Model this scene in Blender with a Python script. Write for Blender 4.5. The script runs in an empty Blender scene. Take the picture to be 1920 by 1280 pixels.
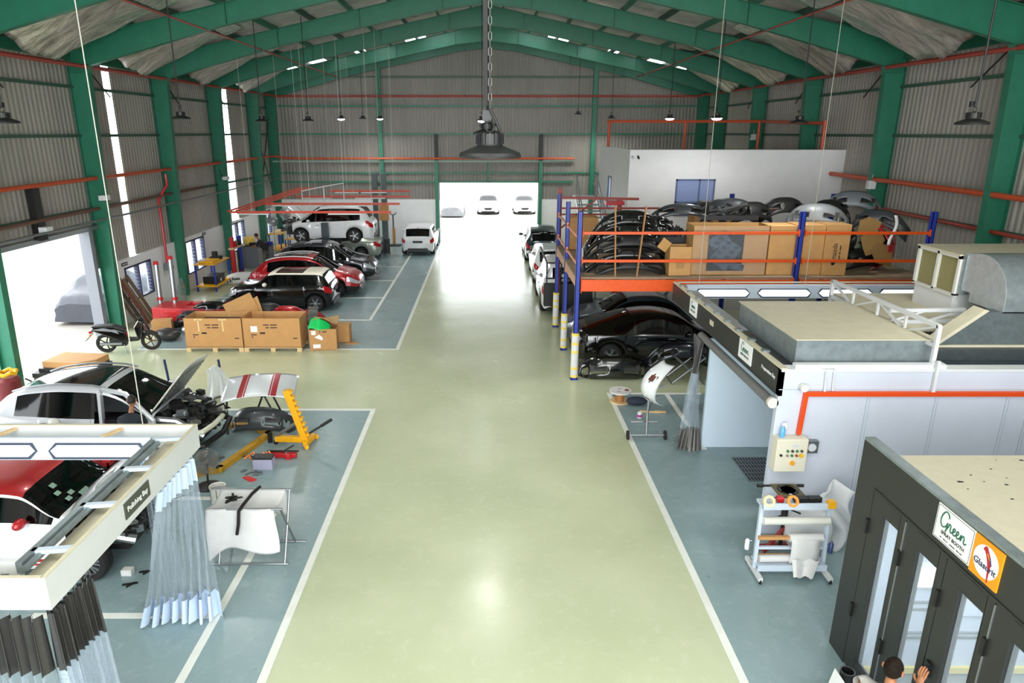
import bpy, bmesh, math, random
from mathutils import Vector, Matrix
C = bpy.context.scene.collection
R = math.radians
rnd = random.Random(7)

# ---------------------------------------------------------------- camera
cam = bpy.data.cameras.new('camera')
co = bpy.data.objects.new('camera', cam); C.objects.link(co)
cam.sensor_width = 36.0
cam.lens = 24.0
cam.shift_x = 0.0245
cam.clip_end = 400
co.location = (0, 0, 6.3)
co.rotation_euler = (R(90 - 17.03), 0, 0)
bpy.context.scene.camera = co

# ---------------------------------------------------------------- sky, added fill lights, exposure
world = bpy.data.worlds.new('overcast_sky'); bpy.context.scene.world = world
world.use_nodes = True
wn = world.node_tree.nodes['Background']
wn.inputs[0].default_value = (0.93, 0.97, 1.0, 1)
wn.inputs[1].default_value = 6.0
vs = bpy.context.scene.view_settings
vs.view_transform = 'Standard'; vs.look = 'None'; vs.gamma = 1.0; vs.exposure = 0.16
vs.use_curve_mapping = False

def area(name, loc, rot, sx, sy, power, col=(1, 1, 1)):
    l = bpy.data.lights.new(name, 'AREA'); l.shape = 'RECTANGLE'; l.size = sx; l.size_y = sy
    l.energy = power; l.color = col
    o = bpy.data.objects.new(name, l); C.objects.link(o); o.location = loc; o.rotation_euler = rot
    return o
# added fill light behind the viewer, standing in for daylight from an unseen gate
area('front_fill_light', (0, -9.5, 4.6), (R(82), 0, 0), 22, 8, 950, (1.0, 0.99, 0.97))
# added fill lights under the closed roof, no roof lights are built here
for yy in (-6.0, 1.5):
    for sx in (-1, 1):
        area('overhead_fill_light', (sx * 5.5, yy, 9.9), (0, R(sx * 12), 0), 7, 2.5, 440, (1.0, 0.99, 0.96))

# ---------------------------------------------------------------- materials
def lin(c):
    if isinstance(c, str):
        c = [int(c[i:i + 2], 16) / 255 for i in (0, 2, 4)]
        c = [x / 12.92 if x <= .04045 else ((x + .055) / 1.055) ** 2.4 for x in c]
    return (c[0], c[1], c[2], 1)
MATS = {}
def mat(name, col, rough=.5, metal=0., noise=0., scale=6., bump=0., coat=0., emit=0., alpha=1., spec=.5, stretch=None, col2=None, ramp=None):
    if name in MATS: return MATS[name]
    m = bpy.data.materials.new(name); m.use_nodes = True; nt = m.node_tree
    b = nt.nodes['Principled BSDF']
    c = lin(col)
    b.inputs['Base Color'].default_value = c
    b.inputs['Roughness'].default_value = rough; b.inputs['Metallic'].default_value = metal
    b.inputs['Specular IOR Level'].default_value = spec
    if coat: b.inputs['Coat Weight'].default_value = coat; b.inputs['Coat Roughness'].default_value = .06
    if alpha < 1: b.inputs['Alpha'].default_value = alpha
    if emit:
        b.inputs['Emission Color'].default_value = c; b.inputs['Emission Strength'].default_value = emit
    if noise or bump:
        tc = nt.nodes.new('ShaderNodeTexCoord'); mp = nt.nodes.new('ShaderNodeMapping')
        nt.links.new(tc.outputs['Object'], mp.inputs[0])
        if stretch: mp.inputs['Scale'].default_value = stretch
        n = nt.nodes.new('ShaderNodeTexNoise'); n.inputs['Scale'].default_value = scale; n.inputs['Detail'].default_value = 6
        n.inputs['Roughness'].default_value = .62
        nt.links.new(mp.outputs[0], n.inputs[0])
        if noise:
            r = nt.nodes.new('ShaderNodeValToRGB')
            lo, hi = ramp or (.3, .7)
            r.color_ramp.elements[0].position = lo; r.color_ramp.elements[1].position = hi
            d = lin(col2) if col2 else tuple(x * (1 - noise) for x in c[:3]) + (1,)
            u = c if col2 else tuple(min(1, x * (1 + noise)) for x in c[:3]) + (1,)
            r.color_ramp.elements[0].color = d; r.color_ramp.elements[1].color = u
            nt.links.new(n.outputs[0], r.inputs[0]); nt.links.new(r.outputs[0], b.inputs['Base Color'])
        if bump:
            bp = nt.nodes.new('ShaderNodeBump'); bp.inputs['Strength'].default_value = bump; bp.inputs['Distance'].default_value = .05
            nt.links.new(n.outputs[0], bp.inputs['Height']); nt.links.new(bp.outputs[0], b.inputs['Normal'])
    MATS[name] = m
    return m
def clear(name, col, opac=.3, rough=.12):
    if name in MATS: return MATS[name]
    m = bpy.data.materials.new(name); m.use_nodes = True; nt = m.node_tree
    b = nt.nodes['Principled BSDF']; b.inputs['Base Color'].default_value = lin(col); b.inputs['Roughness'].default_value = rough
    out = nt.nodes['Material Output']
    t = nt.nodes.new('ShaderNodeBsdfTransparent'); t.inputs[0].default_value = (.97, .98, 1, 1)
    mx = nt.nodes.new('ShaderNodeMixShader'); fr = nt.nodes.new('ShaderNodeLayerWeight'); fr.inputs[0].default_value = .35
    ma = nt.nodes.new('ShaderNodeMath'); ma.operation = 'MULTIPLY_ADD'; ma.inputs[1].default_value = .42; ma.inputs[2].default_value = opac; ma.use_clamp = True
    nt.links.new(fr.outputs['Facing'], ma.inputs[0]); nt.links.new(ma.outputs[0], mx.inputs[0])
    nt.links.new(t.outputs[0], mx.inputs[1]); nt.links.new(b.outputs[0], mx.inputs[2]); nt.links.new(mx.outputs[0], out.inputs[0])
    MATS[name] = m
    return m
def paint(name, col, metal=.3, rough=.32):
    return mat(name, col, rough, metal, coat=1.0)
M = dict(
    green=mat('green_steel_paint', '267057', .42, noise=.12, scale=3),
    rafter=mat('green_rafter_paint', '267057', .42, noise=.12, scale=3),
    sheet=mat('grey_metal_cladding', 'A09B93', .45, noise=.13, scale=.8, stretch=(1, 1, .25), metal=.1),
    roof=mat('silver_roof_foil', 'C4C0B8', .38, .3, noise=.3, scale=2.2, bump=.6),
    foil=mat('hanging_foil', 'D6D2C8', .26, .7, noise=.4, scale=2.4, bump=1.0, stretch=(1, 3, 1)),
    white=mat('white_wall_paint', 'E4E4E4', .55, noise=.035, scale=2),
    white_metal=mat('white_painted_metal', 'D4D6D6', .38, noise=.03, scale=3),
    off=mat('off_white_panel', 'CFCFC6', .4, noise=.03, scale=3),
    bluewhite=mat('pale_blue_booth_panel', 'BFCBD8', .4, noise=.04, scale=1.5),
    boothwall=mat('pale_grey_booth_wall', 'C6CCD8', .42, noise=.05, scale=1.2),
    beige=mat('dusty_lit_beige_roof_sheet', 'C6BFA6', .6, noise=.06, scale=5),
    lip=mat('dusty_top_edge', 'C9C2A8', .6, noise=.06, scale=8),
    galv=mat('galvanised_steel', '8F9A9C', .38, .55, noise=.18, scale=7),
    steel=mat('grey_steel', '8E9294', .35, .8),
    chrome=mat('chrome', 'D8D8DA', .12, 1.),
    alu=mat('alloy_grey', 'A9ACB0', .3, .8),
    black=mat('black_plastic', '141414', .45),
    blackm=mat('matt_black_metal', '1A1B1A', .5, noise=.2, scale=20),
    gloss=mat('gloss_black', '060607', .12, coat=.8),
    charcoal=mat('charcoal_panel', '2C2D2B', .42, noise=.05, scale=3),
    rubber=mat('tyre_rubber', '161616', .75),
    glass=mat('dark_car_glass', '050607', .05, spec=.45),
    orange=mat('orange_rack_paint', 'E2530F', .4, noise=.06, scale=8),
    pipe=mat('red_orange_pipe_paint', 'C4502A', .42, noise=.08, scale=8),
    redpipe=mat('dull_red_pipe_paint', '9A3A2E', .45, noise=.08, scale=8),
    blue=mat('blue_rack_paint', '20379C', .4, noise=.08, scale=8),
    card=mat('brown_cardboard', 'B98A56', .75, noise=.07, scale=5),
    card2=mat('tan_cardboard', 'C0945C', .75, noise=.07, scale=5),
    wood=mat('pale_pine_wood', 'D8B888', .65, noise=.15, scale=10, stretch=(1, 8, 8)),
    dwood=mat('dark_weathered_wood', '5E4A38', .8, noise=.35, scale=6, stretch=(6, 6, 1)),
    yellow=mat('yellow_machine_paint', 'E8A80C', .4, noise=.08, scale=10),
    dyellow=mat('worn_yellow_paint', 'B98C1E', .5, noise=.25, scale=14),
    red=mat('red_machine_paint', 'B81A22', .35, noise=.08, scale=8),
    vinyl=mat('dark_grey_vinyl', '343332', .34, noise=.12, scale=6),
    bvinyl=mat('white_blue_vinyl', 'C8D8EA', .42, noise=.04, scale=6),
    cloth=mat('white_sheet', 'CFCFCD', .7, noise=.03, scale=8, bump=.1),
    skin=mat('skin', '9C6A4C', .55, noise=.06, scale=12),
    hair=mat('dark_hair', '17130F', .6, noise=.3, scale=60),
    wire=mat('dark_wire', '1B1A19', .6),
    steelwire=mat('pale_wire_rope', 'B4B2A4', .5),
    amber=mat('amber_lens', 'E8761A', .25),
    tail=mat('red_lens', 'B5101A', .15, coat=1.),
    head=mat('clear_lens', 'C8D0D6', .1, .4, coat=1.),
    label=mat('white_paper_label', 'EDEDED', .6),
    ink=mat('black_ink', '1C1A18', .7),
    lit=mat('lit_diffuser', (1, 1, 1), .4, emit=1.5),
    lampglow=mat('lit_lamp_glass', (.9, .95, 1), .4, emit=20),
    lamplens=mat('unlit_lamp_glass', 'C8CCD0', .3),
    film=clear('clear_plastic_film', 'C4D0D8', .1, .12),
    pane=clear('window_glass', 'DCE8F0', .08, .05),
    bag=clear('translucent_plastic', 'F2F4F4', .55, .3),
)

# ---------------------------------------------------------------- mesh helpers
class MB:
    def __init__(s): s.bm = bmesh.new()
    def add(s, vs, fs):
        v = [s.bm.verts.new(p) for p in vs]
        for f in fs:
            try: s.bm.faces.new([v[i] for i in f])
            except ValueError: pass
        return s
    def box(s, x0, x1, y0, y1, z0, z1):
        return s.add([(x0, y0, z0), (x1, y0, z0), (x1, y1, z0), (x0, y1, z0), (x0, y0, z1), (x1, y0, z1), (x1, y1, z1), (x0, y1, z1)],
                     [(3, 2, 1, 0), (4, 5, 6, 7), (0, 1, 5, 4), (1, 2, 6, 5), (2, 3, 7, 6), (3, 0, 4, 7)])
    def obox(s, c, size, mtx):
        a, b, d = (x / 2 for x in size); c = Vector(c)
        vs = [c + mtx @ Vector(p) for p in [(-a, -b, -d), (a, -b, -d), (a, b, -d), (-a, b, -d), (-a, -b, d), (a, -b, d), (a, b, d), (-a, b, d)]]
        return s.add(vs, [(3, 2, 1, 0), (4, 5, 6, 7), (0, 1, 5, 4), (1, 2, 6, 5), (2, 3, 7, 6), (3, 0, 4, 7)])
    def bar(s, p0, p1, w, h=None, up=(0, 0, 1)):
        p0, p1 = Vector(p0), Vector(p1); d = (p1 - p0); L = d.length; d.normalize(); up = Vector(up)
        if abs(d.dot(up)) > .99: up = Vector((0, 1, 0))
        x = d.cross(up).normalized(); z = x.cross(d)
        return s.obox((p0 + p1) / 2, (w, L, h or w), Matrix((x, d, z)).transposed())
    def tube(s, pts, r, n=8, closed=False, caps=True):
        pts = [Vector(p) for p in pts]; N = len(pts); rs = r if isinstance(r, (list, tuple)) else [r] * N
        rings = []; ref = None
        for i, p in enumerate(pts):
            if closed: d = pts[(i + 1) % N] - pts[i - 1]
            else: d = pts[min(i + 1, N - 1)] - pts[max(i - 1, 0)]
            if d.length < 1e-9: d = Vector((0, 0, 1))
            d.normalize()
            if ref is None:
                ref = Vector((0, 0, 1)) if abs(d.z) < .9 else Vector((1, 0, 0))
            x = d.cross(ref)
            if x.length < 1e-4: x = d.cross(Vector((0, 1, 0)))
            x.normalize(); y = x.cross(d); ref = y
            rings.append([s.bm.verts.new(p + (x * math.cos(2 * math.pi * k / n) + y * math.sin(2 * math.pi * k / n)) * rs[i]) for k in range(n)])
        for i in range(N if closed else N - 1):
            a, b = rings[i], rings[(i + 1) % N]
            for k in range(n):
                s.bm.faces.new((a[k], a[(k + 1) % n], b[(k + 1) % n], b[k]))
        if caps and not closed:
            s.bm.faces.new(rings[0][::-1]); s.bm.faces.new(rings[-1])
        return s
    def cyl(s, p0, p1, r, r2=None, n=16): return s.tube([p0, p1], [r, r if r2 is None else r2], n)
    def lathe(s, prof, c=(0, 0, 0), ax='z', n=28, caps=True):
        c = Vector(c); rings = []
        for r, z in prof:
            ring = []
            for k in range(n):
                a = 2 * math.pi * k / n; u, v = r * math.cos(a), r * math.sin(a)
                p = (u, v, z) if ax == 'z' else ((u, z, v) if ax == 'y' else (z, u, v))
                ring.append(s.bm.verts.new(c + Vector(p)))
            rings.append(ring)
        for a, b in zip(rings, rings[1:]):
            for k in range(n): s.bm.faces.new((a[k], a[(k + 1) % n], b[(k + 1) % n], b[k]))
        for q, pr in ((rings[0], prof[0]), (rings[-1], prof[-1])):
            if caps and pr[0] > 1e-5: s.bm.faces.new(q)
        return s
    def prism(s, poly, plane, a0, a1):
        def P(u, v, a): return {'xz': (u, a, v), 'yz': (a, u, v), 'xy': (u, v, a)}[plane]
        n = len(poly)
        vs = [P(u, v, a0) for u, v in poly] + [P(u, v, a1) for u, v in poly]
        fs = [tuple(range(n))[::-1], tuple(range(n, 2 * n))] + [(i, (i + 1) % n, n + (i + 1) % n, n + i) for i in range(n)]
        return s.add(vs, fs)
    def grid(s, fn, nu, nv, skip=None):
        v = [[s.bm.verts.new(fn(i / nu, j / nv)) for j in range(nv + 1)] for i in range(nu + 1)]
        for i in range(nu):
            for j in range(nv):
                if skip and skip((i + .5) / nu, (j + .5) / nv): continue
                s.bm.faces.new((v[i][j], v[i + 1][j], v[i + 1][j + 1], v[i][j + 1]))
        return s
    def ball(s, c, r, n=12, m=8, mtx=None):
        rx, ry, rz = r if isinstance(r, (tuple, list)) else (r, r, r); c = Vector(c)
        vs = []; fs = []
        for j in range(m + 1):
            t = math.pi * j / m
            for k in range(n):
                a = 2 * math.pi * k / n
                p = Vector((rx * math.sin(t) * math.cos(a), ry * math.sin(t) * math.sin(a), rz * math.cos(t)))
                vs.append(c + (mtx @ p if mtx else p))
        for j in range(m):
            for k in range(n): fs.append((j * n + k, (j + 1) * n + k, (j + 1) * n + (k + 1) % n, j * n + (k + 1) % n))
        return s.add(vs, fs)
    def build(s, name, m, parent=None, smooth=False, bevel=0, solid=0, loc=None, sub=0):
        bmesh.ops.remove_doubles(s.bm, verts=s.bm.verts, dist=1e-5)
        bmesh.ops.recalc_face_normals(s.bm, faces=s.bm.faces)
        me = bpy.data.meshes.new(name); s.bm.to_mesh(me); s.bm.free()
        me.materials.append(m if not isinstance(m, str) else M[m])
        if smooth:
            me.polygons.foreach_set('use_smooth', [True] * len(me.polygons))
        o = bpy.data.objects.new(name, me); C.objects.link(o)
        if smooth == 'auto':
            me.set_sharp_from_angle(angle=R(35))
        if parent is not None: o.parent = parent
        if loc: o.location = loc
        if solid:
            q = o.modifiers.new('solid', 'SOLIDIFY'); q.thickness = solid; q.offset = 0
        if bevel:
            q = o.modifiers.new('bevel', 'BEVEL'); q.width = bevel; q.segments = 2; q.limit_method = 'ANGLE'
        if sub:
            q = o.modifiers.new('sub', 'SUBSURF'); q.levels = sub; q.render_levels = sub
        return o
def tag(o, label, cat, group=None):
    o['label'] = label; o['category'] = cat
    if group: o['group'] = group
    return o
def thing(name, label, cat, loc=(0, 0, 0), rz=0, group=None):
    o = bpy.data.objects.new(name, None); C.objects.link(o); o.location = loc; o.rotation_euler = (0, 0, R(rz)); o.empty_display_size = .1
    return tag(o, label, cat, group)
def struct(o):
    o['kind'] = 'structure'; return o
def dup(root, loc, rz=None, label=None, group=None):
    def cp(o, par):
        c = o.copy(); C.objects.link(c)
        if par: c.parent = par
        for ch in list(o.children): cp(ch, c)
        return c
    r = cp(root, None); r.location = loc
    if rz is not None: r.rotation_euler = (0, 0, R(rz))
    if label: r['label'] = label
    if group: r['group'] = group
    return r
def text(name, s, size, m, loc, rot, parent=None, align='CENTER', ext=.002, shear=0, font_scale=1):
    cu = bpy.data.curves.new(name, 'FONT'); cu.body = s; cu.size = size; cu.extrude = ext; cu.align_x = align; cu.align_y = 'CENTER'
    cu.shear = shear; cu.materials.append(M[m] if isinstance(m, str) else m)
    tmp = bpy.data.objects.new('tmp', cu); C.objects.link(tmp)
    me = bpy.data.meshes.new_from_object(tmp.evaluated_get(bpy.context.evaluated_depsgraph_get()))
    bpy.data.objects.remove(tmp); bpy.data.curves.remove(cu)
    me.name = name; me.materials.clear(); me.materials.append(M[m] if isinstance(m, str) else m)
    o = bpy.data.objects.new(name, me); C.objects.link(o); o.location = loc; o.rotation_euler = rot; o.scale = (font_scale, 1, 1)
    if parent is not None: o.parent = parent
    return o
def lerp(keys, x):
    if x <= keys[0][0]: return keys[0][1]
    for (a, u), (b, v) in zip(keys, keys[1:]):
        if x <= b:
            t = (x - a) / (b - a) if b > a else 1
            return u + (v - u) * t
    return keys[-1][1]
def smooth_lerp(keys, x):
    xs = [k[0] for k in keys]; ys = [k[1] for k in keys]
    if x <= xs[0]: return ys[0]
    if x >= xs[-1]: return ys[-1]
    i = max(k for k in range(len(xs) - 1) if xs[k] <= x)
    h = xs[i + 1] - xs[i]; t = (x - xs[i]) / h
    def sl(k):
        if k == 0: return (ys[1] - ys[0]) / (xs[1] - xs[0])
        if k == len(xs) - 1: return (ys[-1] - ys[-2]) / (xs[-1] - xs[-2])
        a = (ys[k] - ys[k - 1]) / (xs[k] - xs[k - 1]); b = (ys[k + 1] - ys[k]) / (xs[k + 1] - xs[k])
        return 0 if a * b <= 0 else 2 * a * b / (a + b)
    m0, m1 = sl(i), sl(i + 1)
    return (ys[i] * (2 * t**3 - 3 * t**2 + 1) + h * m0 * (t**3 - 2 * t**2 + t) + ys[i + 1] * (-2 * t**3 + 3 * t**2) + h * m1 * (t**3 - t**2))
# ================================================================ the hall
XW, YB, ZE, ZR = 12.5, 40.7, 8.75, 11.45     # wall x, back wall y, eave and ridge height
YF = -9.0
SL = (ZR - ZE) / XW
def roofz(x): return ZR - SL * abs(x)
# floor
flm = mat('yellow_green_floor_epoxy', 'C6CC97', .3, noise=.085, scale=.55, spec=.5)
def floor_mat(name, c1, c2, rough, scuff, scale=.5):
    m = bpy.data.materials.new(name); m.use_nodes = True; nt = m.node_tree; b = nt.nodes['Principled BSDF']
    tc = nt.nodes.new('ShaderNodeTexCoord')
    n1 = nt.nodes.new('ShaderNodeTexNoise'); n1.inputs['Scale'].default_value = scale; n1.inputs['Detail'].default_value = 4; n1.inputs['Roughness'].default_value = .5
    n2 = nt.nodes.new('ShaderNodeTexNoise'); n2.inputs['Scale'].default_value = 5.0; n2.inputs['Detail'].default_value = 12; n2.inputs['Roughness'].default_value = .75; n2.inputs['Distortion'].default_value = .3
    for n in (n1, n2): nt.links.new(tc.outputs['Object'], n.inputs[0])
    r1 = nt.nodes.new('ShaderNodeValToRGB'); r1.color_ramp.elements[0].position = .25; r1.color_ramp.elements[1].position = .75
    r1.color_ramp.elements[0].color = lin(c1); r1.color_ramp.elements[1].color = lin(c2)
    r2 = nt.nodes.new('ShaderNodeValToRGB'); r2.color_ramp.elements[0].position = .52; r2.color_ramp.elements[1].position = .8
    r2.color_ramp.elements[0].color = (0, 0, 0, 1); r2.color_ramp.elements[1].color = (.5, .5, .5, 1)
    mx = nt.nodes.new('ShaderNodeMixRGB'); mx.inputs[2].default_value = lin(scuff)
    nt.links.new(n1.outputs[0], r1.inputs[0]); nt.links.new(n2.outputs[0], r2.inputs[0])
    nt.links.new(r2.outputs[0], mx.inputs[0]); nt.links.new(r1.outputs[0], mx.inputs[1]); nt.links.new(mx.outputs[0], b.inputs['Base Color'])
    b.inputs['Roughness'].default_value = rough
    rr = nt.nodes.new('ShaderNodeMapRange'); rr.inputs[1].default_value = .3; rr.inputs[2].default_value = .7; rr.inputs[3].default_value = rough - .02; rr.inputs[4].default_value = rough + .04
    nt.links.new(n1.outputs[0], rr.inputs[0]); nt.links.new(rr.outputs[0], b.inputs['Roughness'])
    bp = nt.nodes.new('ShaderNodeBump'); bp.inputs['Strength'].default_value = .22; bp.inputs['Distance'].default_value = .03
    n3 = nt.nodes.new('ShaderNodeTexNoise'); n3.inputs['Scale'].default_value = 1.1; n3.inputs['Detail'].default_value = 3
    nt.links.new(tc.outputs['Object'], n3.inputs[0]); nt.links.new(n3.outputs[0], bp.inputs['Height']); nt.links.new(bp.outputs[0], b.inputs['Normal'])
    return m
struct(MB().box(-XW, XW, YF, YB, -.2, 0).build('floor', floor_mat('yellow_green_floor', 'B0B796', 'C2C8A8', .24, 'D2D6BE')))
bay = floor_mat('blue_grey_floor', '809698', '8AA0A2', .26, 'AFBEC0')
for n, (x0, x1, y0, y1) in enumerate([(-XW, -2.68, YF, 15.05), (-10.6, -2.68, 19.72, YB), (3.03, XW, YF, 16.1)]):
    struct(MB().box(x0, x1, y0, y1, 0.0, .004).build('floor_painted_bay', bay))
lm = mat('white_line_paint', 'DFE2DA', .45, noise=.06, scale=4)
w = .055
lines = [(-2.7, -2.7, YF, 15.08), (-2.72, -2.72, 19.72, 39.5), (-4.1, -4.1, 23.1, 37.0), (-3.68, -3.68, 4.5, 10.9), (3.08, 3.08, YF, 16.1), (4.52, 4.52, 12.9, 16.05)]
hl = [(-7.5, -2.66, 15.03), (-10.6, -2.68, 19.75), (-11.5, -4.05, 23.13), (-11.5, -4.05, 26.5), (-11.5, -4.05, 29.75), (-11.5, -4.05, 33.07), (-11.5, -4.0, 36.75), (-6.2, -3.63, 7.8), (-9, -4.4, 10.92), (3.03, 5.4, 16.07)]
for a, b, y0, y1 in lines:
    struct(MB().box(a - w, a + w, y0, y1, .004, .007).build('floor_line', lm))
for a, b, y in hl:
    struct(MB().box(a, b, y - w, y + w, .004, .0075).build('floor_line', lm))
struct(MB().box(-60, -XW - .05, -30, 90, -.25, -.03).box(-XW - .05, 60, YB + .1, 130, -.25, -.03).build('outside_ground', mat('pale_concrete_yard', '8A867F', .8, noise=.15, scale=1.2)))

# corrugated cladding built as real ribs
def ribs(mb, axis, fixed, a0, a1, z0, z1, inward, pitch=.2, depth=.026):
    n = max(2, int(round((a1 - a0) / pitch)) * 4); st = (a1 - a0) / n
    prof = [0, 0, 1, 1]
    prev = None
    for i in range(n + 1):
        a = a0 + i * st; d = fixed + inward * depth * prof[i % 4]
        zt = z1(a) if callable(z1) else z1
        p = [(d, a, z0), (d, a, zt)] if axis == 'y' else [(a, d, z0), (a, d, zt)]
        v = [mb.bm.verts.new(q) for q in p]
        if prev: mb.bm.faces.new((prev[0], v[0], v[1], prev[1]))
        prev = v
DY0, DY1, DZ = 8.0, 21.3, 3.45      # big side door on the left
slits = [(23.7, 24.15), (33.75, 34.75)]
mb = MB()
ZT = ZE + .3
ribs(mb, 'y', -XW, YF, DY0, 0, ZT, 1); ribs(mb, 'y', -XW, DY0, DY1, DZ, ZT, 1)
ribs(mb, 'y', -XW, DY1, slits[0][0], 2.1, ZT, 1); ribs(mb, 'y', -XW, slits[0][1], slits[1][0], 2.1, ZT, 1); ribs(mb, 'y', -XW, slits[1][1], YB, 2.1, ZT, 1)
struct(mb.build('wall_left', 'sheet'))
mb = MB(); ribs(mb, 'y', XW, YF, YB, 0, ZT, -1); struct(mb.build('wall_right', 'sheet'))
BX0, BX1, BZ = -2.75, 3.0, 3.5      # back door opening
mb = MB(); tp = lambda x: roofz(x) + .3
ribs(mb, 'x', YB, -XW, BX0, 2.5, tp, -1); ribs(mb, 'x', YB, BX0, BX1, BZ, tp, -1); ribs(mb, 'x', YB, BX1, XW, 2.5, tp, -1)
struct(mb.build('wall_back', mat('back_cladding', '86827B', .45, noise=.13, scale=.8, stretch=(1, 1, .25), metal=.1)))
# brick upstand walls painted white, with louvre windows on the left
wins = [(23.0, 24.85, .65, 1.86), (27.9, 29.8, .65, 2.0), (33.1, 35.0, .7, 2.05), (37.9, 39.4, .7, 2.1)]
mb = MB(); y = 21.95; top = 2.15
for (a, b, z0, z1) in wins:
    mb.box(-XW - .1, -XW + .12, y, a, 0, top); mb.box(-XW - .1, -XW + .12, a, b, 0, z0); mb.box(-XW - .1, -XW + .12, a, b, z1, top)
    y = b
mb.box(-XW - .1, -XW + .12, y, YB, 0, top)
struct(mb.build('wall_left_upstand', 'white'))
struct(MB().box(-XW, BX0 - .1, YB - .16, YB + .08, 0, 2.55).box(BX1 + .1, XW, YB - .16, YB + .08, 0, 2.55).build('wall_back_upstand', 'white'))
navy = mat('dark_blue_window_frame', '23264A', .4)
for i, (a, b, z0, z1) in enumerate(wins):
    fr = MB(); x0, x1 = -XW - .02, -XW + .15
    for yy in (a, (a + b) / 2 - .02, b - .05): fr.box(x0, x1, yy, yy + .05, z0, z1)
    for zz in (z0, z1 - .05): fr.box(x0, x1, a, b, zz, zz + .05)
    fo = struct(fr.build('window_%d' % (i + 1), navy))
    ncol = 4
    lv = MB()
    for q in range(ncol):
        ya = a + .05 + (b - a - .1) * q / ncol; yb = a + .05 + (b - a - .1) * (q + 1) / ncol - .03
        for k in range(9):
            zz = z0 + .1 + (z1 - z0 - .2) * k / 8
            lv.obox((-XW + .06, (ya + yb) / 2, zz), (.13, yb - ya, .008), Matrix.Rotation(R(38), 3, 'Y'))
    lv.build('louvre_glass', M['pane'], fo)
# translucent wall strips (daylight)
for i, (a, b) in enumerate(slits):
    sk = mat('translucent_wall_sheet', (.95, .97, 1), .5, emit=3.2)
    struct(MB().box(-XW - .04, -XW - .01, a, b, 2.15, ZE).build('window_strip_%d' % (i + 1), sk))

# roof sheets with purlins
for sx, nm in ((-1, 'left'), (1, 'right')):
    g = MB()
    g.grid(lambda u, v: (sx * (XW + .1) * u, YF + (YB - YF) * v, roofz(XW * u) + .28 - .07 * abs(math.sin(v * 120)) * (1 - u)), 24, 200,
           skip=lambda u, v: ((35.2 < YF + (YB - YF) * v < 36.6 and int(u * 24) in (3, 4, 5, 9, 10, 14)) or (37.7 < YF + (YB - YF) * v < 38.8 and int(u * 24) in (6, 7, 12, 16, 17, 19))))
    struct(g.build('ceiling_' + nm, 'roof', smooth=True))
    for k in range(9):
        x = sx * (.7 + k * 1.42); z = roofz(x) + .18
        struct(MB().box(x - .035, x + .035, YF, YB, z - .1, z + .1).build('ceiling_purlin', M['green'] if k % 2 else mat('dark_purlin', '2E4A3E', .5)))
# portal frames
FY = [1.0, 6.2, 11.4, 16.6, 21.8, 27.0, 32.2, 37.4]
def frame(y, end=False):
    for sx in (-1, 1):
        mb = MB(); t = .009
        xo, zi = XW - .05, ZE - .05
        d0, d1 = .38, .62      # column depth at foot and at the eave
        web = [(xo, 0), (xo, roofz(xo) + .05), (xo - d1, roofz(xo - d1) - .35), (xo - d1, ZE - .75), (xo - d0, 0)]
        mb.prism([(sx * u, v) for u, v in web], 'xz', y - t, y + t)
        mb.bar((sx * (xo - d0), y, 0), (sx * (xo - d1), y, ZE - .7), .22, .02, up=(1, 0, 0))
        mb.bar((sx * (xo - .01), y, 0), (sx * (xo - .01), y, ZE), .22, .02, up=(1, 0, 0))
        for zz in (ZE - .75,): mb.box(min(sx * xo, sx * (xo - d1)), max(sx * xo, sx * (xo - d1)), y - .11, y + .11, zz - .01, zz + .01)
        struct(mb.build('column', 'green'))
        rb = MB()
        dm = .62; de = 1.05; xh = 7.6     # rafter depth, haunch depth, haunch end
        poly = [(xo - .02, roofz(xo - .02) + .08), (0, roofz(0) + .08), (0, roofz(0) - dm - .12), (1.6, roofz(1.6) - dm + .06), (xh, roofz(xh) - dm + .12), (xo - d1 - .05, roofz(xo - d1) - de + .35), (xo - d1, ZE - .75), (xo - .02, ZE - .75)]
        rb.prism([(sx * u, v) for u, v in poly], 'xz', y - t * .6, y + t * .6)
        for a, b in zip(poly[2:-1], poly[3:-1]): rb.bar((sx * a[0], y, a[1]), (sx * b[0], y, b[1]), .2, .016)
        rb.bar((sx * poly[0][0], y, poly[0][1]), (0, y, poly[1][1]), .2, .016)
        for xx in (1.6, 4.6, xh): rb.box(sx * xx - .008, sx * xx + .008, y - .1, y + .1, roofz(xx) - dm + .1, roofz(xx) + .06)
        struct(rb.build('ceiling_rafter', 'rafter'))
for y in FY: frame(y)
frame(YB - .18)
# rails of the walls
def rail(name, pts, m, wd=.05, hd=.09):
    mb = MB()
    for a, b in zip(pts, pts[1:]): mb.bar(a, b, wd, hd)
    return struct(mb.build(name, m))
dkg = mat('dark_green_rail', '3A5A4A', .5)
for z in (4.0, 6.2, 7.6):
    rail('wall_rail', [(-XW + .09, DY1 if z < 3.6 else YF, z), (-XW + .09, YB, z)], dkg)
    rail('wall_rail', [(XW - .09, YF, z), (XW - .09, YB, z)], dkg)
rail('wall_rail', [(-XW + .12, YF, ZE - .25), (-XW + .12, YB, ZE - .25)], M['green'], .1, .3)
rail('wall_rail', [(XW - .12, YF, ZE - .25), (XW - .12, YB, ZE - .25)], M['green'], .1, .3)
for z in (4.05, 6.2, 7.72, 9.25):
    hx = min(XW - .1, (ZR - z) / SL)
    rail('wall_rail', [(-hx, YB - .08, z), (hx, YB - .08, z)], M['green'] if z != 9.25 else dkg, .06, .09)
rail('wall_rail', [(-XW + .2, YB - .12, 4.7), (5.0, YB - .12, 4.7)], mat('pale_green_beam', '8FA89A', .45), .2, .1)
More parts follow.
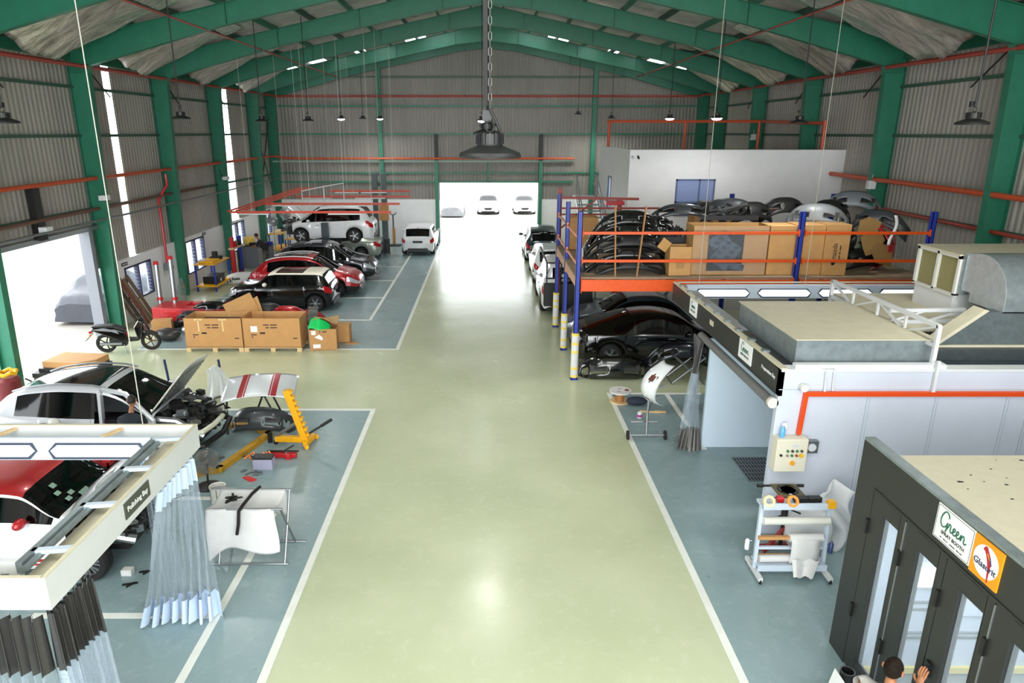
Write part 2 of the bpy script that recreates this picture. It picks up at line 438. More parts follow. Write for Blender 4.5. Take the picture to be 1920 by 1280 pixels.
rail('wall_rail', [(-XW + .2, YB - .1, 3.55), (5.0, YB - .1, 3.55)], M['green'], .08, .1)
for x in (-6.05, 6.05):
    struct(MB().box(x - .12, x + .12, YB - .3, YB - .05, 0, roofz(x) - .3).build('column', 'green'))
for x in (-2.9, 3.1):
    struct(MB().box(x - .1, x + .1, YB - .3, YB - .02, 0, 4.7).build('column', 'green'))
    struct(MB().box(x - .12, x + .12, YB - .1, YB + .15, 0, 3.5).build('door_jamb', 'charcoal'))
    struct(MB().box(x - .1, x + .1, YB - .26, YB - .05, 4.75, 6.2).build('column', 'blackm'))
struct(MB().box(.02, .12, YB - .2, YB - .05, 3.5, 4.7).build('column', 'green'))
struct(MB().box(-XW - .15, -XW + .18, DY1 - .12, DY1 + .06, 0, DZ).build('door_post_side', mat('grey_door_post', '7C8088', .45)))
struct(MB().box(-XW - .1, -XW + .2, DY0, DY1 + .6, DZ - .08, DZ + .05).build('door_track', 'steel'))
struct(MB().box(-XW + .1, -XW + .3, 18.7, 19.0, DZ, 4.85).build('column', 'blackm'))
# braces in the corner bay
struct(MB().cyl((-XW + .25, 37.5, 7.0), (-XW + .25, 40.2, 2.6), .035).build('wall_brace', 'green'))
struct(MB().cyl((-XW + .25, 40.2, 7.0), (-XW + .25, 37.5, 2.6), .03).build('wall_brace', 'blackm'))
for y in FY[2:]:
    for sx in (-1, 1):
        struct(MB().cyl((sx * (XW - .15), y + .3, ZE - .2), (sx * (XW - .12), y + 2.0, 7.4), .02).build('wall_brace', 'blackm'))
# ================================================================ office block at the back right
ob = MB(); ox, oy0, oy1, oz = 4.98, 24.6, 31.2, 5.72
op = [(oy1, .0), (oy0, 0)]
struct(MB().box(ox, XW - .02, oy0, oy0 + .15, 0, oz).build('wall_office_front', 'white'))
ws = MB().box(ox, ox + .15, oy0 + .15, 28.0, 0, oz).box(ox, ox + .15, 28.75, oy1, 0, oz).box(ox, ox + .15, 28.0, 28.75, 0, 3.3).box(ox, ox + .15, 28.0, 28.75, 4.6, oz)
struct(ws.build('wall_office_side', 'white'))
struct(MB().box(ox + .15, XW - .02, oy0 + .15, oy1, oz - .25, oz - .12).build('ceiling_office', 'roof'))
bf = mat('blue_grey_window_frame', '5D6C90', .4)
wf = MB()
for yy in (28.0, 28.7): wf.box(ox - .02, ox + .1, yy, yy + .06, 3.3, 4.6)
for zz in (3.3, 4.55): wf.box(ox - .02, ox + .1, 28.0, 28.76, zz, zz + .06)
wo = struct(wf.build('window_office_side', bf)); MB().box(ox + .03, ox + .04, 28.06, 28.7, 3.36, 4.55).build('pane', mat('bright_window_glass', 'C9D4E8', .2, emit=.25), wo)
wf = MB()
for xx in (6.65, 7.45, 7.97): wf.box(xx, xx + .06, oy0 - .03, oy0 + .05, 3.45, 4.72)
for zz in (3.45, 3.9, 4.67): wf.box(6.65, 8.03, oy0 - .03, oy0 + .05, zz, zz + .06)
wo = struct(wf.build('window_office_front', bf))
MB().box(6.71, 7.97, oy0 - .012, oy0 - .002, 3.96, 4.67).build('pane', mat('blue_film_glass', '8C9CC8', .3), wo)
MB().box(6.71, 7.97, oy0 - .012, oy0 - .002, 3.5, 3.9).build('pane', mat('dark_blue_film_glass', '33405C', .25), wo)
# red pipe gantry on the office roof
g = MB(); P_ = [(5.9, 31.0, 5.7), (5.9, 31.0, 7.0), (11.9, 30.9, 6.95), (11.9, 25.6, 6.6), (11.9, 25.6, 5.7)]
g.tube([(5.2, 31.0, 6.75), (11.8, 31.0, 6.75), (11.8, 25.0, 6.6)], .06)
for p in [(5.3, 31.0), (8.6, 31.0), (11.8, 31.0), (11.8, 25.0)]: g.cyl((p[0], p[1], 5.5), (p[0], p[1], 6.7), .06)
tag(g.build('pipe_rail', 'pipe', smooth='auto'), 'orange pipe rail standing on the flat roof of the white office block', 'pipe')
for x in (5.05, 5.25):
    t = thing('security_camera', ('small dark security camera at the top corner of the white office wall', 'small pale security camera just left of the dark one on the office wall')[x < 5.2], 'camera', (x, oy0 - .02, 5.5))
    MB().box(-.03, .03, -.02, .0, -.03, .03).build('bracket', 'white_metal', t); MB().cyl((0, -.02, 0), (0, -.16, -.06), .035).build('body', 'black' if x > 5.2 else 'white_metal', t, smooth='auto')
# steel stair behind the rack
t = thing('staircase', 'grey steel staircase with tube handrail climbing beside the white office', 'stairs', (4.35, 24.0, 0))
st = MB(); tr = MB(); hr = MB()
for k in range(16):
    tr.box(-.42, .42, k * .42 - .05, k * .42 + .22, .2 + k * .22, .24 + k * .22)
for sx in (-.45, .45):
    st.bar((sx, 0, .1), (sx, 6.5, 3.55), .04, .25)
    hr.tube([(sx, 0, 1.05), (sx, 6.5, 4.5), (sx, 7.4, 4.5)], .025); hr.tube([(sx, 0, .65), (sx, 6.5, 4.1), (sx, 7.4, 4.1)], .02)
    for k in range(6): hr.cyl((sx, k * 1.3, .1 + k * .69), (sx, k * 1.3, 1.05 + k * .69), .02)
st.box(-.45, .45, 6.5, 7.5, 3.5, 3.58)
st.build('stringer', 'steel', t); tr.build('tread', 'galv', t); hr.build('handrail', 'steel', t, smooth='auto')
for k, (x, y) in enumerate([(6.3, 23.6)]):
    t = thing('step_ladder', 'aluminium ladder leaning in the space below the rack deck', 'ladder', (x, y, 0))
    q = MB()
    for sx in (0, .5): q.bar((sx - .9, 0, 0), (sx + .5, .3, 2.5), .06, .12)
    for k in range(8): q.bar((-.9 + k * .175 + .05, .04 * k, .15 + k * .31), (-.4 + k * .175 + .05, .04 * k, .15 + k * .31), .1, .03)
    q.build('ladder_frame', 'alu', t)

# ================================================================ pallet rack
RX = [2.32, 7.86, 11.12]; RY = [17.15, 19.75, 22.3]; RZ = 2.78
def upright(x, y, top, label, wrap):
    t = thing('rack_upright', label, 'rack post', (x, y, 0), 0, 'rack posts')
    p = MB().box(-.06, .06, -.07, -.055, 0, top).box(-.06, -.045, -.07, .05, 0, top).box(.045, .06, -.07, .05, 0, top)
    for k in range(int(top / .16)):
        p.box(-.03, -.012, -.0735, -.07, .15 + k * .16, .2 + k * .16).box(.012, .03, -.0735, -.07, .15 + k * .16, .2 + k * .16)
    p.build('post', 'blue', t)
    MB().box(-.1, .1, -.1, .1, 0, .015).build('foot_plate', 'blue', t)
    if wrap:
        q = MB().lathe([(.098, .06), (.1, .1), (.1, wrap), (.092, wrap + .02)], n=12); q.build('white_wrap', 'cloth', t, smooth='auto')
        q = MB()
        for z in (.1, .32, wrap * .62, wrap * .8, wrap): q.lathe([(.1025, z - .035), (.1025, z + .035)], n=12)
        q.build('yellow_tape', mat('yellow_tape', 'E6CE62', .5), t)
    return t
nm = {0: 'aisle end', 1: 'middle', 2: 'wall end'}
lab = {(0, 0): 'blue rack post with white wrapped foot, front corner by the black car', (0, 1): 'blue rack post with white wrapped foot, middle of the aisle end', (0, 2): 'blue rack post with white wrapped foot at the far aisle corner',
       (1, 0): 'blue rack post rising in front of the large tan boxes', (1, 1): 'blue rack post hidden behind the tan boxes', (1, 2): 'blue rack post standing against the white office wall',
       (2, 0): 'blue rack post at the front beside the air unit', (2, 1): 'blue rack post hidden behind the parts heap', (2, 2): 'blue rack post in the far corner behind the parts heap'}
for i, x in enumerate(RX):
    for j, y in enumerate(RY):
        if j == 1 and i: continue
        upright(x, y, 4.42, lab[(i, j)], [1.25, 1.1, 1.15][j] if i == 0 else 0)
def beam(a, b, h, w, label, m='orange', rise=.03):
    t = thing('rack_beam', label, 'beam', a, 0, 'rack beams and guard rails')
    d = Vector(b) - Vector(a); q = MB().bar((0, 0, 0), d, w, h)
    n = d.normalized(); q.bar((0, 0, 0), n * .02, w + .03, h + .1); q.bar(d - n * .02, d, w + .03, h + .1)
    q.build('beam_body', m, t, bevel=.006)
    return t
F0 = RY[0] - .1
beam((RX[0] + .07, F0, 2.57), (RX[1] - .07, F0, 2.57), .3, .07, 'deep orange front beam carrying the left half of the rack deck')
beam((RX[1] + .07, F0, 2.57), (RX[2] - .07, F0, 2.57), .3, .07, 'deep orange front beam carrying the deck under the parts heap')
beam((RX[0] + .07, F0, 3.2), (RX[1] - .07, F0, 3.2), .07, .05, 'lower orange guard rail in front of the stacked bumpers')
beam((RX[0] + .07, F0, 3.9), (RX[1] - .07, F0, 3.9), .07, .05, 'upper orange guard rail in front of the stacked bumpers')
beam((RX[1] + .07, F0, 3.2), (RX[2] - .07, F0, 3.2), .07, .05, 'lower orange guard rail in front of the dark parts heap')
beam((RX[1] + .07, F0, 3.9), (RX[2] - .07, F0, 3.9), .07, .05, 'upper orange guard rail in front of the dark parts heap')
B0 = RY[2] + .1
beam((RX[0] + .07, B0, 3.95), (RX[1] - .07, B0, 3.95), .06, .05, 'thin guard rail at the back of the rack below the office window', 'redpipe')
beam((RX[1] + .07, B0, 3.9), (RX[2] - .07, B0, 3.9), .06, .05, 'thin guard rail at the back of the rack before the blank office wall', 'redpipe')
beam((RX[0] + .07, B0, 2.57), (RX[2] - .07, B0, 2.57), .3, .07, 'deep orange beam under the back edge of the rack deck')
for j, (a, b) in enumerate([(0, 1), (1, 2)]):
    w2 = ('nearer', 'farther')[j]
    for z, nmz in ((3.05, 'lower'), (3.75, 'upper')):
        beam((RX[0], RY[a] + .07, z), (RX[0], RY[b] - .07, z), .06, .04, '%s pale orange rail on the %s half of the aisle end' % (nmz, w2), mat('pale_orange_paint', 'D98A6A', .45))
    beam((RX[0], RY[a] + .07, 2.58), (RX[0], RY[b] - .07, 2.58), .26, .05, 'deck edge board on the %s half of the aisle end' % w2, mat('pale_orange_wood', 'CFA184', .6))
# red end stand behind the rack
t = thing('red_rack_frame', 'red oxide rack frame with short arms behind the far rack corner', 'rack frame', (2.4, 22.85, 0))
MB().box(-.07, .07, -.07, .07, 0, 4.55).box(1.9, 2.04, -.07, .07, 0, 4.2).build('post', 'redpipe', t)
MB().bar((0, 0, 4.25), (2.6, 0, 4.2), .06, .08).bar((0, 0, 3.2), (1.2, 0, 4.2), .05).bar((0, 0, 3.7), (2.0, 0, 3.7), .05).build('arm', 'redpipe', t)
MB().box(1.5, 2.1, -.2, .2, 4.02, 4.14).build('red_tray', 'red', t)
dk = MB().box(RX[0] - .05, RX[2] + .1, F0 + .05, B0 - .05, 2.725, RZ)
tag(dk.build('rack_deck', mat('plywood_deck', '8C7A62', .7, noise=.15, scale=3)), 'long plywood deck laid over the pallet rack beams', 'deck')

# car parts stored on the deck
def bumper_mb(w, d, h, thick=.02, sag=0., n=28, top=.06):
    # a bumper skin: U in plan, bulged in section
    mb = MB()
    def fn(u, v):
        a = (u - .5) * 2; s_ = abs(a) ** 2.6
        x = a * w / 2 * (1 - .04 * s_); y = -d * s_ ** 1.1
        z = h * (v - .5) * (1 - .25 * s_) + sag * s_
        bul = math.sin(math.pi * min(1, v * 1.1)) * top - (top * .9 if v > .93 else 0)
        return (x, -(y) - bul, z)
    mb.grid(fn, n, 8, skip=lambda u, v: .3 < v < .55 and .18 < abs(u - .5) * 2 < .62 or (.28 < v < .6 and .72 < abs(u - .5) * 2 < .86))
    return mb
def bumper(label, loc, rz, w, d, h, m, tilt=0, group=None, sag=0, roll=0):
    t = thing('car_bumper', label, 'bumper', loc, rz, group)
    o = bumper_mb(w, d, h, sag=sag).build('bumper_skin', m, t, smooth=True, solid=.012); o.rotation_euler = (R(tilt), R(roll), 0)
    for a in (-.4, .4): MB().obox((a * w * .55, d * .06 + .015, -.05 * h), (w * .22, .02, h * .24), Matrix.Identity(3)).build('grille', 'black', o)
    return t
glossb = mat('dusty_gloss_black', '08090B', .2, coat=.6)
bl = mat('faded_black_plastic', '161617', .45, noise=.2, scale=6)
gp = 'bumpers stacked on the rack deck'
st_ = [('bottom black bumper of the stack behind the two wooden slats', 3.13, 2.6, .7, .5, bl), ('second black bumper up the stack behind the two wooden slats', 3.42, 2.5, .72, .5, glossb), ('third black bumper up the slatted stack, grey streaked', 3.7, 2.4, .75, .5, bl),
       ('fourth black bumper up the slatted stack', 3.95, 2.3, .7, .48, glossb), ('topmost glossy black bumper on the slatted stack', 4.22, 2.1, .75, .45, glossb)]
for k, (lb, z, w_, d_, h_, m_) in enumerate(st_):
    bumper(lb, (3.72 - .05 * (k % 2), 17.45 + .1 * k, z), 0, w_, d_, h_, m_, tilt=-38, group=gp, sag=-.34)
bumper('white lined bumper wedged behind the slatted black stack', (3.75, 18.3, 3.7), 0, 2.45, .8, .45, 'off', tilt=-35, group=gp, sag=-.3)
for x0, x1, lb in ((3.27, 3.17, 'upright wooden slat nearer the aisle, bracing the bumper stack'), (3.82, 3.93, 'leaning wooden slat bracing the right side of the bumper stack')):
    q = MB().bar((x0 + .0, F0 + .1, 2.79), (x1, F0 + .02, 4.55), .08, .03, up=(1, 0, 0))
    tag(q.build('wooden_slat', mat('brown_wood', 'A87848', .6, noise=.2, scale=9)), lb, 'slat', 'wooden slats')
bumper('dark grey bumper lying across the boxes under the office window', (5.5, 19.4, 4.25), 0, 2.1, .6, .45, mat('satin_dark_grey', '3A3D41', .3, coat=.4), tilt=-45, sag=-.2)
bumper('black bumper with red reflector behind the small tan box', (4.6, 18.9, 3.98), 4, 1.6, .6, .4, glossb, tilt=-40, sag=-.2)
def carton(name, label, loc, rz, sx, sy, sz, m='card2', group=None, flaps=None, lip=.0):
    t = thing(name, label, 'box', loc, rz, group)
    e = .012
    b = MB().box(-sx/2, sx/2, -sy/2, -sy/2 + e, 0, sz).box(-sx/2, sx/2, sy/2 - e, sy/2, 0, sz).box(-sx/2, -sx/2 + e, -sy/2 + e, sy/2 - e, 0, sz).box(sx/2 - e, sx/2, -sy/2 + e, sy/2 - e, 0, sz).box(-sx/2, sx/2, -sy/2, sy/2, 0, e)
    if flaps == 'closed': b.box(-sx/2, sx/2, -sy/2, -.004, sz, sz + e).box(-sx/2, sx/2, .004, sy/2, sz, sz + e)
    b.build('carton_body', m, t)
    return t
t = carton('carton', 'small tan carton with an open flap beside the slatted bumper stack', (4.92, 17.45, RZ), 0, .55, .5, .75, 'card2')
f = MB().box(-.14, .14, -.006, .006, 0, .3).build('flap', 'card2', t, loc=(-.32, -.2, .72)); f.rotation_euler = (R(20), R(-55), 0)
q = MB().box(-.11, .11, -.253, -.25, .2, .36)
q.build('printed_mark', mat('faint_box_print', 'A88050', .7), t)
t = carton('carton', 'brown carton behind the stacked bumpers at the back of the deck', (3.0, 21.6, RZ), 0, .9, .6, 1.0, 'card')
t = carton('tall_carton', 'tall tan carton wrapped in clear film with dark gap in its side', (6.18, 17.65, RZ), 0, 1.9, .7, 1.27, 'card2', 'large tan boxes on the rack')
MB().box(-.56, .34, -.362, -.352, .12, 1.12).build('open_side', 'black', t)
q = MB(); q.obox((-.1, -.37, .55), (.5, .02, .7), Matrix.Rotation(R(35), 3, 'Y')).obox((-.3, -.372, .9), (.5, .02, .3), Matrix.Rotation(R(-30), 3, 'Y')).obox((.1, -.371, .25), (.6, .02, .16), Matrix.Rotation(R(10), 3, 'Y'))
q.build('parts_inside', mat('dark_blue_grey_part', '4C5560', .4), t)
fm = MB(); rnd.seed(3)
fm.grid(lambda u, v: (-.94 + 1.88 * u, -.385 - .012 * math.sin(u * 37 + v * 9) * math.sin(v * 31), .05 + 1.2 * v), 60, 40)
fm.build('film_wrap', M['film'], t, smooth=True)
t = carton('tall_carton', 'plain tall tan carton between the film wrapped box and blue post', (7.5, 17.65, RZ), 0, .66, .7, 1.25, 'card2', 'large tan boxes on the rack', 'closed')
t = carton('tall_carton', 'plain tall tan carton just right of the blue front post', (8.2, 17.65, RZ), 0, .72, .7, 1.27, 'card2', 'large tan boxes on the rack', 'closed')
t = carton('tall_carton', 'tall tan carton with sideways black lettering, beside the dark heap', (8.88, 17.6, RZ), 0, .6, .7, 1.29, 'card2', 'large tan boxes on the rack', 'closed')
text('lettering', 'mazda', .17, 'ink', (-.05, -.354, .62), (R(90), R(-90), 0), t)
MB().box(.075, .1, -.3545, -.351, .38, .52).box(.075, .1, -.3545, -.351, .55, .62).box(.075, .1, -.3545, -.351, .65, .78).build('small_print', 'ink', t)
q = MB().lathe([(.05, 0), (.05, .004)], ax='y'); q = q.build('emblem', 'ink', t, loc=(-.05, -.356, .32))
# heap of body panels (individual pieces)
hp = [('black bumper crumpled behind the blue front post', 7.2, 18.6, 4.3, 10, -25, bl), ('dark grey bumper resting on the plain tan carton', 6.6, 18.8, 4.35, -18, -10, mat('grey_primer', '383B3F', .45)),
      ('black bumper on top of the plain tan cartons', 8.2, 18.9, 4.42, 5, -35, bl), ('pale grey bumper lying on the printed tan carton', 8.6, 18.0, 4.3, -30, -15, mat('pale_grey_primer', '7C8082', .4)),
      ('black bumper standing high in the dark heap', 9.5, 19.0, 4.4, 20, -50, bl), ('silver grey bumper crowning the dark heap', 10.2, 19.3, 4.55, -25, -30, mat('silver_plastic', '62676C', .35)),
      ('black liner panel in the middle of the dark heap', 9.7, 18.1, 3.7, 60, -20, bl), ('black panel under the guard rail in the dark heap', 10.0, 17.9, 3.15, 15, -15, bl), ('grey bumper at the right of the dark heap', 10.6, 18.8, 4.1, -50, -30, mat('mid_grey_primer', '3C4044', .4)),
      ('black bumper at the right end of the deck', 10.8, 18.3, 3.5, 75, -10, glossb), ('glossy black bumper low in the dark heap', 9.6, 18.7, 3.2, -10, -20, glossb)]
for lb, x, y, z, rz, tl, m_ in hp:
    bumper(lb, (x, y, z), rz, 1.6, .55, .5, m_, tilt=tl, group='parts heaped on the rack', sag=-.25)
t = thing('car_bumper', 'bright red bumper standing on end by the air unit', 'bumper', (10.55, 17.7, 3.4), 30, 'parts heaped on the rack')
o = bumper_mb(1.3, .5, .5).build('bumper_skin', paint('bright_red_paint', 'B3131C'), t, smooth=True, solid=.012); o.rotation_euler = (R(10), R(80), R(20))
rnd.seed(11)
for lb, x, y, z in (('torn tan cardboard piece high in the dark heap', 9.9, 17.75, 3.95), ('torn tan cardboard piece in the middle of the dark heap', 9.95, 17.6, 3.55), ('torn tan cardboard sheet low in the dark heap', 10.2, 17.5, 3.3)):
    pl = [(.36 * math.cos(a + rnd.uniform(-.3, .3)) * rnd.uniform(.7, 1.2), .3 * math.sin(a)) for a in [k * 1.05 for k in range(6)]]
    q = MB().prism(pl, 'xz', -.006, .006); o = q.build('cardboard_scrap', mat('scrap_card', '8E6E3E', .8, noise=.1), None, loc=(x, y, z)); o.rotation_euler = (R(-15), R(rnd.uniform(-25, 25)), R(10)); tag(o, lb, 'cardboard', 'cardboard in the heap')
q = MB().grid(lambda u, v: (.06 * math.sin(v * 5) + .08 * (u - .5), .02 * math.cos(u * 6), -.75 * v), 3, 14)
tag(q.build('white_trim_strip', 'cloth', None, smooth=True, solid=.01, loc=(10.3, 17.35, 4.3)), 'white trim strip hanging in front of the dark heap', 'trim strip')
t = thing('suspension_bundle', 'black tangled metal brackets on top of the film wrapped box', 'car parts', (6.4, 18.2, 4.1))
rnd.seed(5); q = MB().box(-.7, .7, -.2, .25, 0, .12)
for k in range(14): q.bar((rnd.uniform(-.6, .6), rnd.uniform(-.2, .2), rnd.uniform(.1, .2)), (rnd.uniform(-.4, .5), rnd.uniform(-.2, .2), rnd.uniform(.2, .45)), .05, .05)
q.build('bracket_tangle', 'black', t)
t = thing('engine_crate', 'open tray of black hoses between the cartons on the deck', 'car parts', (4.95, 18.15, RZ))
q = MB(); rnd.seed(9); q.box(-.4, .4, -.25, .25, .3, .9)
for k in range(12):
    a = rnd.uniform(-.4, .3); q.tube([(a, -.2, .85), (a + .05, -.22, 1.05 + rnd.random() * .15), (a + .2, -.1, .95)], .03, 6)
q.build('hose_pile', 'black', t)
carton('carton', 'closed carton at the back of the deck carrying an olive case', (7.0, 21.6, RZ), 0, 1.2, .7, 1.05, 'card', None, 'closed')
t = thing('parts_case', 'olive case on a carton before the office window', 'case', (7.0, 21.6, RZ + 1.063)); MB().box(-.5, .5, -.2, .2, 0, .25).build('case_body', mat('olive_case', '5E6656', .6), t, bevel=.03); MB().box(-.4, .3, -.22, .2, .28, .42).build('dark_lid', 'charcoal', t, bevel=.03)

# ================================================================ preparation bay / spray booth
BXL, BYN, BYF, BZT, BZB = 4.48, 9.8, 16.1, 2.86, 2.42
t = thing('preparation_bay', 'spray preparation bay with dark fascia, white frame walls and strip lights', 'spray booth', (0, 0, 0))
bay_t = t
fa = MB().box(BXL, BXL + .06, BYN, BYF, BZB, BZT - .012); fa.build('fascia', 'charcoal', t)
MB().box(BXL - .005, BXL + .1, BYN, BYF, BZT - .012, BZT + .01).box(BXL + .06, 12.3, BYF - .06, BYF + .02, BZT - .01, BZT + .01).build('top_edge', 'lip', t)
MB().cyl((BXL - .06, BYN + .1, 2.3), (BXL - .06, BYF - 2.6, 2.3), .075).cyl((BXL - .06, BYN + .06, 2.3), (BXL - .06, BYN + .1, 2.3), .095).build('shutter_roller', mat('grey_roller', '6E6E6C', .5), t, smooth='auto')
MB().cyl((BXL - .06, BYN - .0, 2.3), (BXL - .06, BYN + .06, 2.3), .085).build('roller_end_cap', 'off', t, smooth='auto')
nw = MB().box(BXL, 12.3, BYN, BYN + .1, 0, BZT - .04)
nw.build('near_wall', 'boothwall', t)
seam = MB()
for x in (5.85, 6.9, 8.0, 8.35): seam.box(x, x + .012, BYN - .006, BYN, .0, 2.4).box(x + .05, x + .056, BYN - .006, BYN, 0, 2.4)
seam.box(BXL, 12.3, BYN - .006, BYN, 2.52, 2.535)
seam.build('panel_seam', mat('seam_grey', 'AEB6C2', .4), t)
MB().box(BXL, 12.3, 13.02, 13.1, 0, 2.36).build('inner_wall', mat('pale_blue_wall', 'CBDDEA', .4, noise=.03, scale=2), t)
MB().box(BXL + .06, BXL + .12, BYN + .1, BYF, 2.36, 2.8).build('inner_rail', 'galv', t)
MB().box(BXL + .16, BXL + .5, BYN + .1, BYF - .3, 2.66, 2.72).build('cable_tray', 'galv', t)
MB().box(BXL, 12.3, BYN - .02, BYN + .2, BZT - .04, BZT).box(4.7, 7.0, BYN + .02, BYN + .14, BZT, BZT + .06).build('wall_cap', 'white_metal', t)
# far light panel
lp = MB().prism([(15.72, 2.55), (15.86, 2.83), (16.0, 2.83), (16.0, 2.55)], 'yz', 4.75, 12.2); lp.build('light_panel', 'bluewhite', t)
def strip_light(x0, x1, parent, y=15.72, z=2.55, dy=.14, dz=.28, name='strip_light'):
    nrm = Vector((0, -dz, dy)).normalized(); up = Vector((0, dy, dz)).normalized(); b0 = Vector((0, y, z)) + nrm * .004
    L_ = math.hypot(dy, dz); lo, hi = L_ * .14, L_ * .66; c_ = L_ * .28
    def poly(g, off):
        pts = [(x0 + c_ - g, lo - g), (x1 - c_ + g, lo - g), (x1 + g, (lo + hi) / 2), (x1 - c_ + g, hi + g), (x0 + c_ - g, hi + g), (x0 - g, (lo + hi) / 2)]
        return [b0 + nrm * off + Vector((px_, 0, 0)) + up * s_ for px_, s_ in pts]
    fr = MB(); fr.add(poly(.03, 0), [(0, 1, 2, 3, 4, 5)]); fo = fr.build(name, mat('dark_light_rim', '3A4456', .4), parent)
    li = MB(); li.add(poly(0, .006), [(0, 1, 2, 3, 4, 5)]); li.build('diffuser', 'lit', fo)
for a, b in ((4.95, 6.2), (6.42, 7.65), (7.85, 9.1), (9.3, 10.5)): strip_light(a, b, t)
# plenum box and second roof
pn = MB(); pn.prism([(4.8, 2.83), (6.95, 2.83), (6.95, 3.23), (4.8, 3.23)], 'xz', 10.1, 12.55); pn.build('filter_plenum', 'galv', t)
MB().box(4.77, 6.98, 10.07, 12.58, 3.23, 3.245).build('plenum_top', 'beige', t)
MB().box(6.98, 12.2, 11.2, 13.45, 3.05, 3.2).build('roof_deck', 'beige', t)
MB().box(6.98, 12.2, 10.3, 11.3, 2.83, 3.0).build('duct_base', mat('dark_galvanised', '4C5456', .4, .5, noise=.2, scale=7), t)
for k in range(9):
    y = 10.6 + k * .62; MB().box(BXL + .03, BXL + .14, y, y + .1, BZT, BZT + .04).build('clamp', 'galv', t)
MB().box(5.0, 5.9, 9.1 + 2.0, 12.9, 2.44, 2.5).build('inner_ledge', 'galv', t)
# signs on the fascia
def script_green(x, yc, z, h, parent):
    G = [(.9, .95), (.75, 1.25), (.4, 1.3), (.1, .9), (.0, .45), (.12, .08), (.4, .0), (.68, .22), (.8, .55), (.78, .1), (.72, -.25)]
    r_ = [(.72, -.1), (.95, .3), (1.02, .58), (1.2, .5), (1.2, .15), (1.32, .02), (1.5, .14)]
    e_ = [(1.5, .14), (1.72, .38), (1.66, .56), (1.52, .42), (1.52, .12), (1.68, 0), (1.92, .14)]
    n_ = [(2.34, .14), (2.46, .52), (2.46, .02), (2.54, .34), (2.72, .54), (2.82, .4), (2.82, .08), (2.96, .0), (3.12, .14)]
    q = MB()
    for st in (G, r_, e_, [(a + .42, b) for a, b in e_], n_):
        den = []
        for i in range(len(st) - 1):
            p0, p1, p2, p3 = st[max(i - 1, 0)], st[i], st[i + 1], st[min(i + 2, len(st) - 1)]
            for k in range(4):
                s_ = k / 4; den.append(tuple(.5 * (2 * p1[c] + (p2[c] - p0[c]) * s_ + (2 * p0[c] - 5 * p1[c] + 4 * p2[c] - p3[c]) * s_ ** 2 + (3 * p1[c] - p0[c] - 3 * p2[c] + p3[c]) * s_ ** 3) for c in (0, 1)))
        den.append(st[-1])
        q.tube([(x, yc + (1.56 - a) * h * .95, z + (b - .2) * h) for a, b in den], h * .055, 5)
    return q.build('lettering', mat('dark_green_ink', '1E5B46', .6), parent)
for y0, y1, ss in ((10.95, 11.55, .2), (14.1, 14.62, .17)):
    sg = MB().box(BXL - .012, BXL, y0, y1, 2.5, 2.84).build('white_sign', 'label', t)
    script_green(BXL - .014, (y0 + y1) / 2, 2.68, ss * .58, sg)
    text('small_lettering', 'SPRAY BOOTH', ss * .28, 'ink', (BXL - .014, (y0 + y1) / 2, 2.59), (R(90), 0, R(-90)), sg)
text('lettering', 'Preparation Bay', .085, 'label', (BXL - .004, 10.25, 2.66), (R(90), 0, R(-90)), t)
MB().box(BXL - .008, BXL, 13.0, 13.22, 2.62, 2.72).build('small_plate', 'lip', t)
# rail truss over the plenum
tr = thing('roof_truss', 'white lattice truss spanning above the booth filter box', 'truss', (6.82, 0, 0))
q = MB().bar((0, 9.9, 3.5), (0, 13.2, 3.5), .06).bar((0, 9.95, 3.2), (0, 13.2, 3.2), .06).bar((0, 9.9, 2.86), (0, 9.9, 3.52), .06).bar((0, 13.2, 2.86), (0, 13.2, 3.52), .06)
for k in range(4):
    y = 9.9 + k * .83; q.bar((0, y, 3.2 if k % 2 else 3.5), (0, y + .83, 3.5 if k % 2 else 3.2), .035)
    q.bar((0, y + .83, 3.2), (0, y + .83, 3.5), .04)
q.build('truss_frame', 'white_metal', tr)
q = MB().bar((0, 11.2, 3.42), (1.3, 11.25, 3.42), .06).bar((0, 11.2, 3.22), (1.3, 11.25, 3.22), .06).bar((0, 11.2, 3.22), (.65, 11.22, 3.42), .035).bar((.65, 11.22, 3.22), (1.3, 11.25, 3.42), .035)
q.build('cross_truss', 'white_metal', tr)
MB().bar((0, 9.76, 2.47), (0, 9.76, 3.0), .045).build('down_tube', 'white_metal', tr)
# air handling unit
t = thing('air_handling_unit', 'white air unit with twin filter grilles and curved galvanised duct', 'ventilation unit', (0, 0, 0))
MB().box(8.15, 10.2, 11.65, 12.75, 3.2, 3.6).build('base_housing', 'white_metal', t)
MB().box(8.19, 10.6, 11.68, 12.72, 3.6, 4.27).build('filter_case', 'white_metal', t)
MB().box(8.1, 11.9, 11.6, 12.8, 4.27, 4.3).build('case_top', 'beige', t)
fr = MB()
for y0 in (11.6, 12.17, 12.74): fr.box(8.12, 8.2, y0, y0 + .06, 3.58, 4.28)
fr.box(8.12, 8.2, 11.6, 12.8, 3.56, 3.61).box(8.12, 8.2, 11.6, 12.8, 4.22, 4.28)
fr.build('filter_frame', 'off', t)
for y0 in (11.66, 12.23):
    MB().box(8.2, 8.24, y0, y0 + .51, 3.61, 4.22).build('filter_back', mat('dark_filter_gap', '26231A', .9), t); q = MB()
    for k in range(15): q.prism([(8.199, y0 + .008 + k * .034), (8.17, y0 + .01 + k * .034), (8.17, y0 + .026 + k * .034), (8.199, y0 + .028 + k * .034)], 'xy', 3.61, 4.22)
    q.build('pleated_filter', mat('olive_filter_media', '8A8358', .8), t)
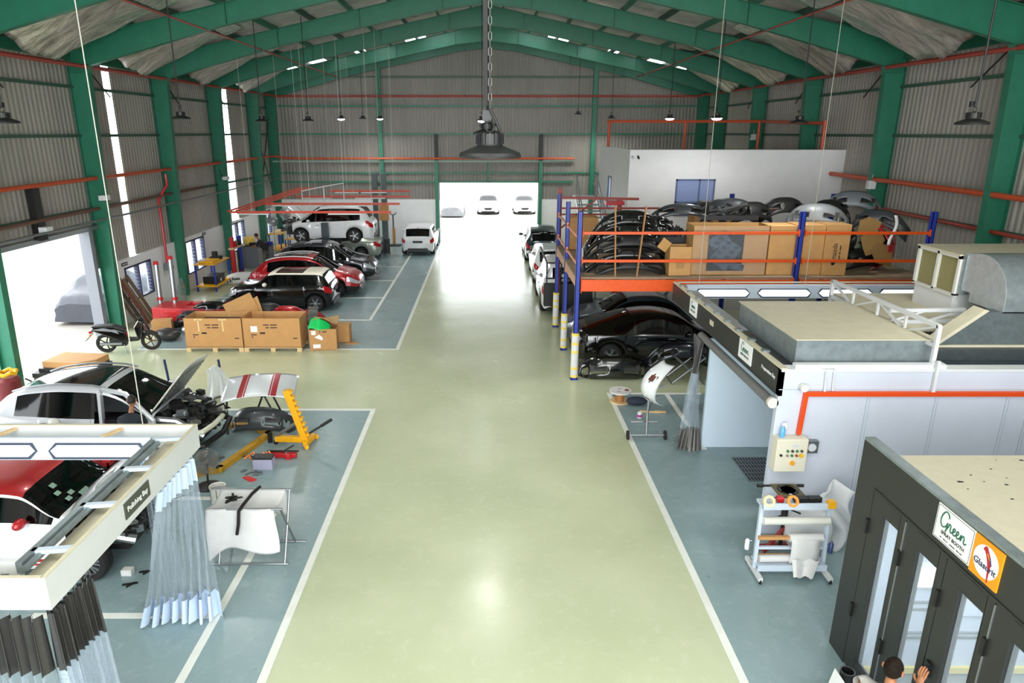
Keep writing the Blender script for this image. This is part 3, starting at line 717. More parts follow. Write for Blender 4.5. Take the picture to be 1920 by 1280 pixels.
el = [(11.65, 4.32), (11.2, 4.38)] + [(11.15 - .65 * math.sin(a), 3.73 + .65 * math.cos(a)) for a in [R(k) for k in range(0, 91, 10)]] + [(10.5, 3.55), (11.3, 3.55), (11.3, 3.7), (11.65, 3.7)]
MB().prism(el, 'yz', 8.2, 12.2).build('elbow_duct', 'galv', t, smooth='auto')
MB().prism([(a, b) for a, b in el], 'yz', 8.185, 8.2).build('elbow_side_seam', mat('light_galvanised', 'B4BABB', .35, .5, noise=.12, scale=9), t)
MB().box(8.16, 8.3, 11.5, 11.65, 3.62, 4.3).build('duct_flange', 'galv', t)
MB().prism([(7.2, 3.0), (7.9, 3.57), (12.2, 3.57), (12.2, 3.0)], 'xz', 10.5, 10.72).build('hopper_duct', mat('shaded_galvanised', '6E787A', .4, .5, noise=.2, scale=7), t)  # darker galvanised tone paints the shade on the upright front
MB().prism([(7.12, 3.0), (7.2, 3.0), (7.95, 3.6), (7.88, 3.62)], 'xz', 10.46, 10.74).box(7.1, 12.2, 10.46, 10.5, 2.99, 3.03).build('hopper_edge', 'beige', t)  # beige here paints the overhead light falling on the slope
# orange conduit and control panel on the near wall
tag(MB().bar((4.86, BYN - .035, 2.47), (12.2, BYN - .035, 2.47), .06, .07).bar((4.89, BYN - .035, 2.5), (4.86, BYN - .035, 1.8), .06, .07).build('orange_conduit', mat('vivid_orange_conduit', 'D8480E', .4), None), 'bright orange square conduit running along the booth wall to the control box', 'conduit')
t = thing('control_panel', 'cream control box with green and yellow buttons on the booth corner', 'control box', (4.72, BYN, 1.23))
MB().box(-.24, .24, -.2, 0, 0, .55).build('enclosure', mat('cream_enclosure', 'D6D2BE', .45), t, bevel=.01)
for k in range(4):
    for r_ in (0, 1):
        cc = [['3C7A48', '3A3A34', '3C7A48', '4A4038'], ['8A8A7A', '3C7A48', '9A3A20', 'E0B01C']][r_][k]
        MB().cyl((-.07 + k * .072, -.2, .36 - r_ * .075), (-.07 + k * .072, -.225, .36 - r_ * .075), .02 if cc != 'E0B01C' else .032, n=12).build('push_button', mat('button_' + cc, cc, .4), t)
MB().cyl((-.17, -.2, .29), (-.17, -.23, .29), .018, n=12).build('selector_knob', 'black', t)
MB().cyl((.02, -.2, .16), (.02, -.235, .16), .035, n=12).build('rotary_switch', mat('orange_switch', 'E09A18', .4), t)
MB().box(.0, .09, -.203, -.2, .42, .47).build('meter', 'lamplens', t)
t = thing('timer_box', 'small grey timer box with round dial right of the control box', 'timer', (5.07, BYN, 1.6))
MB().box(-.1, .1, -.1, 0, -.1, .1).build('case', 'steel', t); MB().cyl((0, -.1, 0), (0, -.115, 0), .065).build('dial', 'lamplens', t)
t = thing('spray_bottle', 'blue window cleaner spray bottle standing on the control box', 'spray bottle', (4.58, BYN - .1, 1.78))
MB().lathe([(.035, 0), (.04, .02), (.04, .12), (.015, .17), (.015, .19)], n=14).build('bottle', mat('blue_liquid', '5FA8DC', .15), t, smooth='auto')
MB().box(-.015, .05, -.015, .015, .19, .23).box(.03, .05, -.01, .01, .15, .2).build('trigger_head', 'label', t)
t = thing('wall_conduit', 'white cable pipes bending down the top of the booth wall', 'pipe', (5.15, BYN - .03, 2.5))
MB().tube([(-.35, .1, .37), (.0, .0, .35), (.02, 0, 0)], .016, 6).tube([(-.4, .12, .4), (.12, .0, .39), (.14, 0, .02)], .016, 6).build('pipes', 'white_metal', t)
t = thing('alarm_bell', 'small round sounder at the top of the orange conduit', 'sounder', (4.83, BYN - .02, 2.58)); MB().cyl((0, 0, 0), (0, -.08, 0), .06).build('body', 'off', t, smooth='auto')
# grating in the bay floor
t = thing('floor_grating', 'dark steel floor grating in front of the pale blue booth wall', 'floor grating', (5.45, 12.05, 0))
q = MB()
for k in range(18): q.box(-.5 + k * .06, -.48 + k * .06, -.5, .5, .006, .014)
for k in range(7): q.box(-.5, .56, -.5 + k * .16, -.48 + k * .16, .006, .016)
q.build('bars', 'steel', t); MB().box(-.5, .56, -.5, .5, .0045, .0055).build('pit', 'black', t)

# ================================================================ spray booth with glass doors, near right
t = thing('spray_booth', 'charcoal spray booth with tall glazed folding doors and dusty flat roof', 'spray booth', (0, 0, 0))
X0, Y1, ZT2 = 4.42, 7.3, 2.89; X1 = 10.8; Y0 = 2.3
YR = 6.84
MB().box(X0 + .1, X1, YR - .1, YR, 0, ZT2 - .02).box(X0 + .1, X1, Y0, Y0 + .1, 0, ZT2 - .02).box(X1 - .1, X1, Y0 + .1, YR - .1, 0, ZT2 - .02).build('rear_wall', 'bluewhite', t)
rf = mat('speckled_roof_sheet', 'C2BBA4', .6, noise=.05, scale=8)
MB().box(X0 + .12, X1, Y0, YR, ZT2 - .02, ZT2 + .0).build('roof_sheet', rf, t)
MB().box(X0, X0 + .12, Y0, Y1, ZT2 - .02, ZT2 + .012).build('roof_edge', 'galv', t)
sp = MB(); rnd.seed(21)
for k in range(70):
    x, y = rnd.uniform(X0 + .2, 7.5), rnd.uniform(4, YR - .1); s_ = rnd.uniform(.006, .022)
    sp.box(x, x + s_ * rnd.uniform(1, 2.4), y, y + s_, ZT2, ZT2 + .004)
so = sp.build('debris_specks', 'blackm', t); so['kind'] = 'stuff'
MB().box(X0, X0 + .1, Y0, Y1, 2.42, ZT2 - .02).box(X0, X0 + .1, 6.95, Y1, 0, 2.42).box(X0, X0 + .1, Y0, 3.02, 0, 2.42).box(X0 - .012, X0, Y0, 6.95, 2.41, 2.43).build('front_frame', 'charcoal', t)
edges = [6.95, 6.32, 5.66, 5.0, 4.34, 3.68, 3.02]
for k, (b, a) in enumerate(zip(edges, edges[1:])):
    d = MB(); e = .006; g0, g1, z0, z1 = a + .1, b - .22, .2, 2.2
    xa, xb = X0, X0 + .08
    d.box(xa, xb, a + e, g0, .03, 2.4).box(xa, xb, g1, b - e, .03, 2.4).box(xa, xb, g0, g1, .03, z0).box(xa, xb, g0, g1, z1, 2.4)
    do = d.build('door', 'charcoal', t, bevel=.006)
    MB().box(X0 + .05, X0 + .06, g0, g1, z0, z1).build('glass', M['pane'], do)
    rim = MB().box(X0 + .07, X0 + .085, g0, g0 + .02, z0, z1).box(X0 + .07, X0 + .085, g1 - .02, g1, z0, z1)
    rim.build('glass_seal', 'black', do)
    for zz in (.7, 1.85):
        MB().box(X0 - .03, X0, b - .02, b + .02, zz, zz + .18).build('hinge', 'black', do)
    if k == 2:
        MB().box(X0 - .03, X0, b - .13, b - .06, 1.1, 1.26).tube([(X0 - .03, b - .09, 1.2), (X0 - .07, b - .09, 1.2), (X0 - .07, b - .2, 1.2)], .012, 6).build('door_handle', 'black', do)
    if k % 2 == 1: MB().box(X0 - .012, X0, b - .012, b - .002, .05, 2.38).build('door_edge_seam', 'alu', do)
sg = MB().box(X0 - .012, X0 - .0, 5.38, 5.9, 2.5, 2.86).build('white_sign', 'label', t)
ln = MB(); xx = X0 - .0135
for (a, b, c_, d_) in ((5.39, 5.89, 2.51, 2.514), (5.39, 5.89, 2.846, 2.85), (5.39, 5.394, 2.51, 2.85), (5.886, 5.89, 2.51, 2.85)): ln.box(xx, xx + .002, a, b, c_, d_)
ln.build('sign_border', 'ink', sg)
script_green(xx, 5.64, 2.685, .125, sg)
text('small_lettering', 'SPRAY BOOTH', .05, 'ink', (xx, 5.63, 2.6), (R(90), 0, R(-90)), sg)
q = MB()
for k, w_ in enumerate((.03, .05, .022, .06, .035, .05, .04)): q.box(xx, xx + .002, 5.8 - k * .048 - w_ * .8, 5.8 - k * .048, 2.54, 2.55)
q.build('fine_print', 'ink', sg)
og = MB().box(X0 - .014, X0 - .0, 5.02, 5.37, 2.48, 2.86).build('orange_sign', mat('orange_sign', 'F09A12', .4), t)
xx = X0 - .016
MB().cyl((xx, 5.195, 2.67), (xx + .002, 5.195, 2.67), .152, n=40).build('white_disc', 'label', og)
pr = [(2.81, .035), (2.815, .01), (2.79, -.008), (2.74, -.045), (2.68, -.068), (2.64, -.062), (2.5, -.064), (2.5, -.052), (2.62, -.038), (2.68, -.02), (2.74, .01), (2.765, .03), (2.77, .05), (2.79, .048)]
o = MB(); o.prism([(5.195 + d_, z) for z, d_ in pr], 'yz', xx - .002, xx - .0005); o.build('parrot_mark', mat('parrot_red', 'B3222E', .5), og)
MB().prism([(5.165, 2.735), (5.128, 2.67), (5.118, 2.675), (5.15, 2.745)], 'yz', xx - .003, xx - .002).build('parrot_wing', mat('parrot_blue', '3A3E7A', .5), og)
MB().prism([(5.19, 2.765), (5.145, 2.715), (5.15, 2.705), (5.195, 2.752)], 'yz', xx - .003, xx - .002).build('parrot_wing', 'yellow', og)
text('lettering', 'Glasurit', .085, mat('navy_ink', '2A2A55', .5), (xx - .003, 5.195, 2.63), (R(90), 0, R(-90)), og)
# inside of the booth
MB().box(X0 + .1, X1 - .1, Y0 + .1, YR - .1, .004, .02).build('booth_floor', mat('booth_grey_floor', '7C8486', .5), t)
g = MB()
for k in range(26): g.box(5.0 + k * .07, 5.03 + k * .07, 3.6, 6.4, .02, .028)
g.build('floor_grate', 'steel', t)
MB().box(X0 + .1, X1 - .1, YR - .14, YR - .1, .06, .14).build('tape_line', mat('yellow_masking', 'DCCB66', .6), t)
for z in (1.15, 1.75):
    MB().box(5.2, 7.2, YR - .16, YR - .1, z - .25, z).build('wall_light', 'bluewhite', t)
q = MB()
for z in (.55, .62, .95, 1.05, 2.0, 2.06): q.box(4.7, 10.5, YR - .13, YR - .1, z, z + .02)
q.build('wall_rib', 'steel', t)
MB().box(4.75, 6.0, YR - .18, YR - .1, 1.28, 1.62).build('strip_light', 'white_metal', t, bevel=.03)
MB().box(4.8, 5.95, YR - .186, YR - .18, 1.32, 1.58).build('diffuser', 'lit', t)
o = area('booth_lamp', (6.0, 5.0, 2.6), (0, 0, 0), 2.5, 2.0, 130, (.92, .97, 1.0))
# ================================================================ cars
def make_wheel(name, r, wd, spokes, rim_m, parent, pos, side, split=False):
    # tyre with shoulders and tread edge; the rim is its sub-part
    w = MB().lathe([(r * .66, -wd / 2), (r * .9, -wd / 2 - .005), (r * .985, -wd * .36), (r, -wd * .2), (r, wd * .2), (r * .985, wd * .36), (r * .9, wd / 2 + .005), (r * .66, wd / 2)], ax='y', n=28, caps=False)
    wo = w.build('wheel', 'rubber', parent, smooth='auto', loc=pos)
    q = MB(); f = side * wd * .42
    q.lathe([(r * .62, f - side * .03), (r * .68, f), (r * .64, f + side * .012), (r * .6, f - side * .02)], ax='y', n=28, caps=False)
    q.lathe([(.001, f + side * .0), (r * .13, f - side * .01), (r * .15, f - side * .04)], ax='y', n=14, caps=False)
    for k in range(spokes):
        a = 2 * math.pi * k / spokes
        for da in ((-.16, .16) if split else (0,)):
            p0 = (r * .1 * math.cos(a), f - side * .015, r * .1 * math.sin(a)); p1 = (r * .63 * math.cos(a + da), f - side * .01, r * .63 * math.sin(a + da))
            q.bar(p0, p1, r * (.07 if split else .13), .03, up=(0, 1, 0))
    q.build('rim', rim_m, wo)
    MB().lathe([(.001, f - side * .05), (r * .66, f - side * .05)], ax='y', n=20, caps=False).build('brake_disc', 'blackm', wo)
    return wo

def car(label, loc, rz, top, belt, wid, roofw, L, wr, axles, body_m, glass, windows, zb0=.24, roof_m=None, rim=5, rim_m='alu', split=False, cut=None, hood_open=False,
        sunroof=None, plate=True, rails=None, cladding=None, stripes=None, wipers=True, tail='wide', grille=True, handle_m='chrome', cat='car', mirror_m=None, tail_m='tail', noside=()):
    """front is +x. top / belt: (x, z) lines along the car; wid / roofw: (x, half width); glass = (tail_base, roof_rear, roof_front, cowl)"""
    t = thing('car', label, cat, loc, rz)
    xr, xf = -L / 2, L / 2
    tb, rr, rf, cw = glass
    xs = set([xr, xf])
    n = int(L / .11)
    for k in range(n + 1): xs.add(round(xr + L * k / n, 3))
    ra = wr + .055
    for ax in axles:
        xs = {x for x in xs if not (abs(x - ax) < ra + .04)}
        for k in range(13):
            a = math.pi * k / 12; xs.add(round(ax + ra * math.cos(a), 4))
        xs.add(ax + ra + .002); xs.add(ax - ra - .002)
    ks = list(glass) + [p for w_ in windows for p in w_] + [k[0] for k in top] + ([cut] if cut else []) + ([sunroof[0], sunroof[1]] if sunroof else [])
    for k in ks:
        if xr < k < xf:
            near = [x for x in xs if abs(x - k) < .03 and not any(abs(abs(x - ax) - ra) < .004 for ax in axles)]
            for x in near: xs.discard(x)
            xs.add(k)
    xs = sorted(xs)
    if cut: xs = [x for x in xs if x <= cut + 1e-6]
    def zb(x):
        for ax in axles:
            d = abs(x - ax)
            if d < ra + .001: return max(zb0, wr + math.sqrt(max(0, ra * ra - d * d)))
        e = min(x - xr, xf - x)
        return zb0 + max(0, .12 - e) * .9
    NJ = 12
    def sect(x):
        zt = smooth_lerp(top, x); be = min(smooth_lerp(belt, x), zt - .012); b = min(zb(x), be - .03)
        w = smooth_lerp(wid, x); wrf = min(smooth_lerp(roofw, x), w - .06)
        h = be - b; cr = min(.07, (zt - be) * .35); z8 = zt - cr; g = z8 - be
        yb = w - .045
        return [(w - .07, b), (w - .015, b + .16 * h), (w, b + .42 * h), (w - .004, b + .7 * h), (w - .022, b + .92 * h), (yb, be),
                (yb + (wrf - yb) * .06, be + .06 * g), (yb + (wrf - yb) * .88 + .0, be + .9 * g), (wrf, z8), (wrf - .07, zt - cr * .35), (wrf * .5, zt - cr * .06), (0, zt)]
    S = [sect(x) for x in xs]
    parts = {}
    def P(i, j, sd): return (xs[i], sd * S[i][j][0], S[i][j][1])
    def put(nm, quad): parts.setdefault(nm, []).append(quad)
    doors = sorted(p for w_ in windows[:2] for p in w_)
    for i in range(len(xs) - 1):
        xm = (xs[i] + xs[i + 1]) / 2
        tall = min(S[i][8][1] - S[i][5][1], S[i + 1][8][1] - S[i + 1][5][1])
        for sd in (1, -1):
            for j in range(NJ - 1):
                nm = 'body'
                if j in (6,) and any(a <= xm <= b for a, b in windows) and max(S[i][8][1] - S[i][5][1], S[i+1][8][1] - S[i+1][5][1]) > .06:
                    k_ = [k for k, (a, b) in enumerate(windows) if a <= xm <= b][0]
                    nm = ('side_window', k_, sd)
                elif j == 6 and windows and min(a for a, b in windows) <= xm <= max(b for a, b in windows): nm = 'window_pillar'
                elif j >= 8 and rf < xm < cw: nm = 'windscreen'
                elif j >= 9 and tb < xm < rr: nm = 'rear_window'
                elif j >= 8 and rr <= xm <= rf:
                    nm = 'roof' if roof_m else 'body'
                    if sunroof and sunroof[0] < xm < sunroof[1] and j >= 9: nm = 'sunroof'
                elif j in (3, 4) and xm > xf - .42 and xm < xf - .02: nm = ('headlight', sd)
                elif j in (3, 4) and xm < xr + (.3 if tail == 'wide' else .2): nm = ('taillight', sd)
                elif j >= 6 and xm > cw and not cut: nm = 'bonnet'
                elif j <= 1 and cladding: nm = 'sill_cladding'
                elif j <= 5 and len(windows) and windows[0][0] <= xm <= windows[0][1] + .0: nm = ('door', 0, sd)
                elif j <= 5 and len(windows) > 1 and windows[1][0] <= xm <= windows[1][1]: nm = ('door', 1, sd)
                if nm in noside: continue
                put(nm, [P(i, j, sd), P(i + 1, j, sd), P(i + 1, j + 1, sd), P(i, j + 1, sd)])
    mats = {'body': body_m, 'windscreen': 'glass', 'rear_window': 'glass', 'side_window': 'glass', 'roof': roof_m or body_m, 'sunroof': 'gloss', 'window_pillar': 'gloss', 'headlight': 'head', 'taillight': tail_m, 'bonnet': body_m, 'sill_cladding': cladding or 'black', 'door': body_m}
    # end caps
    for i, nm, sgn in ((0, 'body', -1), (len(xs) - 1, 'body', 1)):
        if cut and sgn == 1: continue
        for sd in (1, -1):
            for j in range(NJ - 1):
                a, b = S[i][j], S[i][j + 1]
                q = [(xs[i], sd * a[0], a[1]), (xs[i], sd * b[0], b[1]), (xs[i], 0, b[1]), (xs[i], 0, a[1])]
                put('body', q)
    objs = {}
    for nm, quads in parts.items():
        base = nm if isinstance(nm, str) else nm[0]
        mb = MB()
        for q in quads: mb.add(q, [(0, 1, 2, 3)])
        bmesh.ops.remove_doubles(mb.bm, verts=mb.bm.verts, dist=.0005)
        objs[nm] = mb.build(base, mats[base], t, smooth=True)
        if base in ('door',):
            objs[nm].data.transform(Matrix.Diagonal((1, 1.006, 1, 1)))
    # undertray and inner dark
    wmin = min(k[1] for k in wid)
    ub = MB().box(xr + .25, (cut or xf) - .25, -wmin + .3, wmin - .3, zb0 - .04, wr * 1.9)
    ub.build('underbody', 'black', t)
    for ax in axles:
        if cut and ax > cut: pass
        for sd in (1, -1):
            w_ = smooth_lerp(wid, ax)
            make_wheel('wheel', wr, .215, rim, rim_m, t, (ax, sd * (w_ - .125), wr), sd, split)
    # mirrors
    mx = cw - .42; mw = smooth_lerp(wid, mx); mz = smooth_lerp(belt, mx) + .05
    for sd in (1, -1):
        mo = MB().ball((mx, sd * (mw + .09), mz + .04), (.08, .12, .075), 12, 8).bar((mx + .02, sd * (mw - .06), mz - .01), (mx, sd * (mw + .05), mz + .02), .05, .03)
        mo.build('mirror', mirror_m or body_m, t, smooth=True)
    for sd in (1, -1):
        for k, (a, b) in enumerate(windows[:2]):
            zz = smooth_lerp(belt, a + .15) - .1; ww = smooth_lerp(wid, a + .15) - .012
            MB().bar((a + .08, sd * (ww + .012), zz), (a + .27, sd * (ww + .012), zz), .02, .03, up=(0, 1, 0)).build('door_handle', handle_m, t)
    zr_ = smooth_lerp(belt, xr + .1)
    we = smooth_lerp(wid, xr)
    MB().box(xr - .02, xr + .02, -we + .15, we - .15, zb0 + .02, zb0 + .2).build('rear_valance', 'black', t)
    if plate:
        p = MB().box(xr - .03, xr - .015, -.26, .26, .68, .8).build('number_plate', 'black', t)
    if not cut and grille:
        wf_ = smooth_lerp(wid, xf); zt = smooth_lerp(top, xf)
        MB().box(xf - .01, xf + .02, -wf_ * .55, wf_ * .55, .48, min(.72, zt - .06)).build('grille', 'gloss', t, bevel=.01)
        MB().box(xf - .01, xf + .025, -wf_ * .8, wf_ * .8, zb0 + .03, zb0 + .12).build('front_intake', 'black', t)
        MB().box(xf + .02, xf + .032, -.24, .24, .42, .5).build('number_plate', 'black', t)
    if rails:
        for sd in (1, -1):
            pts = [(x, sd * (smooth_lerp(roofw, x) - .03), smooth_lerp(top, x) + .01) for x in [rr + (rf - rr) * k / 8 for k in range(9)]]
            MB().tube(pts, .02, 6).build('roof_rail', rails, t, smooth='auto')
    MB().bar((rr - .02, 0, smooth_lerp(top, rr) + .0), (rr - .14, 0, smooth_lerp(top, rr) + .06), .03, .02).build('antenna', 'black', t)
    return t

def suv(label, loc, rz, L=4.5, W=1.84, H=1.66, **k):
    h = L / 2; w = W / 2
    a = dict(top=[(-h, .9), (-h + .06, 1.0), (-h + .2, 1.1), (-h + .62, H - .2), (-h + 1.05, H - .07), (-.45, H), (.1, H - .02), (.42, H - .1), (1.25, 1.08), (1.5, 1.02), (h - .35, .93), (h - .1, .82), (h, .68)],
             belt=[(-h, .86), (-h + .3, 1.06), (-h + .9, 1.02), (-.3, .97), (1.1, .95), (h - .4, .86), (h, .62)], wid=[(-h, w - .2), (-h + .15, w - .05), (-h + .5, w), (h - .7, w), (h - .25, w - .08), (h, w - .32)],
             roofw=[(-h, w - .3), (-h + .5, w - .3), (-.2, w - .24), (.6, w - .26), (1.22, w - .13), (h - .4, w - .16), (h, w - .42)], L=L, wr=.345, axles=(-h + .88, h - .9),
             glass=(-h + .19, -h + .68, .34, 1.25), windows=[(-.72, .12), (.17, 1.16), (-1.4, -.78)])
    a.update(k); return car(label, loc, rz, **a)
def sedan(label, loc, rz, L=4.6, W=1.8, H=1.45, **k):
    h = L / 2; w = W / 2
    a = dict(top=[(-h, .82), (-h + .08, 1.0), (-h + .6, 1.04), (-1.35, 1.09), (-.85, H - .09), (-.4, H), (.15, H - .01), (.5, H - .09), (1.15, 1.02), (1.4, .97), (h - .35, .86), (h - .08, .74), (h, .64)],
             belt=[(-h, .76), (-h + .3, .95), (-.3, .94), (1.1, .9), (h - .4, .8), (h, .58)], wid=[(-h, w - .2), (-h + .15, w - .07), (-h + .5, w), (h - .7, w), (h - .25, w - .08), (h, w - .34)],
             roofw=[(-h, w - .24), (-1.3, w - .2), (-.8, w - .28), (.4, w - .28), (1.15, w - .13), (h - .4, w - .16), (h, w - .42)], L=L, wr=.315, axles=(-h + .98, h - .88),
             glass=(-1.42, -.82, .42, 1.15), windows=[(-.62, .1), (.15, 1.08), (-1.15, -.67)], zb0=.2)
    a.update(k); return car(label, loc, rz, **a)
def hatch(label, loc, rz, L=3.85, W=1.73, H=1.42, **k):
    h = L / 2; w = W / 2
    a = dict(top=[(-h, .82), (-h + .05, .95), (-h + .12, 1.02), (-h + .32, H - .06), (-h + .5, H), (0, H + .01), (.3, H - .02), (.42, H - .08), (.85, 1.02), (1.1, .97), (h - .3, .9), (h - .08, .8), (h, .66)],
             belt=[(-h, .8), (-h + .2, .96), (.85, .94), (h - .35, .84), (h, .6)], wid=[(-h, w - .2), (-h + .15, w - .05), (-h + .4, w), (h - .6, w), (h - .22, w - .06), (h, w - .3)],
             roofw=[(-h, w - .2), (-h + .4, w - .19), (.35, w - .17), (.85, w - .13), (h - .35, w - .18), (h, w - .4)], L=L, wr=.31, axles=(-h + .6, h - .75),
             glass=(-h + .11, -h + .33, .36, .85), windows=[(-.35, .78), (-1.4, -.4)], zb0=.2)
    a.update(k); return car(label, loc, rz, **a)

# --- bay of cars at the back left
white_p = paint('white_car_paint', 'E6E8EA', .0, .3); silver_p = paint('silver_car_paint', 'B9BFC0', .5, .3); champ_p = paint('champagne_car_paint', 'A9AEA2', .5, .3)
red_p = paint('red_car_paint', 'A80F1A', .25, .3); grey_p = paint('dark_grey_car_paint', '35383E', .45, .3); black_p = paint('black_car_paint', '040405', .0, .16)
teal_p = paint('dark_teal_car_paint', '20353B', .4, .28); navy_p = paint('blue_grey_car_paint', '46525F', .5, .3); lsil_p = paint('light_silver_paint', 'CDD0D4', .35, .3)
suv('red SUV with white roof rails and black sunroof, nose toward the aisle', (-7.25, 27.3, 0), 0, 4.35, 1.81, 1.62, body_m=red_p, rim=6, split=True, rails='white_metal', sunroof=(-1.0, .1), cladding='black')
suv('dark grey SUV parked nose to the aisle beyond the red one', (-7.2, 30.3, 0), 0, 4.55, 1.84, 1.68, body_m=grey_p, rim=5, split=True, cladding='black', sunroof=(-.8, .1))
mini = hatch('black hatchback with cream roof, its tail toward the aisle', (-7.6, 25.1, 0), 180, body_m=black_p, roof_m=mat('cream_roof_paint', 'E9E4D2', .35, coat=.6), rim=6, sunroof=(-.9, .1), mirror_m=mat('cream_roof_paint', 'E9E4D2'), cladding='black')
hatch('white hatchback seen from behind beside the back gate', (-3.68, 38.25, 0), 90, 4.15, 1.77, 1.46, body_m=white_p, rim=5)
sedan('champagne silver sedan on the floor behind the lifted white car', (-7.75, 35.85, 0), 180, 4.5, 1.72, 1.46, body_m=champ_p, rim=8)
mpv_t = [(-2.15, .86), (-2.1, 1.02), (-2.0, 1.12), (-1.7, 1.58), (-1.4, 1.7), (-.3, 1.73), (.3, 1.68), (.55, 1.58), (1.25, 1.06), (1.5, .98), (1.9, .86), (2.15, .7)]
mp = suv('white people carrier raised on the lift with its bonnet open', (-7.5, 33.0, 1.3), 180, 4.3, 1.76, 1.73, body_m=white_p, top=mpv_t, cut=1.62, rim=5, windows=[(-.66, .2), (.26, 1.18), (-1.55, -.72)], sunroof=None)
hd = MB().grid(lambda u, v: (-.0 + 1.0 * u, (v - .5) * 1.35 * (1 - .1 * u), .05 * math.sin(math.pi * v) + .03 * u), 8, 10).build('bonnet', white_p, mp, smooth=True, solid=.03, loc=(1.2, 0, 1.06)); hd.rotation_euler = (0, R(-42), 0)
def engine(parent, x0, x1, w, z0, z1, seed, n=46, light=('steel', 'alu')):
    rnd.seed(seed)
    a = MB().box(x0, x1 - .15, -w * .75, w * .75, z0, z0 + (z1 - z0) * .55); b = MB(); c_ = MB(); col = MB()
    for k in range(n):
        x, y, z = rnd.uniform(x0, x1), rnd.uniform(-w, w), rnd.uniform(z0 + .1, z1)
        mb = rnd.choice([a, a, b, c_])
        if rnd.random() < .5: mb.obox((x, y, z), (rnd.uniform(.06, .22), rnd.uniform(.06, .25), rnd.uniform(.05, .16)), Matrix.Rotation(rnd.uniform(0, 3), 3, 'Z'))
        else:
            p = [Vector((x, y, z))]
            for q in range(4): p.append(p[-1] + Vector((rnd.uniform(-.14, .14), rnd.uniform(-.16, .16), rnd.uniform(-.08, .07))))
            mb.tube(p, rnd.uniform(.012, .03), 6)
    a.build('engine_block', 'blackm', parent); b.build('engine_brackets', 'steel', parent); c_.build('engine_hoses', 'black', parent)
    for sd in (1, -1): MB().tube([(x0, sd * (w + .05), z1 - .1), ((x0 + x1) / 2, sd * (w + .02), z1 - .15), (x1, sd * (w - .1), z0 + .2)], .07, 8).build('frame_rail', light[1], parent, smooth='auto')
engine(mp, 1.55, 2.15, .62, .35, .98, 4, 50)
# two-post lift
t = thing('two_post_lift', 'dark two post car lift holding up the white people carrier', 'car lift', (-7.5, 33.0, 0))
for y, z in ((-1.25, 2.3), (1.45, 2.3)):
    MB().box(-.0 - .15, .15, y - .12, y + .12, 0, z).box(-.3, .3, y - .3, y + .3, 0, .03).build('post', mat('dark_blue_grey_steel', '2E3840', .45), t)
for y0, y1 in ((-1.2, -.5), (1.4, .5)):
    for x in (-1.0, 1.0): MB().bar((0, y0, 1.42), (x, y1, 1.42), .1, .1).build('lift_arm', 'black', t)
t = thing('lift_columns', 'pair of tall grey lift columns near the back wall', 'car lift', (-5.72, 36.9, 0))
for x in (-.2, .28): MB().box(x - .13, x + .13, -.12, .12, 0, 4.25).box(x - .2, x + .2, -.2, .2, 0, .04).build('column_post', mat('slate_steel', '4A5658', .45), t)
MB().box(-.1, .2, -.1, .1, 3.6, 3.75).build('crosshead', 'black', t); MB().box(.0, .5, -.2, -.13, 1.8, 2.6).build('brown_panel', 'card', t)
MB().box(.1, .45, -.15, .15, .04, .8).build('pump_unit', 'black', t)

# --- cars on the right beyond and under the rack
suv('dark teal SUV seen from behind, farthest in the row past the rack', (2.85, 36.2, 0), 90, 4.5, 1.85, 1.68, body_m=teal_p, rim=5)
hatch('white hatchback with red tail light, middle of the row past the rack', (2.88, 30.8, 0), 90, 4.2, 1.78, 1.5, body_m=white_p, rim=5)
jp = suv('white off-road wagon with tall black rear rack and thick tyres', (2.85, 25.75, 0), 90, 4.2, 1.8, 1.8, body_m=white_p, wr=.38, rim=6, rim_m='blackm',
         top=[(-2.1, 1.0), (-2.05, 1.12), (-1.95, 1.75), (-1.7, 1.82), (.2, 1.84), (.5, 1.78), (.85, 1.2), (1.1, 1.14), (1.9, 1.08), (2.05, .95), (2.1, .8)], glass=(-2.04, -1.93, .42, .85), windows=[(-.55, .1), (.18, .75), (-1.85, -.65)], plate=False)
q = MB(); 
for sx in (-.75, -.25, .25, .75): q.bar((-2.2, sx, .55), (-2.2, sx, 1.95), .05)
for z in (.6, 1.0, 1.4, 1.95): q.bar((-2.2, -.75, z), (-2.2, .75, z), .05)
q.bar((-2.2, -.75, 1.95), (1.0, -.75, 2.0), .05).bar((-2.2, .75, 1.95), (1.0, .75, 2.0), .05)
q.build('rear_rack', 'black', jp)
MB().box(-2.35, -2.12, -.85, .85, .42, 1.25).build('rear_bumper_box', 'blackm', jp, bevel=.04)
MB().box(-2.22, -2.1, .3, .85, 1.0, 1.4).build('white_tail_panel', 'white_metal', jp)
sedan('blue grey sedan under the rack deck, nose toward the aisle', (4.75, 21.1, 0), 180, 4.6, 1.82, 1.46, body_m=navy_p, rim=6)
fb = [(-2.3, .82), (-2.22, .98), (-2.0, 1.04), (-1.3, 1.22), (-.6, 1.41), (-.1, 1.45), (.3, 1.42), (.6, 1.34), (1.2, 1.02), (1.45, .96), (1.95, .84), (2.22, .74), (2.3, .64)]
sedan('glossy black fastback coupe under the rack behind the white bumper stand', (4.8, 19.0, 0), 0, 4.65, 1.84, 1.45, body_m=black_p, top=fb, glass=(-1.95, -.75, .42, 1.2), rim=5, split=True, wr=.33, tail_m='gloss', windows=[(-.66, .08), (.14, 1.12), (-1.25, -.72)])

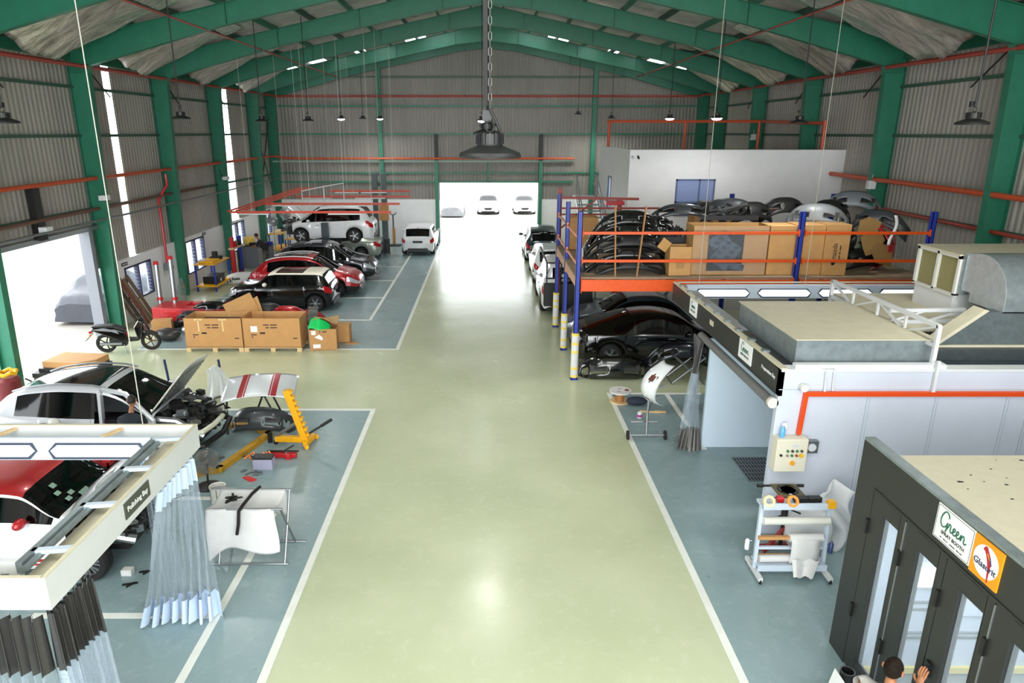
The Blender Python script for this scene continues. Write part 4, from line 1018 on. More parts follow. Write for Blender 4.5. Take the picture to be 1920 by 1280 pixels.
# --- outside in the yard
sedan('pale silver car outside the back gate facing in, middle one', (.1, 57.5, -.05), -90, 4.5, 1.8, 1.5, body_m=lsil_p, rim=5)
sedan('white car outside the back gate at the right, dark grille toward us', (3.05, 57.6, -.05), -90, 4.5, 1.8, 1.45, body_m=white_p, rim=5)
def covered(label, loc, rz, m, seed):
    t = thing('covered_car', label, 'covered car', loc, rz)
    tp = [(-2.2, .75), (-2.05, 1.0), (-1.4, 1.15), (-.8, 1.5), (.2, 1.52), (.8, 1.2), (1.7, 1.0), (2.1, .8), (2.2, .6)]
    def fn(u, v):
        x = -2.2 + 4.4 * u; a = math.pi * v; z = smooth_lerp(tp, x); w_ = .95 - .12 * (abs(x) / 2.2) ** 4
        c, s_ = math.cos(a), math.sin(a)
        y = -w_ * math.copysign(abs(c) ** .5, c); zz = .1 + (z - .1) * s_ ** .6
        f = .035 * math.sin(x * 13 + 7 * math.sin(v * 6 + seed)) * (1 - s_ * .5) + .02 * math.sin(v * 40 + x * 3)
        return (x, y * (1 + f), zz + f * .6)
    o = MB().grid(fn, 70, 36).build('cover', m, t, smooth=True)
    for u in (0, 1): MB().add([fn(u, k / 36) for k in range(37)], [tuple(range(37))]).build('cover_end', m, t)
    for ax in (-1.35, 1.35):
        for sd in (1, -1): make_wheel('wheel', .31, .2, 5, 'alu', t, (ax, sd * .78, .31), sd)
cov = mat('grey_car_cover', '3C4048', .5, noise=.2, scale=3)
covered('car under a crumpled grey cover outside the side door', (-13.9, 24.7, -.02), 90, cov, 0)
covered('car under a silver cover outside the back gate at the left', (-2.75, 55.6, -.02), 90, mat('silver_car_cover', '8A8D90', .35, .4, noise=.2, scale=3), 2)
covered('car under a silver cover just outside the left gate jamb', (-4.2, 46.0, -.02), 90, mat('silver_car_cover', '8A8D90'), 4)

# --- damaged cars near the left
sv = suv('silver SUV without its front end, bonnet raised and front door removed', (-7.75, 13.05, 0), -1, 4.4, 1.84, 1.62, body_m=lsil_p, cut=1.3, rim=5, rails='alu', sunroof=(-1.3, .2), noside=(('door', 1, -1), ('side_window', 1, -1)))
hd = MB().grid(lambda u, v: (1.0 * u, (v - .5) * 1.42 * (1 - .08 * u), .05 * math.sin(math.pi * v)), 8, 10).build('bonnet', mat('pale_bonnet', 'C9CBBE', .4), sv, smooth=True, solid=.03, loc=(1.22, 0, 1.08)); hd.rotation_euler = (0, R(-50), 0)
hq = MB()
for k in range(9): hq.box(.1 + k * .095, .15 + k * .095, -.5, .5, -.05, -.03)
hq.build('bonnet_ribs', 'steel', hd)
engine(sv, 1.2, 2.1, .62, .3, 1.02, 8, 90)
MB().tube([(1.9, -.75, .62), (2.12, -.6, .62), (2.2, -.2, .62), (2.2, .2, .62), (2.12, .6, .62), (1.9, .75, .62)], .055, 8).build('bumper_beam', mat('primer_white', 'D5D6C2', .5), sv, smooth='auto')
MB().tube([(1.8, -.85, .38), (2.15, -.7, .36), (2.28, 0, .36), (2.15, .7, .36), (1.8, .85, .38)], .06, 8).build('lower_lip', 'black', sv, smooth='auto')
MB().box(-.05, 1.25, -.78, -.6, .2, .95).build('cabin_interior', 'black', sv)
MB().bar((.28, -.88, .25), (.28, -.72, 1.55), .1, .06, up=(1, 0, 0)).build('centre_pillar', lsil_p, sv)
MB().tube([(1.25, -.87, .3), (1.32, -.86, .98), (.75, -.68, 1.45), (.3, -.66, 1.53)], .05, 8).build('door_frame', lsil_p, sv, smooth='auto')
mn = hatch('white hatchback with red roof in the polishing bay, nose stripped', (-7.0, 9.38, 0), 0, 3.85, 1.75, 1.42, body_m=white_p, roof_m=paint('red_roof_paint', 'B5121B', .1), cut=.98, rim=8, split=True, mirror_m=paint('red_roof_paint', 'B5121B', .1), wr=.315)
engine(mn, .95, 1.75, .58, .28, .8, 15, 70)
MB().box(-1.2, .8, -.872, -.866, .36, .43).box(-1.2, .8, -.872, -.866, .3, .33).build('red_side_stripe', paint('red_roof_paint', 'B5121B', .1), mn)
def mh(u, v): return (.95 * u, (v - .5) * 1.55 * (1 - .12 * u * u), .14 * math.sin(math.pi * v) ** .6 - .1 * u * u)
hole = lambda u, v: ((u - .7) * .95) ** 2 + ((abs(v - .5) - .3) * 1.2) ** 2 < .026
hd = MB().grid(mh, 36, 48, skip=hole).build('bonnet', white_p, mn, smooth=True, solid=.025, loc=(1.0, 0, .98)); hd.rotation_euler = (0, R(-44), 0)
dc = MB(); rnd.seed(2)
for (yy, zz, a, b) in ((-.35, 1.1, .1, .07), (-.22, 1.13, .1, .07), (-.38, 1.2, .1, .07), (-.3, 1.28, .1, .08), (-.05, 1.06, .2, .08)):
    x = .85 - (zz - 1.02) / .32 * .42; dc.obox((x + .035, yy, zz), (.004, a, b), Matrix.Rotation(R(-53), 3, 'Y'))
dc.build('windscreen_stickers', mat('pale_green_sticker', '8FB09C', .6), mn)
# ================================================================ polishing bay frame, near left
PX, PN, PF, PT, PB = -3.7, 4.88, 8.03, 2.74, 2.42
t = thing('polishing_bay_frame', 'suspended white overhead frame signed Polishing Bay with strip lights', 'overhead frame', (0, 0, 0))
LX = -8.6
MB().box(PX - .03, PX, PN, PF, PB, PT - .01).box(LX, PX - .03, PN, PN + .03, PB, PT - .01).box(LX, PX - .03, PF - .03, PF, PB, PT - .01).build('fascia_panel', 'white_metal', t)
MB().box(PX - .035, PX + .004, PN - .004, PF + .004, PT - .01, PT).box(LX, PX - .03, PN - .004, PN + .034, PT - .01, PT).box(LX, PX - .03, PF - .034, PF + .004, PT - .01, PT).build('panel_edge', 'lip', t)
MB().box(PX - .36, PX - .03, PN + .03, PF - .03, 2.54, 2.56).box(LX, PX - .36, PN + .03, PN + .3, 2.44, 2.46).build('dusty_tray', 'beige', t)
MB().box(PX - .42, PX - .36, PN + .25, PF - .4, 2.6, 2.71).cyl((PX - .33, PN + .25, 2.66), (PX - .33, PF - .4, 2.66), .032).build('inner_rail', 'galv', t)
MB().box(LX, PX - .42, PN + .28, PN + .33, 2.5, 2.7).build('inner_beam', 'white_metal', t)
for k in range(4): MB().bar((PX - .4, PN + .45 + k * .78, 2.69), (PX - .03, PN + .5 + k * .78, 2.69), .06, .04).build('cross_tie', 'bluewhite', t)
MB().prism([(7.58, 2.46), (7.7, 2.7), (7.74, 2.7), (7.74, 2.46)], 'yz', LX, PX - .45).build('light_panel', 'bluewhite', t)
strip_light(-5.36, -4.22, t, y=7.58, z=2.46, dy=.12, dz=.24); strip_light(-6.9, -5.55, t, y=7.58, z=2.46, dy=.12, dz=.24)
q = MB()
for x in (-4.65, -6.0, -7.4): q.bar((x - .12, 7.74, 2.69), (x, 8.0, 2.69), .05, .03)
q.build('bracket', 'wood', t)
o = MB().box(PX, PX + .008, 6.15, 6.68, 2.5, 2.68).build('sign_plate', mat('olive_grey_sign', '4A4E44', .5), t)
text('lettering', 'Polishing Bay', .082, 'label', (PX + .01, 6.415, 2.59), (R(90), 0, R(90)), o)
MB().box(-4.28, -4.22, PN + .26, PN + .28, 2.52, 2.58).build('end_bolt', 'steel', t)

def curtain(label, name, ta, tb, ba, bb, zt, zb, nf, amp, bands, cat='curtain', hooks=0, seed=1, flare=0):
    """bands: list of (top fraction, bottom fraction, material, part name)"""
    t = thing(name, label, cat, (0, 0, 0)); rnd.seed(seed)
    ph = [rnd.uniform(-.8, .8) for _ in range(nf + 2)]; am = [rnd.uniform(.6, 1.3) for _ in range(nf + 2)]
    ta, tb, ba, bb = map(Vector, (ta, tb, ba, bb))
    def fn(u, v):
        p = (ta.lerp(tb, u)).lerp(ba.lerp(bb, u), v); d = (tb - ta).lerp(bb - ba, v).normalized(); nrm = Vector((d.y, -d.x))
        i = int(min(u * nf, nf - 1)); a_ = am[i] * (amp * (.55 + .75 * v))
        s_ = math.sin(2 * math.pi * u * nf + ph[i] * v)
        p = p + nrm * a_ * s_ + d * .25 * a_ * math.sin(4 * math.pi * u * nf + 1.3 * v)
        return (p.x, p.y, zt + (zb - zt) * v + .02 * math.sin(u * 31) * v)
    for a, b, m, nm in bands:
        MB().grid(lambda u, v: fn(u, a + (b - a) * v), nf * 12, 10).build(nm, m, t, smooth=True)
    for k in range(hooks):
        u = (k + .5) / hooks; p = Vector(fn(u, 0))
        MB().tube([(p.x, p.y, zt - .02), (p.x + .012, p.y, zt + .03), (p.x, p.y + .006, zt + .07), (p.x - .012, p.y, zt + .04)], .004, 5).build('hook', 'steel', t)
    return t
curtain('bundled clear curtain with pale blue hem hanging at the far corner of the polishing bay', 'clear_curtain', (PX - .06, 6.95), (PX - .06, 7.9), (-4.6, 7.62), (-3.62, 7.8), 2.36, .03, 8, .1,
        [(0, .13, 'bvinyl', 'header_band'), (.13, .84, 'film', 'clear_sheet'), (.835, 1.0, 'bvinyl', 'hem_band')], hooks=8, seed=4)
curtain('grey vinyl curtain on hooks along the near side of the polishing bay', 'vinyl_curtain', (-6.2, 4.86), (-3.78, 4.86), (-6.2, 4.86), (-3.78, 4.86), 2.36, .05, 26, .075,
        [(0, .25, 'vinyl', 'header_band'), (.25, 1, 'film', 'clear_sheet')], hooks=15, seed=6)
curtain('grey vinyl curtain bunched at the near corner of the polishing bay', 'vinyl_curtain', (-3.76, 4.9), (-3.7, 5.45), (-3.76, 4.9), (-3.66, 5.5), 2.36, .05, 9, .09,
        [(0, .26, 'vinyl', 'header_band'), (.26, 1, 'film', 'clear_sheet')], hooks=8, seed=8)
curtain('bundle of pale curtain at the back of the polishing bay behind the raised bonnet', 'clear_curtain', (-4.42, 7.85), (-4.2, 7.95), (-4.45, 7.9), (-4.15, 8.0), 2.36, .05, 5, .06,
        [(0, .2, 'bvinyl', 'header_band'), (.2, 1, 'film', 'clear_sheet')], seed=9)
curtain('clear and grey curtain bundle hanging beside the pale blue preparation bay wall', 'clear_curtain', (4.34, 13.15), (4.36, 13.7), (3.92, 12.95), (4.42, 12.85), 2.28, .02, 6, .08,
        [(0, .3, 'vinyl', 'header_band'), (.3, .82, 'film', 'clear_sheet'), (.815, 1, mat('dusty_grey_hem', '7C7A76', .5, noise=.2), 'hem_band')], seed=12)

# ================================================================ things on the near left floor
def tubes(paths, r, n=8):
    q = MB()
    for p in paths: q.tube(p, r, n)
    return q
t = thing('folding_trestle', 'folding steel trestle stand draped with a white sheet', 'trestle', (-3.6, 9.25, 0))
for x in (-.48, .52):
    tubes([[(x, .3, .02), (x, -.02, .55), (x, -.25, .93)], [(x, -.3, .02), (x, .02, .55), (x, .25, .98)]], .018).build('leg', 'steel', t, smooth='auto')
tubes([[(-.55, -.25, .93), (.55, -.25, .93)], [(-.55, .25, .98), (.55, .25, .98)], [(-.6, -.3, .02), (.58, -.3, .02)], [(-.55, .3, .02), (.7, .3, .02)]], .018).build('cross_bar', 'steel', t, smooth='auto')
def sh(u, v):
    x = -.56 + 1.0 * u; s_ = v * 2.2
    if s_ < .45: y, z = .27 + .0, .99 - (.45 - s_)
    elif s_ < 1.0: k = (s_ - .45) / .55; y, z = .27 - .54 * k, .995 - .05 * k - .07 * math.sin(math.pi * k)
    else: y, z = -.28 - .035 * math.sin(u * 9 + s_), .94 - (s_ - 1.0) * (.5 + .26 * (1 - u) - .12 * math.sin(u * 5))
    return (x + .02 * math.sin(s_ * 4) - .04 * max(0, s_ - 1) * (1 - u) * 2, y + .012 * math.sin(u * 11 + s_ * 3), z)
o = MB().grid(sh, 20, 44).build('white_sheet', 'cloth', None, smooth=True, solid=.006, loc=(-3.6, 9.25, 0)); tag(o, 'white sheet draped over the folding trestle', 'sheet')
tag(MB().tube([(-.0, .3, 1.0), (-.06, .1, .99), (-.1, -.2, .97), (-.13, -.31, .93), (-.15, -.33, .72), (-.19, -.33, .55)], .025, 8).build('black_trim_strip', 'black', None, smooth='auto', loc=(-3.55, 9.25, 0)), 'curved black rubber strip lying over the white sheet', 'trim strip')
rnd.seed(31); q = MB()
for k in range(6): q.obox((rnd.uniform(-.12, .12), rnd.uniform(-.06, .06), .02 + k * .012), (.16, .035, .02), Matrix.Rotation(rnd.uniform(0, 3), 3, 'Z') @ Matrix.Rotation(rnd.uniform(-.4, .4), 3, 'Y'))
tag(q.build('clip_pile', 'black', None, loc=(-3.78, 9.22, .945)), 'small heap of black plastic clips on the white sheet', 'plastic clips')
t = thing('pedestal_fan', 'low pedestal fan with round wire guard on the grey floor', 'fan', (-5.18, 11.35, 0))
MB().lathe([(.22, 0), (.22, .02), (.05, .04), (.03, .06)], n=20).build('base', 'black', t, smooth='auto')
MB().cyl((0, 0, .04), (0, .05, .42), .018).build('pole', 'black', t)
fm = Matrix.Rotation(R(22), 4, 'X')
g = MB()
for rr_ in (.06, .1, .14, .18, .22, .25): g.tube([(rr_ * math.cos(a), -.06 + .05 * (rr_ / .25), rr_ * math.sin(a)) for a in [k * math.pi / 12 for k in range(24)]], .0035, 4, closed=True)
for k in range(40):
    a = k * math.pi / 20; g.tube([(.03 * math.cos(a), -.065, .03 * math.sin(a)), (.16 * math.cos(a), -.05, .16 * math.sin(a)), (.25 * math.cos(a), 0, .25 * math.sin(a)), (.15 * math.cos(a), .06, .15 * math.sin(a))], .002, 4)
go = g.build('wire_guard', 'steel', t, loc=(0, .02, .5)); go.rotation_euler = (R(-35), 0, R(12))
bl_ = MB()
for k in range(3):
    a0 = k * 2.094; bl_.grid(lambda u, v: ((.03 + .19 * u) * math.cos(a0 + (v - .5) * 1.5), .03 * (v - .5), (.03 + .19 * u) * math.sin(a0 + (v - .5) * 1.5)), 6, 6)
bo = bl_.build('fan_blade', mat('smoky_plastic', '5A564A', .4), t, solid=.004, loc=(0, .02, .5)); bo.rotation_euler = (R(-35), 0, R(12))
bo = MB().cyl((0, .0, 0), (0, .16, 0), .05).build('motor', mat('brown_motor', '6E5A40', .5), t, loc=(0, .02, .5)); bo.rotation_euler = (R(-35), 0, R(12))
t = thing('paint_bucket', 'dented white paint tin with drips beside the fan', 'paint tin', (-4.78, 10.82, 0))
MB().lathe([(.13, 0), (.135, .01), (.135, .29), (.145, .3), (.145, .315), (.13, .3), (.125, .24)], n=24).build('tin', 'off', t, smooth='auto')
MB().lathe([(.127, .24), (.001, .25)], n=20).build('paint_inside', mat('grey_paint_mix', '8C8B92', .4, noise=.5, scale=18), t)
MB().box(.02, .028, -.139, -.134, .02, .29).box(-.1, -.092, -.1, -.095, .05, .28).build('paint_drip', 'ink', t)
q = MB()
pts = [(-5.85, 14.0), (-5.2, 14.0), (-4.72, 13.55), (-5.2, 11.95), (-5.95, 11.55)]
for a, b in zip(pts, pts[1:]): q.bar((a[0], a[1], .05), (b[0], b[1], .05), .13, .1)
for a in pts[1:-1]: q.lathe([(.09, .0), (.09, .1)], (a[0], a[1], 0), n=10)
tag(q.build('straightening_rail', 'dyellow'), 'worn yellow floor rail bent in an angle around the stripped SUV nose', 'floor rail')
t = thing('pulling_tower', 'yellow frame puller with notched leaning post on castors', 'frame puller', (-4.2, 13.15, 0))
MB().bar((-.25, 0, .14), (.45, -.05, .14), .12, .12).bar((.42, -.22, .1), (.5, .25, .1), .1, .1).build('base', 'yellow', t, bevel=.01)
MB().bar((.36, 0, .16), (.06, .02, 1.22), .13, .13, up=(0, 1, 0)).build('post', 'yellow', t, bevel=.008)
q = MB()
for k in range(9):
    c_ = Vector((.36, 0, .2)).lerp(Vector((.06, .02, 1.2)), k / 8.5); q.obox(c_ + Vector((.08, 0, .04)), (.06, .1, .06), Matrix.Rotation(R(30), 3, 'Y'))
q.build('teeth', 'yellow', t)
for (x, y) in ((.46, -.24), (.54, .27), (-.25, 0)):
    MB().lathe([(.04, -.02), (.05, -.015), (.05, .015), (.04, .02)], (x, y, .05), ax='y', n=14).build('castor', 'rubber' if x < 0 else 'yellow', t)
MB().cyl((-.22, .0, .2), (.25, 0, .52), .035).cyl((-.05, 0, .31), (.28, 0, .55), .02).build('hydraulic_ram', 'steel', t, smooth='auto')
MB().cyl((.38, 0, .2), (.95, .05, .55), .022).cyl((.72, .03, .41), (.95, .05, .55), .034).build('pump_handle', 'blackm', t, smooth='auto')
MB().cyl((-.4, .1, .0), (-.4, .1, .22), .05).build('pump_foot', 'black', t)
t = thing('hydraulic_jack', 'red hydraulic foot pump lying by the yellow rail', 'hydraulic pump', (-4.15, 12.55, 0))
MB().bar((-.32, 0, .06), (.3, -.02, .06), .1, .09).box(.1, .2, -.12, .0, 0, .12).build('pump_body', 'red', t, bevel=.01); MB().bar((-.3, .03, .13), (.34, .02, .13), .04, .02).build('pump_lever', 'black', t); MB().cyl((.1, -.03, .1), (.1, -.03, .14), .03).build('cap', 'chrome', t)
t = thing('car_battery', 'grey car battery standing by the yellow rail', 'battery', (-4.37, 12.1, 0))
MB().box(-.19, .19, -.1, .1, 0, .22).build('battery_case', mat('lilac_grey_case', 'A9A8C0', .45), t, bevel=.008); MB().box(-.19, .19, -.1, .1, .22, .26).build('battery_top', 'charcoal', t); MB().cyl((-.12, -.05, .26), (-.12, -.05, .28), .014).build('terminal', 'steel', t)
t = thing('red_rag', 'flat bright red tray on the grey floor', 'tray', (-4.52, 11.62, 0)); q = MB().prism([(-.13, .05), (-.05, .1), (.16, -.03), (.06, -.1)], 'xy', .005, .03); q.build('tray_sheet', mat('bright_red_plastic', 'D0201C', .4), t)
rnd.seed(41); 
for lb, x, y, m_ in (('loose hand tools scattered beside the red tray', -4.6, 11.85, 'steel'), ('orange cable coil on the yellow rail', -4.62, 12.35, 'amber')):
    q = MB()
    for k in range(9 if m_ == 'steel' else 5):
        a = rnd.uniform(-.2, .2); b = rnd.uniform(-.12, .12); L_ = rnd.uniform(.06, .18)
        q.bar((a, b, .015), (a + L_, b + rnd.uniform(-.1, .1), .02), .025, .02) if m_ == 'steel' else q.tube([(a, b, .12), (a + .08, b + .06, .16), (a + .14, b - .04, .13)], .02, 6)
    tag(q.build('hand_tools' if m_ == 'steel' else 'cable_coil', m_, None, loc=(x, y, 0)), lb, 'tools' if m_ == 'steel' else 'cable')
tag(MB().tube([(-.3, 0, .015), (-.1, .1, .015), (.2, -.05, .015), (.5, .2, .02), (.7, .55, .03)], .01, 6).build('air_hose', 'wire', None, loc=(-4.75, 12.5, 0)), 'thin black hose running from the yellow puller', 'hose')
tag(MB().tube([(-5.9, 11.3, .012), (-5.6, 10.9, .012), (-5.3, 11.2, .012)], .01, 6).build('power_cord', 'wire'), 'black power cord trailing from the pedestal fan', 'cord')
q = MB().box(-.1, .1, -.05, .05, 0, .07).bar((-.2, .05, .03), (.15, .1, .03), .03, .03)
tag(q.build('spray_gun', 'steel', None, loc=(-5.45, 12.4, 0)), 'small grey tool lying near the fan guard', 'tool')
# bonnet with red stripes on stand
t = thing('panel_stand', 'black folding stand holding the red striped bonnet', 'stand', (-4.9, 13.95, 0))
tubes([[(-.35, 0, 0), (.05, 0, .95)], [(.35, 0, 0), (-.05, 0, .95)], [(-.75, -.3, 0), (-.72, -.2, .9)], [(.35, .35, 0), (0, .3, .95)]], .022).build('stand_leg', 'black', t, smooth='auto')
tubes([[(-.8, 0, .92), (.6, 0, .95)]], .025).build('stand_bar', 'black', t)
def bonn(u, v): return (-.75 + 1.5 * u, (v - .5) * (1.0 - .1 * math.sin(math.pi * u)), .16 * math.sin(math.pi * (.12 + .76 * u)) - .02 - .06 * (v - .5) ** 2 - (.1 if u > .95 else 0) * (u - .95) * 8)
t = thing('car_bonnet', 'detached white bonnet with two red stripes on a stand', 'bonnet', (-4.92, 13.9, .95)); t.rotation_euler = (R(12), 0, R(8))
hb = MB().grid(bonn, 28, 10).build('bonnet_skin', paint('silver_white_paint', 'D2D6D8', .2, .3), t, smooth=True, solid=.02)
for u0 in (.22, .68):
    MB().grid(lambda u, v: tuple(Vector(bonn(u0 + .075 * u, v)) + Vector((0, 0, .013))), 4, 10).build('red_stripe', paint('stripe_red', '9E1220', .1), hb)
    MB().grid(lambda u, v: tuple(Vector(bonn(u0 + (-.03 if u0 > .5 else .085) + .02 * u, v)) + Vector((0, 0, .013))), 2, 10).build('red_stripe', paint('stripe_red', '9E1220', .1), hb)
bumper('silver front bumper with black mesh lying under the striped bonnet', (-4.95, 13.55, .42), 0, 1.5, .55, .5, mat('silver_black_bumper', '34373A', .32, coat=.3), tilt=-25, sag=-.16)
MB_ = MB()
tag(MB().grid(lambda u, v: (.62 * (u - .5) * (1.1 - .55 * v), .3 * math.cos(v * 2.4) * (v - .3) + .05 * math.sin(u * 15), .1 + .85 * v - .25 * abs(u - .6)), 16, 16).build('plastic_wrapping', M['bag'], None, smooth=True, solid=.01, loc=(-6.6, 15.7, 0)), 'crumpled translucent plastic wrapping behind the raised silver bonnet', 'plastic wrap')
for x, lb in ((-8.15, 'thin dark blue post behind the silver SUV windscreen'), (-6.78, 'thin dark blue post behind the crumpled plastic wrapping')):
    t = thing('barrier_post', lb, 'post', (x, 16.45, 0), 0, 'barrier posts'); MB().cyl((0, 0, 0), (-.05, 0, .78), .03).build('post', mat('dark_blue_post', '25305C', .5), t); MB().lathe([(.13, 0), (.13, .02), (.03, .04)], n=16).build('base', 'black', t)
# flat stack by the side door
for k, (lb, z, m_, w_, d_) in enumerate((('dark lower board of the flat stack by the side door', .0, 'dwood', 1.5, .9), ('black panel in the flat stack by the side door', .12, 'blackm', 1.6, 1.0), ('black liner sheet in the flat stack by the side door', .22, 'black', 1.4, .9), ('flat brown carton topping the stack by the side door', .34, 'card', 1.3, .85))):
    t = thing('stacked_board' if k < 3 else 'flat_carton', lb, 'panel' if k < 3 else 'box', (-11.25 + .06 * k, 17.45, z), 8 - 5 * k, 'flat stack by the side door')
    MB().prism([(-w_ / 2, -d_ / 2), (w_ / 2 - .3, -d_ / 2), (w_ / 2, -d_ / 2 + .35), (w_ / 2, d_ / 2), (-w_ / 2, d_ / 2)], 'xy', 0, .115 if k < 3 else .16).build('board', m_, t)
t = thing('gas_drum', 'red drum with yellow cap at the foot of the green column', 'drum', (-11.35, 15.2, 0)); MB().lathe([(.25, 0), (.26, .02), (.26, .7), (.2, .78)], n=20).build('drum_body', mat('dull_red_drum', '6E1F1F', .5), t, smooth='auto'); MB().tube([(.2 * math.cos(a), .2 * math.sin(a), .85 + .05 * (k % 2)) for k, a in enumerate([i * .63 for i in range(10)])], .05, 6, closed=True).build('yellow_coil', 'yellow', t)
t = thing('polishing_tool', 'cream angle polisher resting by the silver SUV door', 'tool', (-8.4, 12.0, .0)); MB().box(-.3, .3, -.06, .06, 0, .9).build('stool', 'off', t); MB().ball((.15, 0, 1.0), (.12, .07, .1)).build('polisher_head', 'off', t, smooth=True); MB().cyl((-.12, -.0, .93), (-.12, .0, .96), .09).build('pad', 'steel', t)
# red trolley behind the polishing bay
t = thing('tool_trolley', 'red tool trolley full of tins and brushes behind the polishing bay', 'trolley', (-6.9, 10.75, 0))
tr_ = MB()
for z in (.35, .82): tr_.box(-.45, .45, -.25, .25, z, z + .02).box(-.45, .45, -.25, -.23, z, z + .1).box(-.45, .45, .23, .25, z, z + .1).box(-.45, -.43, -.25, .25, z, z + .1).box(.43, .45, -.25, .25, z, z + .1)
tr_.build('tray', 'red', t)
for x in (-.43, .43):
    for y in (-.23, .23): MB().box(x - .02, x + .02, y - .02, y + .02, .08, .86).build('leg', 'red', t); MB().lathe([(.03, -.015), (.04, 0), (.03, .015)], (x, y, .04), ax='y', n=12).build('castor', 'rubber', t)
for k, (x, y, r_, h_, m_, lb) in enumerate(((-.1, .0, .06, .12, 'off', 'white pot on the red tool trolley'), (.1, .08, .05, .1, 'steel', 'steel tin on the red tool trolley'), (.2, -.05, .02, .26, 'black', 'black brush upright on the red tool trolley'), (-.3, .1, .07, .15, 'blue', 'blue tin on the red tool trolley'))):
    tag(MB().lathe([(r_ * .9, 0), (r_, .01), (r_, h_ * .9), (r_ * .8, h_)], n=14).build('tin', m_, None, smooth='auto', loc=(-6.9 + x, 10.75 + y, .842)), lb, 'tin')
t = thing('blue_bin', 'dark blue bin behind the red roofed hatchback', 'bin', (-7.75, 10.95, 0)); MB().box(-.35, .35, -.2, .2, 0, .98).build('bin_body', mat('deep_blue_plastic', '1C2A6A', .4), t, bevel=.03); MB().box(-.37, .37, -.22, .22, .98, 1.02).build('bin_lid', mat('deep_blue_plastic', '1C2A6A'), t)
t = thing('foam_block', 'small white foam block by the stripped hatchback wheel', 'block', (-5.35, 8.72, 0)); MB().box(-.08, .08, -.06, .06, 0, .1).build('block_body', 'cloth', t, bevel=.015)
rnd.seed(51)
for k, (x, y, lb) in enumerate(((-5.1, 8.75, 'black plastic scrap beside the white foam block'), (-5.2, 8.45, 'thin black strip on the floor before the hatchback'), (-4.0, 9.55, 'black metal bar lying behind the white sheet'))):
    q = MB().bar((-.1, 0, .012), (.1, .05, .012), .03, .02).bar((-.02, -.05, .012), (.06, .06, .012), .025, .02)
    tag(q.build('scrap_piece', 'black', None, loc=(x, y, 0)), lb, 'scrap')

# ================================================================ between the bays: big cartons, scooter, side wall
def pallet(label, loc, sx, sy):
    t = thing('pallet', label, 'pallet', loc, 0, 'pallets under the big cartons')
    for k in range(6): MB().box(-sx / 2, sx / 2, -sy / 2 + k * (sy - .1) / 5, -sy / 2 + k * (sy - .1) / 5 + .1, .1, .125).build('slat', 'wood', t)
    for x in (-sx / 2 + .07, 0, sx / 2 - .07):
        for y in (-sy / 2 + .05, sy / 2 - .05): MB().box(x - .07, x + .07, y - .05, y + .05, 0, .1).build('block', 'wood', t)
pallet('pine pallet under the carton with two tape strips', (-8.16, 19.98, 0), 1.72, .9); pallet('pine pallet under the carton with a paper label', (-6.42, 19.98, 0), 1.72, .9)
boxm = mat('orange_brown_cardboard', 'BE8E58', .75, noise=.06, scale=4)
for k, (x, lb) in enumerate(((-8.16, 'big open brown carton with two strips of tape on its front'), (-6.42, 'big open brown carton with a white paper label on its front'))):
    t = carton('pallet_carton', lb, (x, 19.98, .127), 0, 1.7, .86, .9, boxm, 'big open cartons')
    q = MB()
    for i, ws in enumerate(((-.24, .17, .2), (-.17, .1, .2))):
        xx = ws[0]
        for w_ in ws[1:]: q.box(xx, xx + w_, -.433, -.431, .68 - i * .085, .715 - i * .085); xx += w_ + .04
    q.build('faded_print', mat('faded_ink', '4A3626', .7), t)
    MB().box(-.35, -.2, -.433, -.431, .42, .47).box(.62, .75, -.433, -.431, .27, .3).box(-.62, -.45, -.433, -.431, .38, .41).box(-.6, -.57, -.433, -.431, .3, .35).build('printed_mark', 'ink', t)
    if k == 0:
        for xx in (-.42, .3): MB().box(xx - .02, xx + .02, -.434, -.431, .5, .86).box(xx - .12, xx + .12, -.434, -.431, .84, .88).build('tape', mat('pale_tape', 'DCC48C', .5), t)
        MB().box(-.5, .7, -.3, .3, .05, .75).build('dark_contents', 'blackm', t)
    else:
        MB().box(-.62, -.42, -.434, -.431, .48, .66).build('paper_label', 'label', t)
for x, y, z, rz, rx, lb in ((-7.45, 20.55, 1.05, 35, -20, 'open tan carton flap leaning up behind the big cartons'), (-7.05, 20.7, 1.0, -60, 10, 'second tan carton side leaning behind the big cartons')):
    t = thing('carton_piece', lb, 'cardboard', (x, y, z - .35), rz); o = MB().box(-.45, .45, -.008, .008, 0, .75).build('sheet', 'card2', t); o.rotation_euler = (R(rx), R(-18), 0)
t = carton('carton', 'tan carton with torn labels heaped with green plastic and paper', (-4.98, 20.0, 0), 8, .8, .72, .66, 'card', None)
MB().box(-.33, -.2, -.364, -.361, .5, .62).prism([(-.25, .42), (-.1, .5), (0, .4), (-.02, .32), (-.12, .36)], 'xz', -.364, -.361).box(-.3, -.08, -.364, -.361, .08, .2).build('paper_label', 'label', t)
MB().box(.0, .12, -.364, -.361, .57, .6).box(-.1, -.06, -.364, -.361, .57, .6).build('printed_mark', 'ink', t)
tag(MB().grid(lambda u, v: (-.38 + .62 * u, -.35 + .3 * v + .04 * math.sin(u * 9), .68 + .28 * math.sin(math.pi * min(1, .25 + u * .6)) * v - .12 * u * u), 12, 8).build('green_plastic', mat('bright_green_plastic', '18C25E', .35), None, smooth=True, solid=.02, loc=(-4.98, 20.0, 0)), 'bright green plastic sheet sticking out of the tan carton', 'plastic')
tag(MB().grid(lambda u, v: (-.3 + .75 * u, -.1 + .45 * v, .9 + .06 * math.sin(u * 5 + v * 3) - .12 * abs(u - .4)), 12, 8).build('brown_paper', mat('kraft_paper', 'A98A5C', .8), None, solid=.02, loc=(-4.98, 20.0, 0)), 'folded brown paper on top of the tan carton', 'paper')
